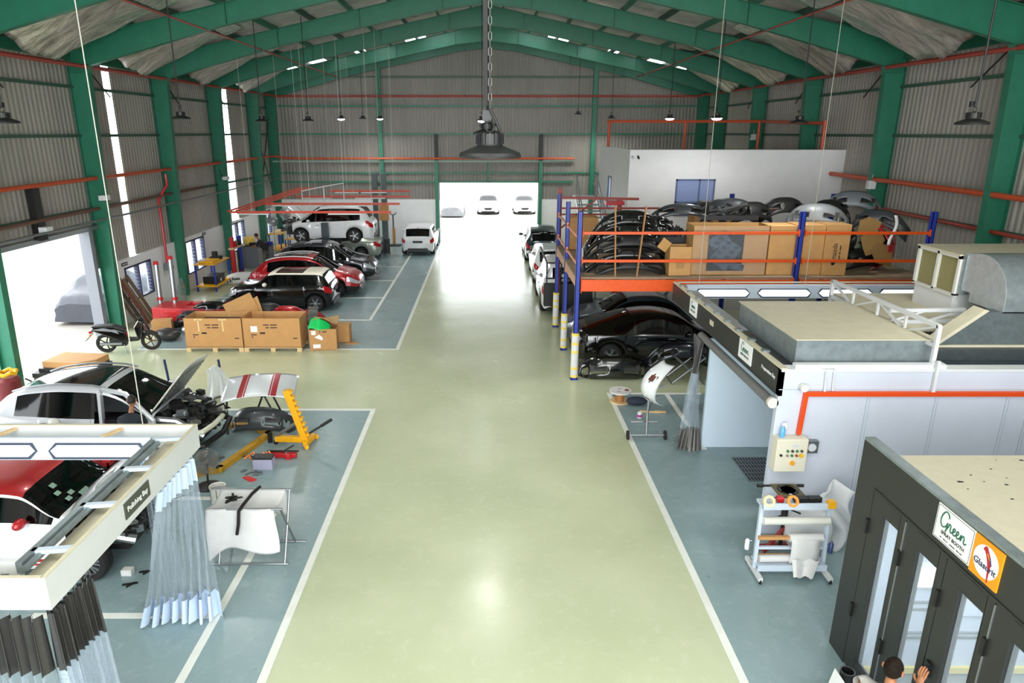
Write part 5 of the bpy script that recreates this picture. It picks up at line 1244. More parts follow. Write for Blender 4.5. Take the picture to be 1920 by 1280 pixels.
tag(MB().grid(lambda u, v: (-.5 + .3 * u, .1 + .12 * math.sin(v * 9), .4 + .8 * v), 6, 10).build('grey_liner', mat('dark_liner', '4E5048', .6), None, smooth=True, solid=.02, loc=(-4.98, 20.1, 0)), 'dark grey liner standing at the back of the tan carton', 'liner')
t = carton('carton', 'small brown carton behind the carton with green plastic', (-4.52, 20.65, 0), 0, .45, .4, .55, 'card', None, 'closed')
tag(MB().box(-.2, .2, -.1, .12, .006, .014).build('card_flap', 'card2', None, loc=(-4.2, 20.35, 0)), 'tan card flap lying flat on the blue floor', 'cardboard')
for lb, x, y, z, rz, w_, m_, tl in (('red bumper lying behind the right hand big carton', -6.35, 20.85, 1.1, 0, 1.5, red_p, -35), ('grey liner bumper between the two carton backs', -6.95, 20.9, 1.15, 10, 1.2, bl, -20), ('red and grey lamp bumper beside the black hatchback wheel', -5.75, 21.3, .85, -20, 1.1, mat('dusty_red_paint', 'A02028', .35), -30),
        ('black glossy bumper on the red lift bed', -9.1, 22.0, .95, 0, 2.0, glossb, -30), ('black bumper by the black hatchback nose', -8.7, 23.1, .8, 12, 1.7, glossb, -25), ('charcoal bumper trim over the red lift bed', -9.7, 21.6, .75, -6, 1.5, bl, -40)):
    bumper(lb, (x, y, z - .2), rz, w_, .5, .45, m_, tilt=tl, sag=-.2)
# scooter
t = thing('scooter', 'black step-through scooter parked by the side door', 'scooter', (-10.75, 19.6, 0), 12)
for x, nm in ((-.62, 'rear'), (.62, 'front')):
    w_ = MB().lathe([(.2, -.045), (.26, -.05), (.285, -.02), (.285, .02), (.26, .05), (.2, .045)], (x, 0, .285), ax='y', n=24, caps=False).build('wheel', 'rubber', t, smooth='auto')
    q = MB().lathe([(.19, -.03), (.215, -.03), (.215, .03), (.19, .03)], (x, 0, .285), ax='y', n=24, caps=False)
    for k in range(5): q.bar((x, 0, .285), (x + .2 * math.cos(k * 1.257), 0, .285 + .2 * math.sin(k * 1.257)), .03, .025, up=(0, 1, 0))
    q.cyl((x, -.05, .285), (x, .05, .285), .04).build('rim', 'blackm' if x < 0 else mat('gold_rim', '6E5A30', .4, .6), w_)
MB().prism([(-.98, .72), (-.9, .8), (-.35, .74), (-.05, .62), (.05, .36), (-.15, .32), (-.5, .5)], 'xz', -.12, .12).build('tail_body', black_p, t, bevel=.03)
MB().prism([(-.95, .8), (-.3, .77), (-.02, .66), (-.02, .72), (-.35, .85), (-.9, .86)], 'xz', -.13, .13).build('seat', 'black', t, bevel=.03)
MB().prism([(-.96, .74), (-.4, .66), (-.2, .58), (-.25, .68), (-.6, .78)], 'xz', -.135, .135).build('side_panel', mat('silver_side_panel', '8A8D94', .3, .3), t)
MB().prism([(.3, .36), (.42, .42), (.5, .9), (.38, .98), (.22, .75)], 'xz', -.16, .16).build('leg_shield', black_p, t, bevel=.03)
MB().prism([(.4, .95), (.55, .8), (.62, .62), (.5, .6)], 'xz', -.1, .1).build('front_cowl', mat('red_black_cowl', '3A1216', .3, coat=.5), t, bevel=.02)
MB().prism([(-.3, .3), (.32, .34), (.32, .4), (-.25, .42)], 'xz', -.12, .12).build('footboard', 'black', t)
MB().cyl((.4, 0, .95), (.62, 0, .3), .035).tube([(.36, -.32, 1.06), (.38, -.12, 1.0), (.38, .12, 1.0), (.36, .32, 1.06)], .018).build('handlebar', 'blackm', t, smooth='auto')
for s_ in (-1, 1): MB().cyl((.38, s_ * .2, 1.02), (.36, s_ * .26, 1.18), .008).ball((.36, s_ * .28, 1.2), (.02, .06, .035)).build('mirror', 'black', t, smooth=True)
MB().prism([(.38, .5), (.62, .62), (.85, .5), (.8, .46), (.62, .56)], 'xz', -.06, .06).prism([(-.85, .5), (-.62, .6), (-.4, .45), (-.62, .54)], 'xz', -.07, .07).build('mudguard', 'black', t)
MB().box(-.5, -.05, -.1, .1, .2, .42).build('engine', 'blackm', t); MB().cyl((-.75, -.14, .3), (-.15, -.13, .28), .045).build('exhaust', 'steel', t)
MB().box(-1.02, -.96, -.08, .08, .62, .7).build('tail_light', 'tail', t); MB().ball((-.98, -.14, .58), (.03, .03, .04)).build('indicator', 'amber', t, smooth=True); MB().bar((-.95, 0, .6), (-1.15, 0, .4), .14, .015).build('rear_flap', 'black', t)
MB().cyl((-.1, -.12, .25), (-.02, -.25, .0), .012).build('side_stand', 'steel', t)
# planks leaning on the left wall
rnd.seed(61)
for k in range(5):
    y = 21.9 + k * .27; lean = .9; m_ = mat('plank_wood_%d' % k, ['4E4034', '3E342C', '6E4434', '766048', '6A5644'][k], .85, noise=.3, scale=8, stretch=(6, 6, 1)); lb = ['dark plank nearest the green column, leaning on the wall', 'narrow black plank leaning second from the column', 'reddish plank leaning in the middle of the row', 'tan plank leaning under the louvre window edge', 'brown board leaning farthest from the column'][k]
    t = thing('leaning_plank', lb, 'plank', (0, 0, 0), 0, 'planks leaning on the left wall'); MB().bar((-11.65, y + .25, .02), (-12.33, y, 1.55 + .06 * (k % 3)), .19, .035, up=(.8, 0, .6)).build('plank', m_, t)
tag(MB().tube([(-12.2, 21.95, 1.5), (-12.25, 22.05, 1.72), (-12.28, 22.2, 1.62)], .015, 6).build('wire_hook', 'steel'), 'bent wire hook on top of the leaning planks', 'hook')
# red lift with poles
t = thing('car_bench_lift', 'red car straightening bench behind the big cartons', 'lift bench', (-9.9, 22.6, 0))
MB().box(-1.3, -.3, -.5, .5, .25, .7).bar((-1.0, -.3, .55), (1.3, -.5, .55), .5, .28).bar((-1.0, .5, .55), (1.3, .4, .55), .3, .25).box(-.9, 1.4, -.6, .6, .5, .62).build('bench_body', 'red', t, bevel=.02)
MB().box(-1.25, 1.2, -.55, .5, .1, .25).build('bench_base', 'blackm', t); MB().cyl((-.9, -.5, .14), (-.9, -.4, .14), .14).cyl((.9, -.5, .14), (.9, -.4, .14), .14).build('bench_wheel', 'rubber', t)
MB().bar((-.2, -.62, .66), (1.3, -.66, .68), .5, .02).build('bench_plate', mat('dusty_red_plate', '8A3038', .5, noise=.2), t)
for x, z, lb in ((-11.25, 2.12, 'silver hydraulic pole with red head, nearer the leaning planks'), (-10.75, 2.3, 'silver hydraulic pole with red clamp, beside the green column')):
    t = thing('hydraulic_pole', lb, 'pole', (x, 22.95, 0), 0, 'hydraulic poles'); MB().cyl((.05, -.2, .0), (0, 0, z - .12), .075).build('tube', 'alu', t, smooth='auto'); MB().cyl((0, 0, z - .12), (-.01, .01, z), .1, .07).build('head', 'red', t); MB().cyl((.035, -.12, .8), (.033, -.11, .9), .1).build('collar', 'red', t); MB().box(-.15, .2, -.35, -.05, 0, .06).build('foot', 'red', t)
MB_ = MB().grid(lambda u, v: (.05 * math.sin(u * 5), -.45 + .9 * u, 0.004 + 1.0 * v * math.sin(math.pi * (.12 + .76 * u)) ** .5), 14, 8)
tag(MB_.build('spare_windscreen', clear('tinted_spare_glass', '9AA8A8', .25, .06), None, smooth=True, solid=.006, loc=(-11.7, 25.6, 0)), 'curved spare windscreen leaning behind the silver poles', 'windscreen')
t = carton('carton', 'low tan carton on the floor beside the red bench', (-10.6, 21.5, 0), 15, .6, .4, .45, 'card', None, 'closed')
tag(MB().ball((0, 0, .2), (.42, .3, .2)).build('black_bag', 'vinyl', None, smooth=True, loc=(-10.1, 20.7, 0)), 'black plastic bag slumped behind the scooter', 'bag')
t = thing('air_tank', 'small grey tank under the red bench', 'tank', (-9.7, 21.4, .02)); MB().lathe([(.02, -.25), (.12, -.2), (.13, 0), (.12, .2), (.02, .25)], (0, 0, .13), ax='x', n=16).build('tank_body', 'steel', t, smooth=True)
# red pipe drop, plates, small wall fittings
tag(MB().tube([(-12.05, 26.3, 4.8), (-12.05, 26.3, 4.4), (-12.25, 25.9, 3.9), (-12.25, 25.9, 1.5)], .05).build('red_drop_pipe', 'red', None, smooth='auto'), 'red drop pipe bending down the left wall to a valve', 'pipe')
t = thing('hose_valve', 'grey valve box at the foot of the red drop pipe', 'valve', (-12.25, 25.9, 1.25)); MB().box(-.08, .12, -.12, .12, 0, .28).build('valve_body', 'steel', t); MB().cyl((.12, 0, .1), (.2, 0, .1), .07).build('valve_wheel', 'red', t)
for y, z, lb in ((23.05, 2.0, 'small black sign plate on the white wall above the leaning planks'), (29.9, 2.06, 'small black sign plate on the white wall by the second louvre window')):
    t = thing('bay_sign', lb, 'sign', (-XW + .125, y, z), 0, 'black bay signs'); MB().box(0, .01, -.2, .2, -.055, .055).build('plate', 'black', t); MB().box(.0105, .012, -.16, .16, -.012, .012).build('white_lines', 'label', t)
for y, x, z, lb in ((21.75, -11.95, 4.35, 'white flood lamp on the green column above the side door'), (32.1, -11.95, 4.3, 'white flood lamp on the third green column'), (18.85, -12.1, 3.75, 'white flood lamp above the side door track')):
    t = thing('flood_lamp', lb, 'flood lamp', (x, y, z), 0, 'white flood lamps'); MB().box(-.1, .12, -.22, .1, -.08, .08).build('lamp_body', 'white_metal', t, bevel=.02); MB().tube([(-.1, 0, 0), (-.25, .1, .15), (-.3, .1, .4)], .02, 6).build('arm', 'black', t)
for y, x, z, lb in ((21.72, 11.95, 4.75, 'white junction box on the green column right of the office roof'), (32.1, 12.0, 6.1, 'small white box on the column above the office roof')):
    t = thing('junction_box', lb, 'junction box', (x, y, z), 0, 'white junction boxes'); MB().box(-.12, .1, -.1, .1, -.14, .12).build('case', 'white_metal', t, bevel=.015); MB().cyl((0, 0, .12), (0, 0, .3), .02).build('conduit_stub', 'steel', t)

# ================================================================ workshop corner far left
def bench(label, loc, rz, L_=1.5, W_=.7, H_=.95, items=True):
    t = thing('workbench', label, 'workbench', loc, rz)
    MB().box(-L_/2, L_/2, -W_/2, W_/2, H_ - .05, H_).build('top_frame', 'yellow', t); MB().box(-L_/2, L_/2, -W_/2, W_/2, .2, .26).build('lower_shelf', 'yellow', t)
    MB().box(-L_/2 + .03, L_/2 - .03, -W_/2 + .03, W_/2 - .03, H_, H_ + .008).build('worktop', 'wood', t)
    for sx in (-1, 1):
        for sy in (-1, 1): MB().box(sx * (L_/2 - .04) - .03, sx * (L_/2 - .04) + .03, sy * (W_/2 - .04) - .03, sy * (W_/2 - .04) + .03, 0, H_ - .05).build('leg', 'blue', t)
    return t
bench('yellow shelf bench with blue legs under the second louvre window', (-11.55, 28.4, 0), 90, 1.7, .85, 1.15)
t = thing('black_case', 'black tool case on the lower shelf of the yellow bench', 'tool case', (-11.5, 28.3, .261)); MB().box(-.3, .3, -.45, .45, 0, .32).build('case_body', 'black', t, bevel=.03); MB().box(.3, .305, -.08, .02, .06, .18).build('white_tag', 'label', t)
for x, y, m_, sx, sy, sz, lb in ((-11.5, 28.0, 'yellow', .3, .4, .1, 'flat yellow tool box on the yellow bench'), (-11.45, 28.6, 'black', .2, .25, .14, 'black drill case on the yellow bench'), (-11.6, 28.9, 'black', .1, .1, .3, 'dark bottle at the far end of the yellow bench'), (-11.7, 27.75, 'cloth', .12, .12, .14, 'white tin at the near end of the yellow bench')):
    tag(MB().box(-sx, sx, -sy, sy, 0, sz).build('bench_item', m_, None, bevel=.02, loc=(x, y, 1.16)), lb, 'tool box')
bench('second yellow topped bench below the farther louvre windows', (-11.4, 37.6, 0), 90, 1.8, .7, 1.1)
bench('third yellow edged bench half hidden by the lifted white car', (-10.3, 37.2, 0), 0, 1.3, .6, .8)
t = thing('press_stand', 'red and blue press frame behind the yellow bench', 'press', (-11.6, 31.5, 0))
MB().box(-.08, .08, -.6, -.45, 0, 1.75).box(-.06, .06, -.6, .5, 0, .08).build('red_column', 'red', t); MB().box(-.08, .08, .35, .5, 0, 1.7).build('blue_column', 'blue', t); MB().box(-.12, .12, -.7, .6, 1.2, 1.28).build('wood_shelf', 'wood', t); MB().cyl((.1, -.15, .1), (.1, -.15, 1.1), .05).build('stem', 'black', t)
for k, (x, y, lb, m_) in enumerate(((-11.55, 31.2, 'red oil tin on the press shelf', 'red'), (-11.6, 31.5, 'steel pot on the press shelf', 'steel'), (-11.55, 31.75, 'dark bottle on the press shelf', 'black'))):
    tag(MB().lathe([(.07, 0), (.08, .02), (.08, .2), (.03, .26)], n=12).build('tin', m_, None, smooth='auto', loc=(x, y, 1.281)), lb, 'tin')
tag(MB().ball((0, 0, .22), (.3, .25, .24), 10, 7).build('yellow_sack', mat('yellow_sack', 'F2C860', .7, noise=.2), None, smooth=True, loc=(-11.5, 33.0, 1.06)), 'crumpled yellow sack on the tool cabinet', 'sack')
t = thing('tool_cabinet', 'grey steel tool cabinet with drawers beside the mechanic', 'cabinet', (-11.1, 33.0, 0)); MB().box(-.65, .65, -.35, .35, 0, 1.05).build('cabinet_body', mat('cabinet_grey', '6C7076', .45), t, bevel=.01); MB().box(-.68, .68, -.38, .38, 1.05, 1.09).build('cabinet_top', 'black', t)
for k in range(5): MB().box(.1, .62, -.37, -.35, .2 + k * .16, .34 + k * .16).build('drawer', 'alu', t)
for k, (x, y, lb, m_) in enumerate(((-10.8, 32.9, 'red tool box on the tool cabinet', 'red'), (-11.3, 32.85, 'black tool box on the tool cabinet', 'black'), (-10.55, 33.1, 'small blue box on the tool cabinet', 'blue'))):
    tag(MB().box(-.14, .14, -.1, .1, 0, .14).build('tool_box', m_, None, bevel=.015, loc=(x, y, 1.092)), lb, 'tool box')
for x, y, z, lb in ((-11.0, 35.4, 1.95, 'tall workshop fan facing the mechanic'), (-10.4, 35.6, 2.3, 'second workshop fan above the far bench')):
    t = thing('standing_fan', lb, 'fan', (x, y, 0), 0, 'standing workshop fans'); MB().cyl((0, 0, 0), (0, 0, z), .025).build('pole', 'steel', t); MB().lathe([(.25, 0), (.25, .03), (.04, .05)], n=16).build('base', 'black', t)
    o = MB().lathe([(.001, -.06), (.2, -.05), (.3, 0), (.2, .06), (.001, .07)], ax='y', n=20).build('fan_head', 'steel', t, smooth='auto', loc=(0, -.1, z)); o.rotation_euler = (R(-30), 0, R(35))
bumper('white front bumper standing on the floor by the yellow bench', (-10.5, 29.0, .3), 18, 1.5, .5, .5, 'cloth', tilt=-15, sag=-.05)
t = thing('jack_stand', 'grey prop stand with fork head by the white back wall', 'stand', (-5.4, 39.6, 0)); MB().cyl((0, 0, 0), (0, 0, 1.75), .035).build('stem', 'blackm', t); MB().box(-.5, .4, -.3, .3, 0, .04).build('foot', 'blackm', t); MB().tube([(-.2, 0, 1.9), (-.1, 0, 1.78), (.1, 0, 1.78), (.2, 0, 1.9)], .025).build('fork', 'blackm', t); MB().box(-.06, .1, -.06, .06, .1, 1.0).build('brown_sleeve', 'card', t)
# hanging red rails over the lift bays
white_under = 'white_metal'
for k, (x0, x1, y, z, lb) in enumerate(((-10.6, -3.95, 28.5, 3.15, 'nearest hanging red rail over the lift bays'), (-9.8, -3.85, 30.6, 3.28, 'second hanging red rail over the lift bays'), (-9.0, -3.6, 32.8, 3.4, 'third hanging red rail over the lift bays'), (-8.0, -3.9, 35.4, 3.45, 'farthest hanging red rail over the lift bays'))):
    t = thing('hanging_rail', lb, 'rail', (0, y, 0), 0, 'hanging red rails'); MB().bar((x0, 0, z), (x1, 0, z), .07, .09).build('rail_bar', mat('hanging_rail_red', 'C4452C', .45), t)
    for xa, xb in ((x0 + .3, x0 + 1.6), (x1 - 2.6, x1 - 1.2)): MB().box(xa, xb, -.06, .06, z - .1, z - .05).build('white_underside', 'white_metal', t)
    for xx in (x0 + .9, (x0 + x1) / 2, x1 - .8): MB().cyl((xx, 0, z), (xx, 0, roofz(xx) + .22), .008, n=5).build('hanger_wire', 'steelwire', t)
for k in range(3):
    x = -10.7 + .35 * k; t = thing('side_rail', ['outer', 'middle', 'inner'][k] + ' red side rail linking the hanging rails along the left wall', 'rail', (0, 0, 0), 0, 'red side rails'); MB().bar((x, 28.5, 3.18 + .03 * k), (x + .8, 37, 3.5), .05, .06).build('rail_bar', mat('hanging_rail_red', 'C4452C'), t)
t = thing('white_pipe_gantry', 'white pipe frame hanging above the lifted white car', 'pipe frame', (-7.4, 31.6, 0)); tubes([[(-1.0, 0, 2.9), (-1.0, 0, 3.75), (.0, .0, 3.95), (.9, 0, 4.1), (.9, 0, 3.3)], [(0, 0, 3.95), (0, 0, 3.2)]], .03).cyl((-1, 0, 3.7), (-1, 0, roofz(-8.4) + .2), .008, n=5).cyl((.9, 0, 4.05), (.9, 0, roofz(-6.5) + .2), .008, n=5).build('pipe', 'white_metal', t, smooth='auto')

# ================================================================ things on the right floor
bumper('glossy black bumper standing on the floor in front of the black coupe', (3.4, 17.05, .36), 0, 2.0, .5, .6, mat('gloss_black_bumper', '0B0B0C', .15, coat=1.), tilt=-10, sag=-.2)
t = thing('x_trestle', 'folding steel X stand under the dark blue bumper', 'trestle', (5.25, 17.0, 0))
for y in (-.25, .3): tubes([[(-.42, y, .02), (.4, y, .72)], [(.42, y, .02), (-.35, y, .72)]], .018).build('leg', 'steel', t)
tubes([[(-.42, -.3, .02), (-.42, .35, .02)], [(.42, -.3, .02), (.42, .35, .02)], [(.4, -.3, .72), (.4, .35, .72)], [(-.35, -.3, .72), (-.35, .35, .72)]], .018).build('cross_bar', 'steel', t)
bumper('dark blue black bumper laid over the folding X stand', (5.15, 17.0, .88), 0, 1.9, .6, .45, mat('midnight_bumper', '10131E', .2, coat=.9), tilt=-35, sag=-.3)
t = thing('cable_spool', 'wooden cable spool with white lid on the bay line', 'spool', (3.25, 15.55, 0))
MB().lathe([(.01, 0), (.24, 0), (.24, .03), (.01, .03)], n=24).build('bottom_disc', 'wood', t); MB().cyl((0, 0, .03), (0, 0, .26), .1, n=20).build('core', mat('orange_core', 'A87038', .6), t, smooth='auto'); MB().lathe([(.01, .26), (.26, .26), (.265, .3), (.01, .31)], n=28).build('white_lid', 'cloth', t, smooth='auto')
q = MB().lathe([(.001, .315), (.06, .316), (.001, .32)], (.15, -.03, 0), n=8).box(-.05, .04, .05, .07, .311, .314).box(-.1, -.03, -.14, -.12, .311, .314); q.build('red_marks', mat('dark_red_mark', '7E1A22', .5), t)
t = thing('bumper_stand', 'wheeled steel work stand holding the white bumper', 'work stand', (3.42, 13.4, 0))
tubes([[(-.4, 0, .1), (.4, 0, .1)], [(-.3, .25, .3), (.28, .25, .3)]], .02).build('axle', 'steel', t); tubes([[(.0, 0, .1), (.0, .05, .55), (.02, .05, 1.15)], [(.0, .25, .3), (.08, .1, .85)]], .025).build('mast', 'steel', t)
tubes([[(.02, .05, 1.1), (.35, .1, 1.2)], [(.02, .05, .85), (.28, .1, .95)]], .02).build('arm', 'steel', t)
for x in (-.4, .4): MB().lathe([(.06, -.025), (.1, -.02), (.1, .02), (.06, .025)], (x, 0, .1), ax='x', n=18).build('wheel', 'rubber', t)
t = thing('car_bumper', 'white bumper cover clamped upright on the wheeled work stand', 'bumper', (3.42, 13.4, 1.18), 115)
bw = paint('white_primer_paint', 'D6DADA', 0., .35)
def bz(u, v):
    a = (u - .5) * 2; s_ = abs(a) ** 2.2
    return (.52 * a * (1 - .05 * s_), .1 * math.sin(math.pi * v) - .5 * s_ + .05, .42 * (v - .5) * (1 - .3 * s_))
o = MB().grid(bz, 30, 10, skip=lambda u, v: ((u - .25) / .07) ** 2 + ((v - .45) / .2) ** 2 < 1 or ((u - .75) / .07) ** 2 + ((v - .45) / .2) ** 2 < 1).build('bumper_skin', bw, t, smooth=True, solid=.012); o.rotation_euler = (R(-10), R(78), 0)
for uu in (.25, .75): MB().obox(Vector(bz(uu, .45)) + Vector((0, -.035, 0)), (.16, .01, .2), Matrix.Rotation(R(40 if uu < .5 else -40), 3, 'Z')).build('lamp_recess', mat('brown_recess', '5A2E22', .5), o)
t = thing('paint_cup', 'small white pot with pink label on the bay floor', 'pot', (3.52, 14.55, 0)); MB().lathe([(.045, 0), (.05, .01), (.05, .12), (.055, .14)], n=14).build('pot', 'label', t, smooth='auto'); MB().lathe([(.0515, .03), (.0515, .09)], n=14).build('pink_label', mat('pink_label', 'B02A8A', .5), t)
tag(MB().ball((0, 0, .1), (.26, .16, .1)).build('dark_cloth_bundle', mat('navy_cloth', '252C3C', .8), None, smooth=True, loc=(3.62, 15.35, 0)), 'dark navy cloth bundle beside the cable spool', 'cloth')
tag(MB().bar((-.25, 0, .02), (.25, -.06, .02), .05, .03).bar((.1, -.03, .03), (.35, -.08, .03), .07, .03).build('wood_batten', 'wood', None, loc=(3.85, 14.9, 0)), 'short pale batten on the floor behind the white bumper stand', 'batten')
# masking paper trolley
t = thing('paper_trolley', 'steel masking paper trolley with rolls by the booth corner', 'trolley', (4.48, 8.75, 0))
for x in (-.5, .52):
    MB().bar((x, -.28, .08), (x, .28, .08), .06).build('foot', 'white_metal', t); MB().bar((x, 0, .1), (x - .02 * (1 if x > 0 else -1), .05, 1.14), .05).build('upright', 'bluewhite', t)
    for y in (-.26, .26): MB().lathe([(.03, -.015), (.04, -.01), (.04, .01), (.03, .015)], (x, y, .04), ax='x', n=12).build('castor', 'rubber', t)
MB().box(-.5, .52, -.05, .2, 1.1, 1.14).box(-.5, .52, -.06, -.04, 1.1, 1.2).box(-.5, .52, -.12, .15, .18, .2).box(-.5, .52, -.13, -.11, .12, .22).bar((-.5, .03, .42), (.52, .03, .42), .04).build('shelf', 'bluewhite', t)
for z, x0, x1, r_, m_, lb in ((.9, -.46, .5, .06, 'off', 'upper'), (.62, -.05, .44, .06, 'cloth', 'lower')): MB().cyl((x0, -.02, z), (x1, -.02, z), r_).build('paper_roll', m_, t, smooth='auto')
MB().bar((-.5, -.02, .62), (-.05, -.02, .62), .05, .05).bar((-.5, .03, .25), (.4, .03, .25), .03, .12).build('brown_core', 'card', t)
MB().grid(lambda u, v: (-.03 + .42 * u, -.08 - .02 * math.sin(v * 3), .62 - .4 * v), 4, 8).build('hanging_paper', 'cloth', t, smooth=True, solid=.004)
tag(MB().cyl((-.45, -.02, .265), (.42, -.0, .265), .055).grid(lambda u, v: (.0 + .4 * u * (1 - .3 * v), -.1 - .12 * v - .02 * math.sin(u * 9), .3 - .22 * v + .02 * math.sin(u * 12)), 8, 8).build('film_roll', 'cloth', None, smooth='auto', loc=(4.48, 8.75, 0)), 'unrolled white film roll on the bottom shelf of the paper trolley', 'film roll')
for x, m_, lb in ((-.42, 'ECD9A0', 'cream tape roll on the left end of the paper trolley'), (-.08, 'E0913A', 'orange tape roll on top of the paper trolley')):
    o = tag(MB().lathe([(.05, -.02), (.085, -.02), (.085, .02), (.05, .02), (.05, -.02)], ax='y', n=20, caps=False).build('tape_roll', mat('tape_' + m_, m_, .5), None, smooth='auto', loc=(4.48 + x, 8.72, 1.226)), lb, 'tape'); o.rotation_euler = (R(-25), 0, 0)
for x, m_, sx, lb in ((.1, 'black', .1, 'black tool on the middle of the paper trolley shelf'), (.3, 'black', .1, 'black sanding block on the right of the paper trolley shelf'), (-.2, 'red', .05, 'small red pot behind the orange tape roll')):
    tag(MB().box(-sx, sx, -.05, .05, 0, .08).build('sanding_block', m_, None, bevel=.015, loc=(4.48 + x, 8.86, 1.141)), lb, 'tool')
t = thing('yellow_tape_box', 'yellow box at the right end of the paper trolley', 'box', (4.95, 8.7, 1.141)); MB().box(-.05, .05, -.05, .05, 0, .1).build('box_body', 'yellow', t)
for x, y, m_, lb in ((3.88, 8.85, 'white_metal', 'white spray can hanging at the left of the paper trolley'), (5.08, 8.75, mat('blue_can', '4A5A8A', .35, .5), 'blue spray can hanging at the right of the paper trolley')):
    t = thing('spray_can', lb, 'spray can', (x, y, .35), 0, 'spray cans on the trolley'); MB().lathe([(.032, 0), (.034, .01), (.034, .15), (.015, .18)], n=14).build('can', m_, t, smooth='auto'); MB().cyl((0, 0, .18), (0, 0, .21), .012).build('cap', 'steel', t); MB().tube([(0, .03, .1), (.03 if x < 4 else -.03, .05, .12), (.08 if x < 4 else -.08, .03, .12)], .008, 5).build('holder', 'steel', t)
t = thing('work_stool', 'black work stand with square padded top behind the paper trolley', 'stand', (4.62, 9.35, 0))
MB().box(-.2, .2, -.2, .2, 1.02, 1.06).build('square_top', mat('olive_pad', '5E5A40', .6), t, bevel=.02); MB().lathe([(.11, 1.062), (.15, 1.075), (.16, 1.062)], n=20).build('black_ring', 'gloss', t)
for y, x0, x1 in ((.18, -.4, .32), (-.22, -.3, .42)): MB().cyl((x0, y, 1.03), (x1, y, 1.03), .018).cyl((x0, y, 1.03), (x0 + .1, y, 1.03), .026).cyl((x1 - .1, y, 1.03), (x1, y, 1.03), .026).build('side_bar', 'black', t)
MB().cyl((0, 0, .5), (0, 0, 1.02), .05).cyl((0, 0, .05), (0, 0, .5), .03).build('column', 'black', t, smooth='auto'); MB().bar((-.15, 0, .55), (.12, .1, .6), .025).bar((.0, 0, .75), (.2, -.1, .7), .02).build('lever', 'black', t); MB().bar((-.3, -.1, .03), (.1, 0, .5), .05).bar((-.35, .0, .05), (.3, .1, .05), .06).build('red_leg', mat('dull_red_leg', '8A2A2A', .5), t)
rnd.seed(71)
tag(MB().ball((0, 0, .38), (.38, .3, .4), 18, 12).build('film_bale', M['bag'], None, smooth=True, loc=(5.0, 9.35, 0)), 'bale of crumpled clear film leaning on the booth wall', 'film bale')
o = MB()
o.grid(lambda u, v: (.15 * math.sin(v * 6) + .5 * (u - .5), .12 * math.sin(u * 8 + v * 4), 1.15 * v * (1 - .2 * abs(u - .5))), 16, 20); tag(o.build('film_sheet', M['bag'], None, smooth=True, solid=.008, loc=(5.45, 9.4, 0)), 'loose clear film sheet bunched behind the trolley by the dark booth', 'film')
t = thing('bin_tube', 'open black tube standing at the corner of the dark booth', 'tube', (4.12, 6.35, 0)); MB().lathe([(.07, 0), (.08, .01), (.08, .42), (.065, .42), (.06, .1)], n=20).build('tube_wall', 'black', t, smooth='auto'); MB().lathe([(.08, .425), (.066, .425)], n=20, caps=False).build('steel_rim', 'steel', t)
tag(MB().obox((0, 0, .2), (.01, .26, .38), Matrix.Rotation(R(12), 3, 'Y')).build('white_board', 'label', None, loc=(3.98, 6.3, 0)), 'white board leaning beside the open black tube', 'board')

# ================================================================ pipes, lamps, ropes, foil
for lb, pts, m_, r_ in (('orange sprinkler pipe along the left wall below the rails', [(-12.15, YF, 4.83), (-12.15, 40.2, 5.0)], 'pipe', .06), ('orange sprinkler pipe across the back wall above the gate', [(-12.1, 40.35, 5.0), (-11.6, 40.35, 4.9), (-10.8, 40.35, 4.87), (5.0, 40.35, 4.87)], 'pipe', .055),
        ('dull red pipe high along the left wall', [(-11.85, YF, 8.0), (-11.85, 40.3, 8.25)], 'redpipe', .06), ('dull red pipe high across the back wall', [(-11.9, 40.3, 8.22), (11.9, 40.3, 8.22)], 'redpipe', .06), ('dull red pipe high along the right wall', [(11.85, YF, 7.95), (11.85, 40.3, 8.25)], 'redpipe', .06),
        ('orange pipe along the right wall ending at the office block', [(12.0, YF, 4.75), (12.0, 24.5, 4.92)], 'pipe', .07), ('brown rail along the right wall behind the parts heap', [(12.2, YF, 3.85), (12.2, 24.4, 4.05)], 'redpipe', .05), ('brown rail along the left wall above the side door', [(-12.2, YF, 3.85), (-12.2, 30, 4.05)], mat('rust_brown_rail', '6A4A3C', .6), .05),
        ('grey cable tray pipe along the left wall below the orange pipe', [(-12.0, YF, 3.3 + .3), (-12.0, 40, 3.75)], 'steel', .035)):
    tag(MB().tube(pts, r_, 10).build('wall_pipe', m_, None, smooth='auto'), lb, 'pipe')
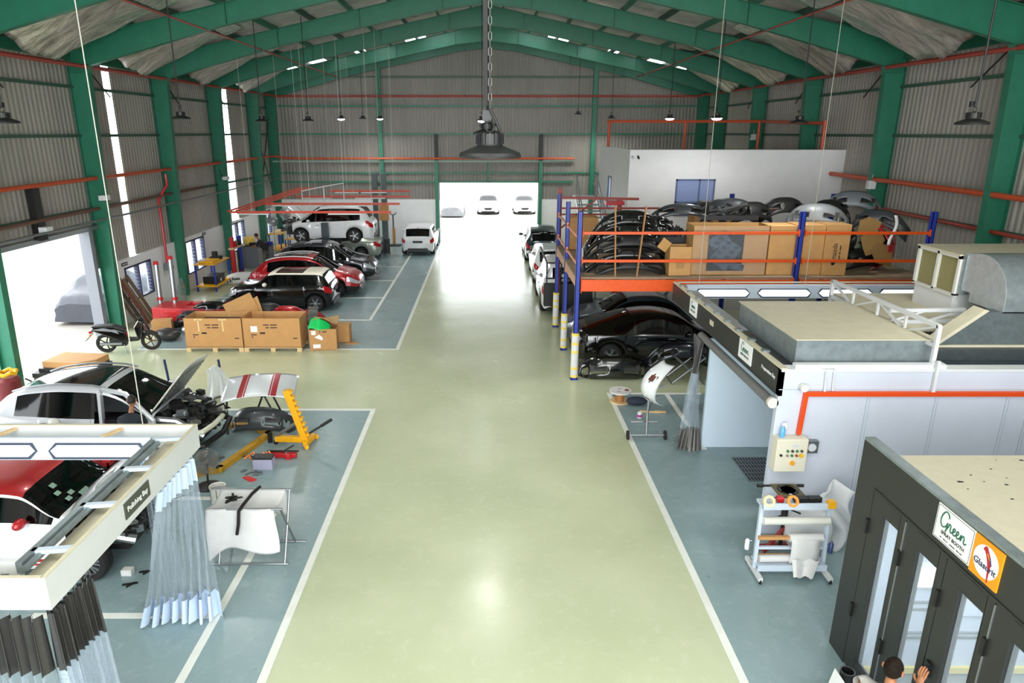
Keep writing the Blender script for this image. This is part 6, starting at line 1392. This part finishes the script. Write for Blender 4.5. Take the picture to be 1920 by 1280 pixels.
def lamp(label, x, y, z, near=False, lit=False):
    t = thing('high_bay_lamp', label, 'lamp', (x, y, z), 0, 'hanging high bay lamps'); zr_ = roofz(x) - z + .215
    MB().lathe([(.05, .13), (.085, .12), (.09, .06), (.085, .045), (.2, .0), (.21, -.02), (.205, -.035), (.19, -.02), (.08, .02)], n=32).build('housing', 'blackm', t, smooth='auto')
    q = MB()
    for k in range(16):
        a = k * math.pi / 8; q.bar((.06 * math.cos(a), .06 * math.sin(a), .09), (.1 * math.cos(a), .1 * math.sin(a), .09), .012, .07)
    q.build('cooling_fins', 'black', t)
    MB().lathe([(.001, -.1), (.12, -.08), (.19, -.016)] if lit else [(.001, -.014), (.19, -.016)], n=28).build('lens', 'lampglow' if not near else 'lamplens', t)
    MB().tube([(.03 * math.sin(a), 0, .165 - .035 * math.cos(a)) for a in [k * .63 for k in range(11)]], .006, 6).build('hook', 'blackm', t)
    MB().box(-.05, .01, .02, .06, .2, .27).build('driver_box', 'black', t)
    if near:
        ch = MB(); k = 0; zz = .3
        while zz < zr_:
            a = 0 if k % 2 else math.pi / 2; ca, sa = math.cos(a), math.sin(a)
            ch.tube([(ca * .01, sa * .01, zz - .014), (ca * .01, sa * .01, zz + .024), (0, 0, zz + .034), (-ca * .01, -sa * .01, zz + .024), (-ca * .01, -sa * .01, zz - .014), (0, 0, zz - .024)], .0034, 5, closed=True)
            zz += .046; k += 1
        ch.build('chain', mat('dull_chain', '5A5A56', .45, .6), t); MB().cyl((-.03, .0, .3), (-.03, 0, zr_), .016, n=6).tube([(.0, 0, .28), (.04, -.02, .2), (.07, 0, .13)], .01, 6).build('cable', 'wire', t)
    else: MB().cyl((0, 0, .22), (0, 0, zr_), .014, n=6).build('cable', 'wire', t)
    l = bpy.data.lights.new('lamp_light', 'SPOT'); l.energy = LAMP_W * (.18 if near else .45 if y < 14 else 1); l.spot_size = R(150); l.spot_blend = .8; l.shadow_soft_size = .19; l.color = (1, 1, .98)
    o = bpy.data.objects.new('lamp_light', l); C.objects.link(o); o.parent = t; o.location = (0, 0, -.05)
LAMP_W = 420
zy = lambda yp, Y: 6.3 + (248 - yp) / 1337 * Y
for lb, x, y, z, nr in (('nearest high bay lamp on a chain in the middle of the hall', .02, 4.75, 6.17, True), ('second lamp in the middle row, just beyond the chained lamp', 0, 10.9, 6.3, False), ('third lamp in the middle row', .03, 16.3, 6.47, False), ('lit lamp farthest back in the middle row', -.18, 26.5, 6.74, False),
        ('black lamp nearest along the left wall, cut by the frame', -7.4, 11.0, zy(228, 11.0), False), ('second lamp along the left wall', -6.9, 16.2, zy(222, 16.2), False), ('third lamp along the left side near the lit wall strip', -6.9, 22, zy(227, 22), False), ('fourth lamp along the left side, before the back wall', -6.6, 26.5, zy(226, 26.5), False), ('lit lamp left of the first back wall post', -6.7, 33, zy(223, 33), False), ('small dark lamp between the two lit lamps at the back', -6.5, 37.6, zy(223, 37.6), False), ('lit lamp in front of the left green back wall post', -5.75, 38.6, zy(223, 38.6), False),
        ('black lamp nearest along the right wall', 6.6, 9.75, zy(230, 9.75), False), ('second lamp along the right wall', 7.45, 17.1, zy(229, 17.1), False), ('lit lamp above the white office roof', 7.2, 22.5, zy(221, 22.5), False), ('lit lamp left of the office roof', 7.0, 27.5, zy(222, 27.5), False), ('dark lamp hanging before the back wall right of the chain', 4.85, 38.2, zy(215, 38.2), False), ('smallest dark lamp right of the right back wall post', 6.7, 38.6, zy(222, 38.6), False)):
    lamp(lb, x, y, z, nr, lb.startswith('lit'))
for lb, x, y, z0 in (('pale wire rope holding the far corner of the polishing bay frame', -4.38, 8.0, 2.74), ('pale wire rope holding the far side of the preparation bay', 7.55, 15.9, 2.83), ('pale wire rope in front of the film wrapped carton', 5.05, 15.95, 2.83)):
    tag(MB().cyl((x, y, z0), (x, y, roofz(x) + .2), .0065, n=6).build('wire_rope', 'steelwire'), lb, 'wire rope', 'suspension ropes')
rnd.seed(81)
def foil(label, x0, x1, y0, y1, drop, seed):
    sx = 1 if x0 > 0 else -1
    def fn(u, v):
        x = x0 + (x1 - x0) * u; y = y0 + (y1 - y0) * v
        return (x, y, roofz(x) + .2 * (1 - u) - drop * (abs(u) ** 1.5) * math.sin(math.pi * (.15 + .7 * v)) + .05 * math.sin(v * 17 + seed) * u + .03 * math.sin(u * 13 + v * 9) + .025 * math.sin(v * 47 + u * 6 + seed) * u)
    tag(MB().grid(fn, 20, 48).build('sagging_foil', 'foil', None, smooth=True, solid=.006), label, 'foil', 'sagging foil by the eaves')
for k, y in enumerate((17.6, 22.8, 28.0, 33.2)):
    n_ = ('nearest', 'second', 'third', 'farthest')[k]
    foil('%s torn silver foil sagging at the left eaves' % n_, -8.6, -11.6, y, y + 3.4, .75, k)
    foil('%s torn silver foil sagging at the right eaves' % n_, 8.6, 11.6, y - .3, y + 3.3, .8, k + 5)
# thin red conduits under the rafters
for sx in (-1, 1):
    tag(MB().cyl((sx * 8.2, YF, roofz(8.2) - .55), (sx * 8.2, 40, roofz(8.2) - .5), .03, n=6).build('roof_conduit', 'redpipe'), 'thin red conduit under the %s roof slope' % ('left', 'right')[sx > 0], 'conduit')
# ================================================================ people
def skin_mesh(name, nodes, edges, m, parent, lvl=2):
    """one continuous surface grown over a skeleton. nodes: {key: (x, y, z, rx, ry)}"""
    keys = list(nodes); idx = {k: i for i, k in enumerate(keys)}
    me = bpy.data.meshes.new(name); me.from_pydata([nodes[k][:3] for k in keys], [(idx[a], idx[b]) for a, b in edges], [])
    o = bpy.data.objects.new(name, me); C.objects.link(o)
    sk = o.modifiers.new('skin', 'SKIN'); sk.use_smooth_shade = True; sk.branch_smoothing = .4
    for i, k in enumerate(keys):
        d = me.skin_vertices[0].data[i]; r = nodes[k][3:]; d.radius = (r[0], r[-1]); d.use_root = (i == 0)
    sb = o.modifiers.new('sub', 'SUBSURF'); sb.levels = lvl; sb.render_levels = lvl
    bpy.context.view_layer.update()
    nm = bpy.data.meshes.new_from_object(o.evaluated_get(bpy.context.evaluated_depsgraph_get()))
    bpy.data.objects.remove(o); nm.name = name; nm.materials.clear(); nm.materials.append(M[m] if isinstance(m, str) else m)
    nm.polygons.foreach_set('use_smooth', [True] * len(nm.polygons))
    q = bpy.data.objects.new(name, nm); C.objects.link(q); q.parent = parent
    return q
def limb(*ks): return list(zip(ks, ks[1:]))
def hand_nodes(n, pre, wrist, d, side, thumb, curl=.3, s=1.0):
    """palm and five fingers starting at wrist, pointing along d; side: across the palm towards the thumb; thumb/curl: bend direction"""
    w = Vector(wrist); d = Vector(d).normalized(); side = Vector(side).normalized(); nrm = Vector(thumb).normalized(); E_ = []
    pk = pre + 'palm'; p = w + d * .055 * s; n[pk] = (*p, .026 * s, .034 * s); E_.append((pre + 'wrist', pk))
    for f, (off, L_) in enumerate(((.03, .078), (.01, .088), (-.01, .082), (-.03, .064))):
        k0 = '%sf%d' % (pre, f); b = p + d * .04 * s + side * off * s; n[k0 + 'a'] = (*b, .0105 * s, .0105 * s); E_.append((pk, k0 + 'a'))
        d1 = (d + nrm * curl * .5).normalized(); m_ = b + d1 * L_ * .5 * s; n[k0 + 'b'] = (*m_, .0095 * s, .0095 * s); E_.append((k0 + 'a', k0 + 'b'))
        d2 = (d + nrm * curl * 1.6).normalized(); e = m_ + d2 * L_ * .5 * s; n[k0 + 'c'] = (*e, .008 * s, .008 * s); E_.append((k0 + 'b', k0 + 'c'))
    tb = w + d * .03 * s + side * .034 * s; n[pre + 'ta'] = (*tb, .013 * s, .013 * s); E_.append((pk, pre + 'ta'))
    t1 = tb + (d * .6 + side * .8 + nrm * .2).normalized() * .035 * s; n[pre + 'tb'] = (*t1, .0105 * s, .0105 * s); E_.append((pre + 'ta', pre + 'tb'))
    t2 = t1 + (d * .9 + side * .4 + nrm * .3).normalized() * .03 * s; n[pre + 'tc'] = (*t2, .009 * s, .009 * s); E_.append((pre + 'tb', pre + 'tc'))
    return E_
def head_mesh(bm_obj_parent, c, fwd, tilt, s=1.0):
    """head with brow, nose, mouth, chin and ears; returns (points) joined to the neck by overlap inside one mesh"""
    f = Vector((fwd[0], fwd[1], 0)).normalized(); r_ = Vector((f.y, -f.x, 0)); u_ = Vector((0, 0, 1))
    rot = Matrix.Rotation(R(tilt), 3, r_); f2 = rot @ f; u2 = rot @ u_
    c = Vector(c)
    def P(x, y, z): return c + (r_ * x + f2 * y + u2 * z) * s
    return P
def add_head(mb, P):
    def fn(u, v):
        a = 2 * math.pi * u; t_ = math.pi * v
        x, y, z = .076 * math.sin(t_) * math.sin(a), .097 * math.sin(t_) * math.cos(a), .115 * math.cos(t_)
        if z < 0: k = -z / .115; x *= 1 - .3 * k; y = y * (1 - .22 * k) + .018 * k
        if y > .05:
            fx = abs(x)
            if fx < .018 and -.045 < z < .03: y += .022 * (1 - fx / .018) * (1 - (z + .045) / .075 * .7)
            if .015 < fx < .05 and .0 < z < .03: y -= .008
            if fx < .03 and -.075 < z < -.06: y += .005
            if fx < .055 and .03 < z < .05: y += .004
        return tuple(P(x, y, z))
    mb.grid(fn, 40, 28)
    for sd in (-1, 1):
        mb.tube([P(sd * .07, -.005, -.03), P(sd * .085, -.02, -.005), P(sd * .086, -.022, .025), P(sd * .076, -.002, .03), P(sd * .073, .006, -.005)], [.006, .011, .011, .009, .006], 8)
def hair_cap(P, name, parent, m, low=-.055, front=.055):
    def fn(u, v):
        a = 2 * math.pi * u; fr = (math.cos(a) + 1) / 2
        zl = low + (front - low) * fr ** 1.3; tmax = math.acos(max(-1, min(1, zl / .122)))
        t_ = tmax * v; z = .122 * math.cos(t_); x, y = .083 * math.sin(t_) * math.sin(a), .104 * math.sin(t_) * math.cos(a)
        if z < 0: k = -z / .115; x *= 1 - .22 * k; y *= 1 - .15 * k
        return tuple(P(x, y, z))
    return MB().grid(fn, 32, 14).build(name, m, parent, smooth=True)
def eyes(P, parent):
    for sd in (-1, 1): MB().ball(P(sd * .03, .083, .012), .011, 8, 6).build('eye', mat('eye_white', 'D8D4CC', .2), parent, smooth=True)
def join_body(name, o, mb, m, parent):
    bm = mb.bm; bm.from_mesh(o.data); bpy.data.objects.remove(o)
    return mb.build(name, m, parent, smooth=True)

def slim(n):
    # the body under the clothes is a little slimmer than the cloth over it
    q = {}
    for k, v in n.items():
        f = .68 if k[:2] in ('sh', 'hi', 'kn', 'pe', 'wa', 'ch') else 1
        q[k] = (*v[:3], v[3] * f, v[4] * f)
    return q
# person at the dark booth doors, back towards us, one hand on the handle
def person_booth():
    t = thing('person', 'person with short dark hair at the dark booth doors, one hand on the door', 'person', (3.76, 5.2, 0))
    n = {}; z = 1.0
    n['pelvis'] = (0, 0, .88, .13, .11); n['waist'] = (.01, .01, 1.02, .125, .1); n['chest'] = (.03, .02, 1.2, .15, .11); n['neckb'] = (.04, .03, 1.36, .06, .06); n['neck'] = (.045, .04, 1.42, .052, .052); n['skull'] = (.05, .05, 1.5, .05, .05)
    n['shR'] = (.13, -.13, 1.3, .058, .058); n['elR'] = (.33, -.02, 1.08, .042, .042); n['Rwrist'] = (.5, .24, 1.08, .029, .029)
    n['shL'] = (-.08, .19, 1.3, .058, .058); n['elL'] = (-.06, .3, 1.05, .042, .042); n['Lwrist'] = (.06, .42, .88, .029, .029)
    n['hipR'] = (.03, -.1, .82, .085, .085); n['knR'] = (.06, -.11, .46, .06, .06); n['anR'] = (.02, -.1, .08, .042, .042); n['toR'] = (.17, -.1, .04, .036, .036)
    n['hipL'] = (-.03, .1, .82, .085, .085); n['knL'] = (-.02, .12, .46, .06, .06); n['anL'] = (-.06, .13, .08, .042, .042); n['toL'] = (.1, .14, .04, .036, .036)
    for k in ('pelvis', 'waist', 'chest', 'neckb', 'neck', 'skull', 'shR', 'shL', 'elL', 'Lwrist', 'hipR', 'hipL'): n[k] = (n[k][0] + (.02 if k in ('neck', 'skull', 'neckb') else 0), n[k][1], n[k][2] - .11, *n[k][3:])
    E_ = limb('pelvis', 'waist', 'chest', 'neckb', 'neck', 'skull') + limb('chest', 'shR', 'elR', 'Rwrist') + limb('chest', 'shL', 'elL', 'Lwrist') + limb('pelvis', 'hipR', 'knR', 'anR', 'toR') + limb('pelvis', 'hipL', 'knL', 'anL', 'toL')
    E_ += hand_nodes(n, 'R', n['Rwrist'][:3], (.35, .4, .85), (-.5, .85, -.1), (.9, -.2, .2), .25, 1.12)
    E_ += hand_nodes(n, 'L', n['Lwrist'][:3], (.4, .3, -.8), (.8, -.4, .2), (0, -.6, -.2), .4, 1.05)
    b = skin_mesh('body', slim(n), E_, 'skin', t)
    P = head_mesh(t, (.08, .06, 1.45), (.72, .6), -14, 1.0)
    mb = MB(); add_head(mb, P); body = join_body('body', b, mb, mat('tan_skin', 'A06A46', .5, noise=.05, scale=14), t)
    hair_cap(P, 'hair', body, mat('thinning_black_hair', '1C140E', .85, noise=.6, scale=26, spec=.15), low=-.06, front=.06); eyes(P, body)
    sh = {k: n[k] for k in ('pelvis', 'waist', 'chest', 'neckb')}; g = lambda k, s_: (*n[k][:3], n[k][3] * s_, n[k][4] * s_)
    sh = {'pelvis': (*n['pelvis'][:2], n['pelvis'][2] - .09, .155, .14), 'waist': g('waist', 1.3), 'chest': g('chest', 1.3), 'neckb': g('neckb', 1.15), 'shR': g('shR', 1.7), 'upR': (.24, -.08, 1.18, .068, .068), 'shL': g('shL', 1.7), 'upL': (-.07, .25, 1.08, .068, .068)}
    skin_mesh('shirt', sh, limb('pelvis', 'waist', 'chest', 'neckb') + limb('chest', 'shR', 'upR') + limb('chest', 'shL', 'upL'), mat('grey_shirt', '8C8A84', .8), body)
    tr_ = {'pelvis': (*n['pelvis'][:2], n['pelvis'][2] + .06, n['pelvis'][3] * 1.12, n['pelvis'][4] * 1.12), 'hipR': g('hipR', 1.15), 'knR': g('knR', 1.25), 'anR': g('anR', 1.4), 'hipL': g('hipL', 1.15), 'knL': g('knL', 1.25), 'anL': g('anL', 1.4)}
    skin_mesh('trousers', tr_, limb('pelvis', 'hipR', 'knR', 'anR') + limb('pelvis', 'hipL', 'knL', 'anL'), mat('dark_trousers', '23252A', .8), body)
    for k in 'RL': skin_mesh('shoe', {'an': (*n['an' + k][:3], .06, .06), 'to': (*n['to' + k][:3], .05, .05)}, [('an', 'to')], 'black', body)
person_booth()
def mechanic(label, loc, rz, shirt, lean=.25, crouch=False):
    t = thing('person', label, 'person', loc, rz); n = {}
    h = .68 if crouch else .92; f = lean
    n['pelvis'] = (-.05, 0, h, .12, .14); n['waist'] = (0, 0, h + .16, .11, .13); n['chest'] = (.1 + f * .4, 0, h + .36, .12, .16); n['neckb'] = (.14 + f * .6, 0, h + .52, .055, .055); n['neck'] = (.17 + f * .7, 0, h + .58, .05, .05); n['skull'] = (.19 + f * .75, 0, h + .65, .05, .05)
    for s_, k in ((-1, 'R'), (1, 'L')):
        n['sh' + k] = (.12 + f * .4, s_ * .18, h + .43, .056, .056); n['el' + k] = (.28 + f * .4, s_ * .24, h + .2, .042, .042); n[k + 'wrist'] = (.5 + f * .4, s_ * .14, h + (.0 if crouch else .22), .029, .029)
        if crouch: n['hip' + k] = (0, s_ * .1, h - .02, .085, .085); n['kn' + k] = (.36, s_ * .16, h + .02, .06, .06); n['an' + k] = (.18, s_ * .14, .08, .042, .042); n['to' + k] = (.33, s_ * .15, .04, .036, .036)
        else: n['hip' + k] = (-.03, s_ * .1, h - .08, .085, .085); n['kn' + k] = (.02, s_ * .11, .47, .06, .06); n['an' + k] = (-.04, s_ * .12, .08, .042, .042); n['to' + k] = (.12, s_ * .13, .04, .036, .036)
    E_ = limb('pelvis', 'waist', 'chest', 'neckb', 'neck', 'skull')
    for k, s_ in (('R', -1), ('L', 1)):
        E_ += limb('chest', 'sh' + k, 'el' + k, k + 'wrist') + limb('pelvis', 'hip' + k, 'kn' + k, 'an' + k, 'to' + k) + hand_nodes(n, k, n[k + 'wrist'][:3], (1, 0, -.1), (0, -s_, .2), (0, 0, -1), .5)
    b = skin_mesh('body', slim(n), E_, 'skin', t, 1); P = head_mesh(t, (.22 + f * .75, 0, h + .71), (1, 0), -22)
    mb = MB(); add_head(mb, P); body = join_body('body', b, mb, 'skin', t); hair_cap(P, 'hair', body, 'hair'); eyes(P, body)
    g = lambda k, s_: (*n[k][:3], n[k][3] * s_, n[k][4] * s_)
    sh = {k: g(k, 1.28) for k in ('pelvis', 'waist', 'chest', 'neckb')}; sh['pelvis'] = (*n['pelvis'][:2], n['pelvis'][2] - .07, .15, .16); ed = limb('pelvis', 'waist', 'chest', 'neckb'); tr_ = {'pelvis': g('pelvis', 1.1)}; te = []
    for k in 'RL':
        sh['sh' + k] = g('sh' + k, 1.7); m_ = Vector(n['sh' + k][:3]).lerp(Vector(n['el' + k][:3]), .7); sh['up' + k] = (*m_, .062, .062); ed += limb('chest', 'sh' + k, 'up' + k)
        for j, q in (('hip', 1.15), ('kn', 1.25), ('an', 1.4)): tr_[j + k] = g(j + k, q)
        te += limb('pelvis', 'hip' + k, 'kn' + k, 'an' + k)
    skin_mesh('shirt', sh, ed, shirt, body, 1); skin_mesh('trousers', tr_, te, mat('grey_trousers', '5E5C58', .8), body, 1)
    for k in 'RL': skin_mesh('shoe', {'an': (*n['an' + k][:3], .06, .06), 'to': (*n['to' + k][:3], .05, .05)}, [('an', 'to')], 'black', body, 1)
mechanic('mechanic in black shirt bending over the tool cabinet', (-10.5, 32.2, 0), 165, mat('black_shirt', '15161A', .8))
mechanic('mechanic in dark shirt crouching at the open door of the silver SUV', (-6.72, 11.72, 0), 100, mat('dark_navy_shirt', '1A222C', .8), .3, True)
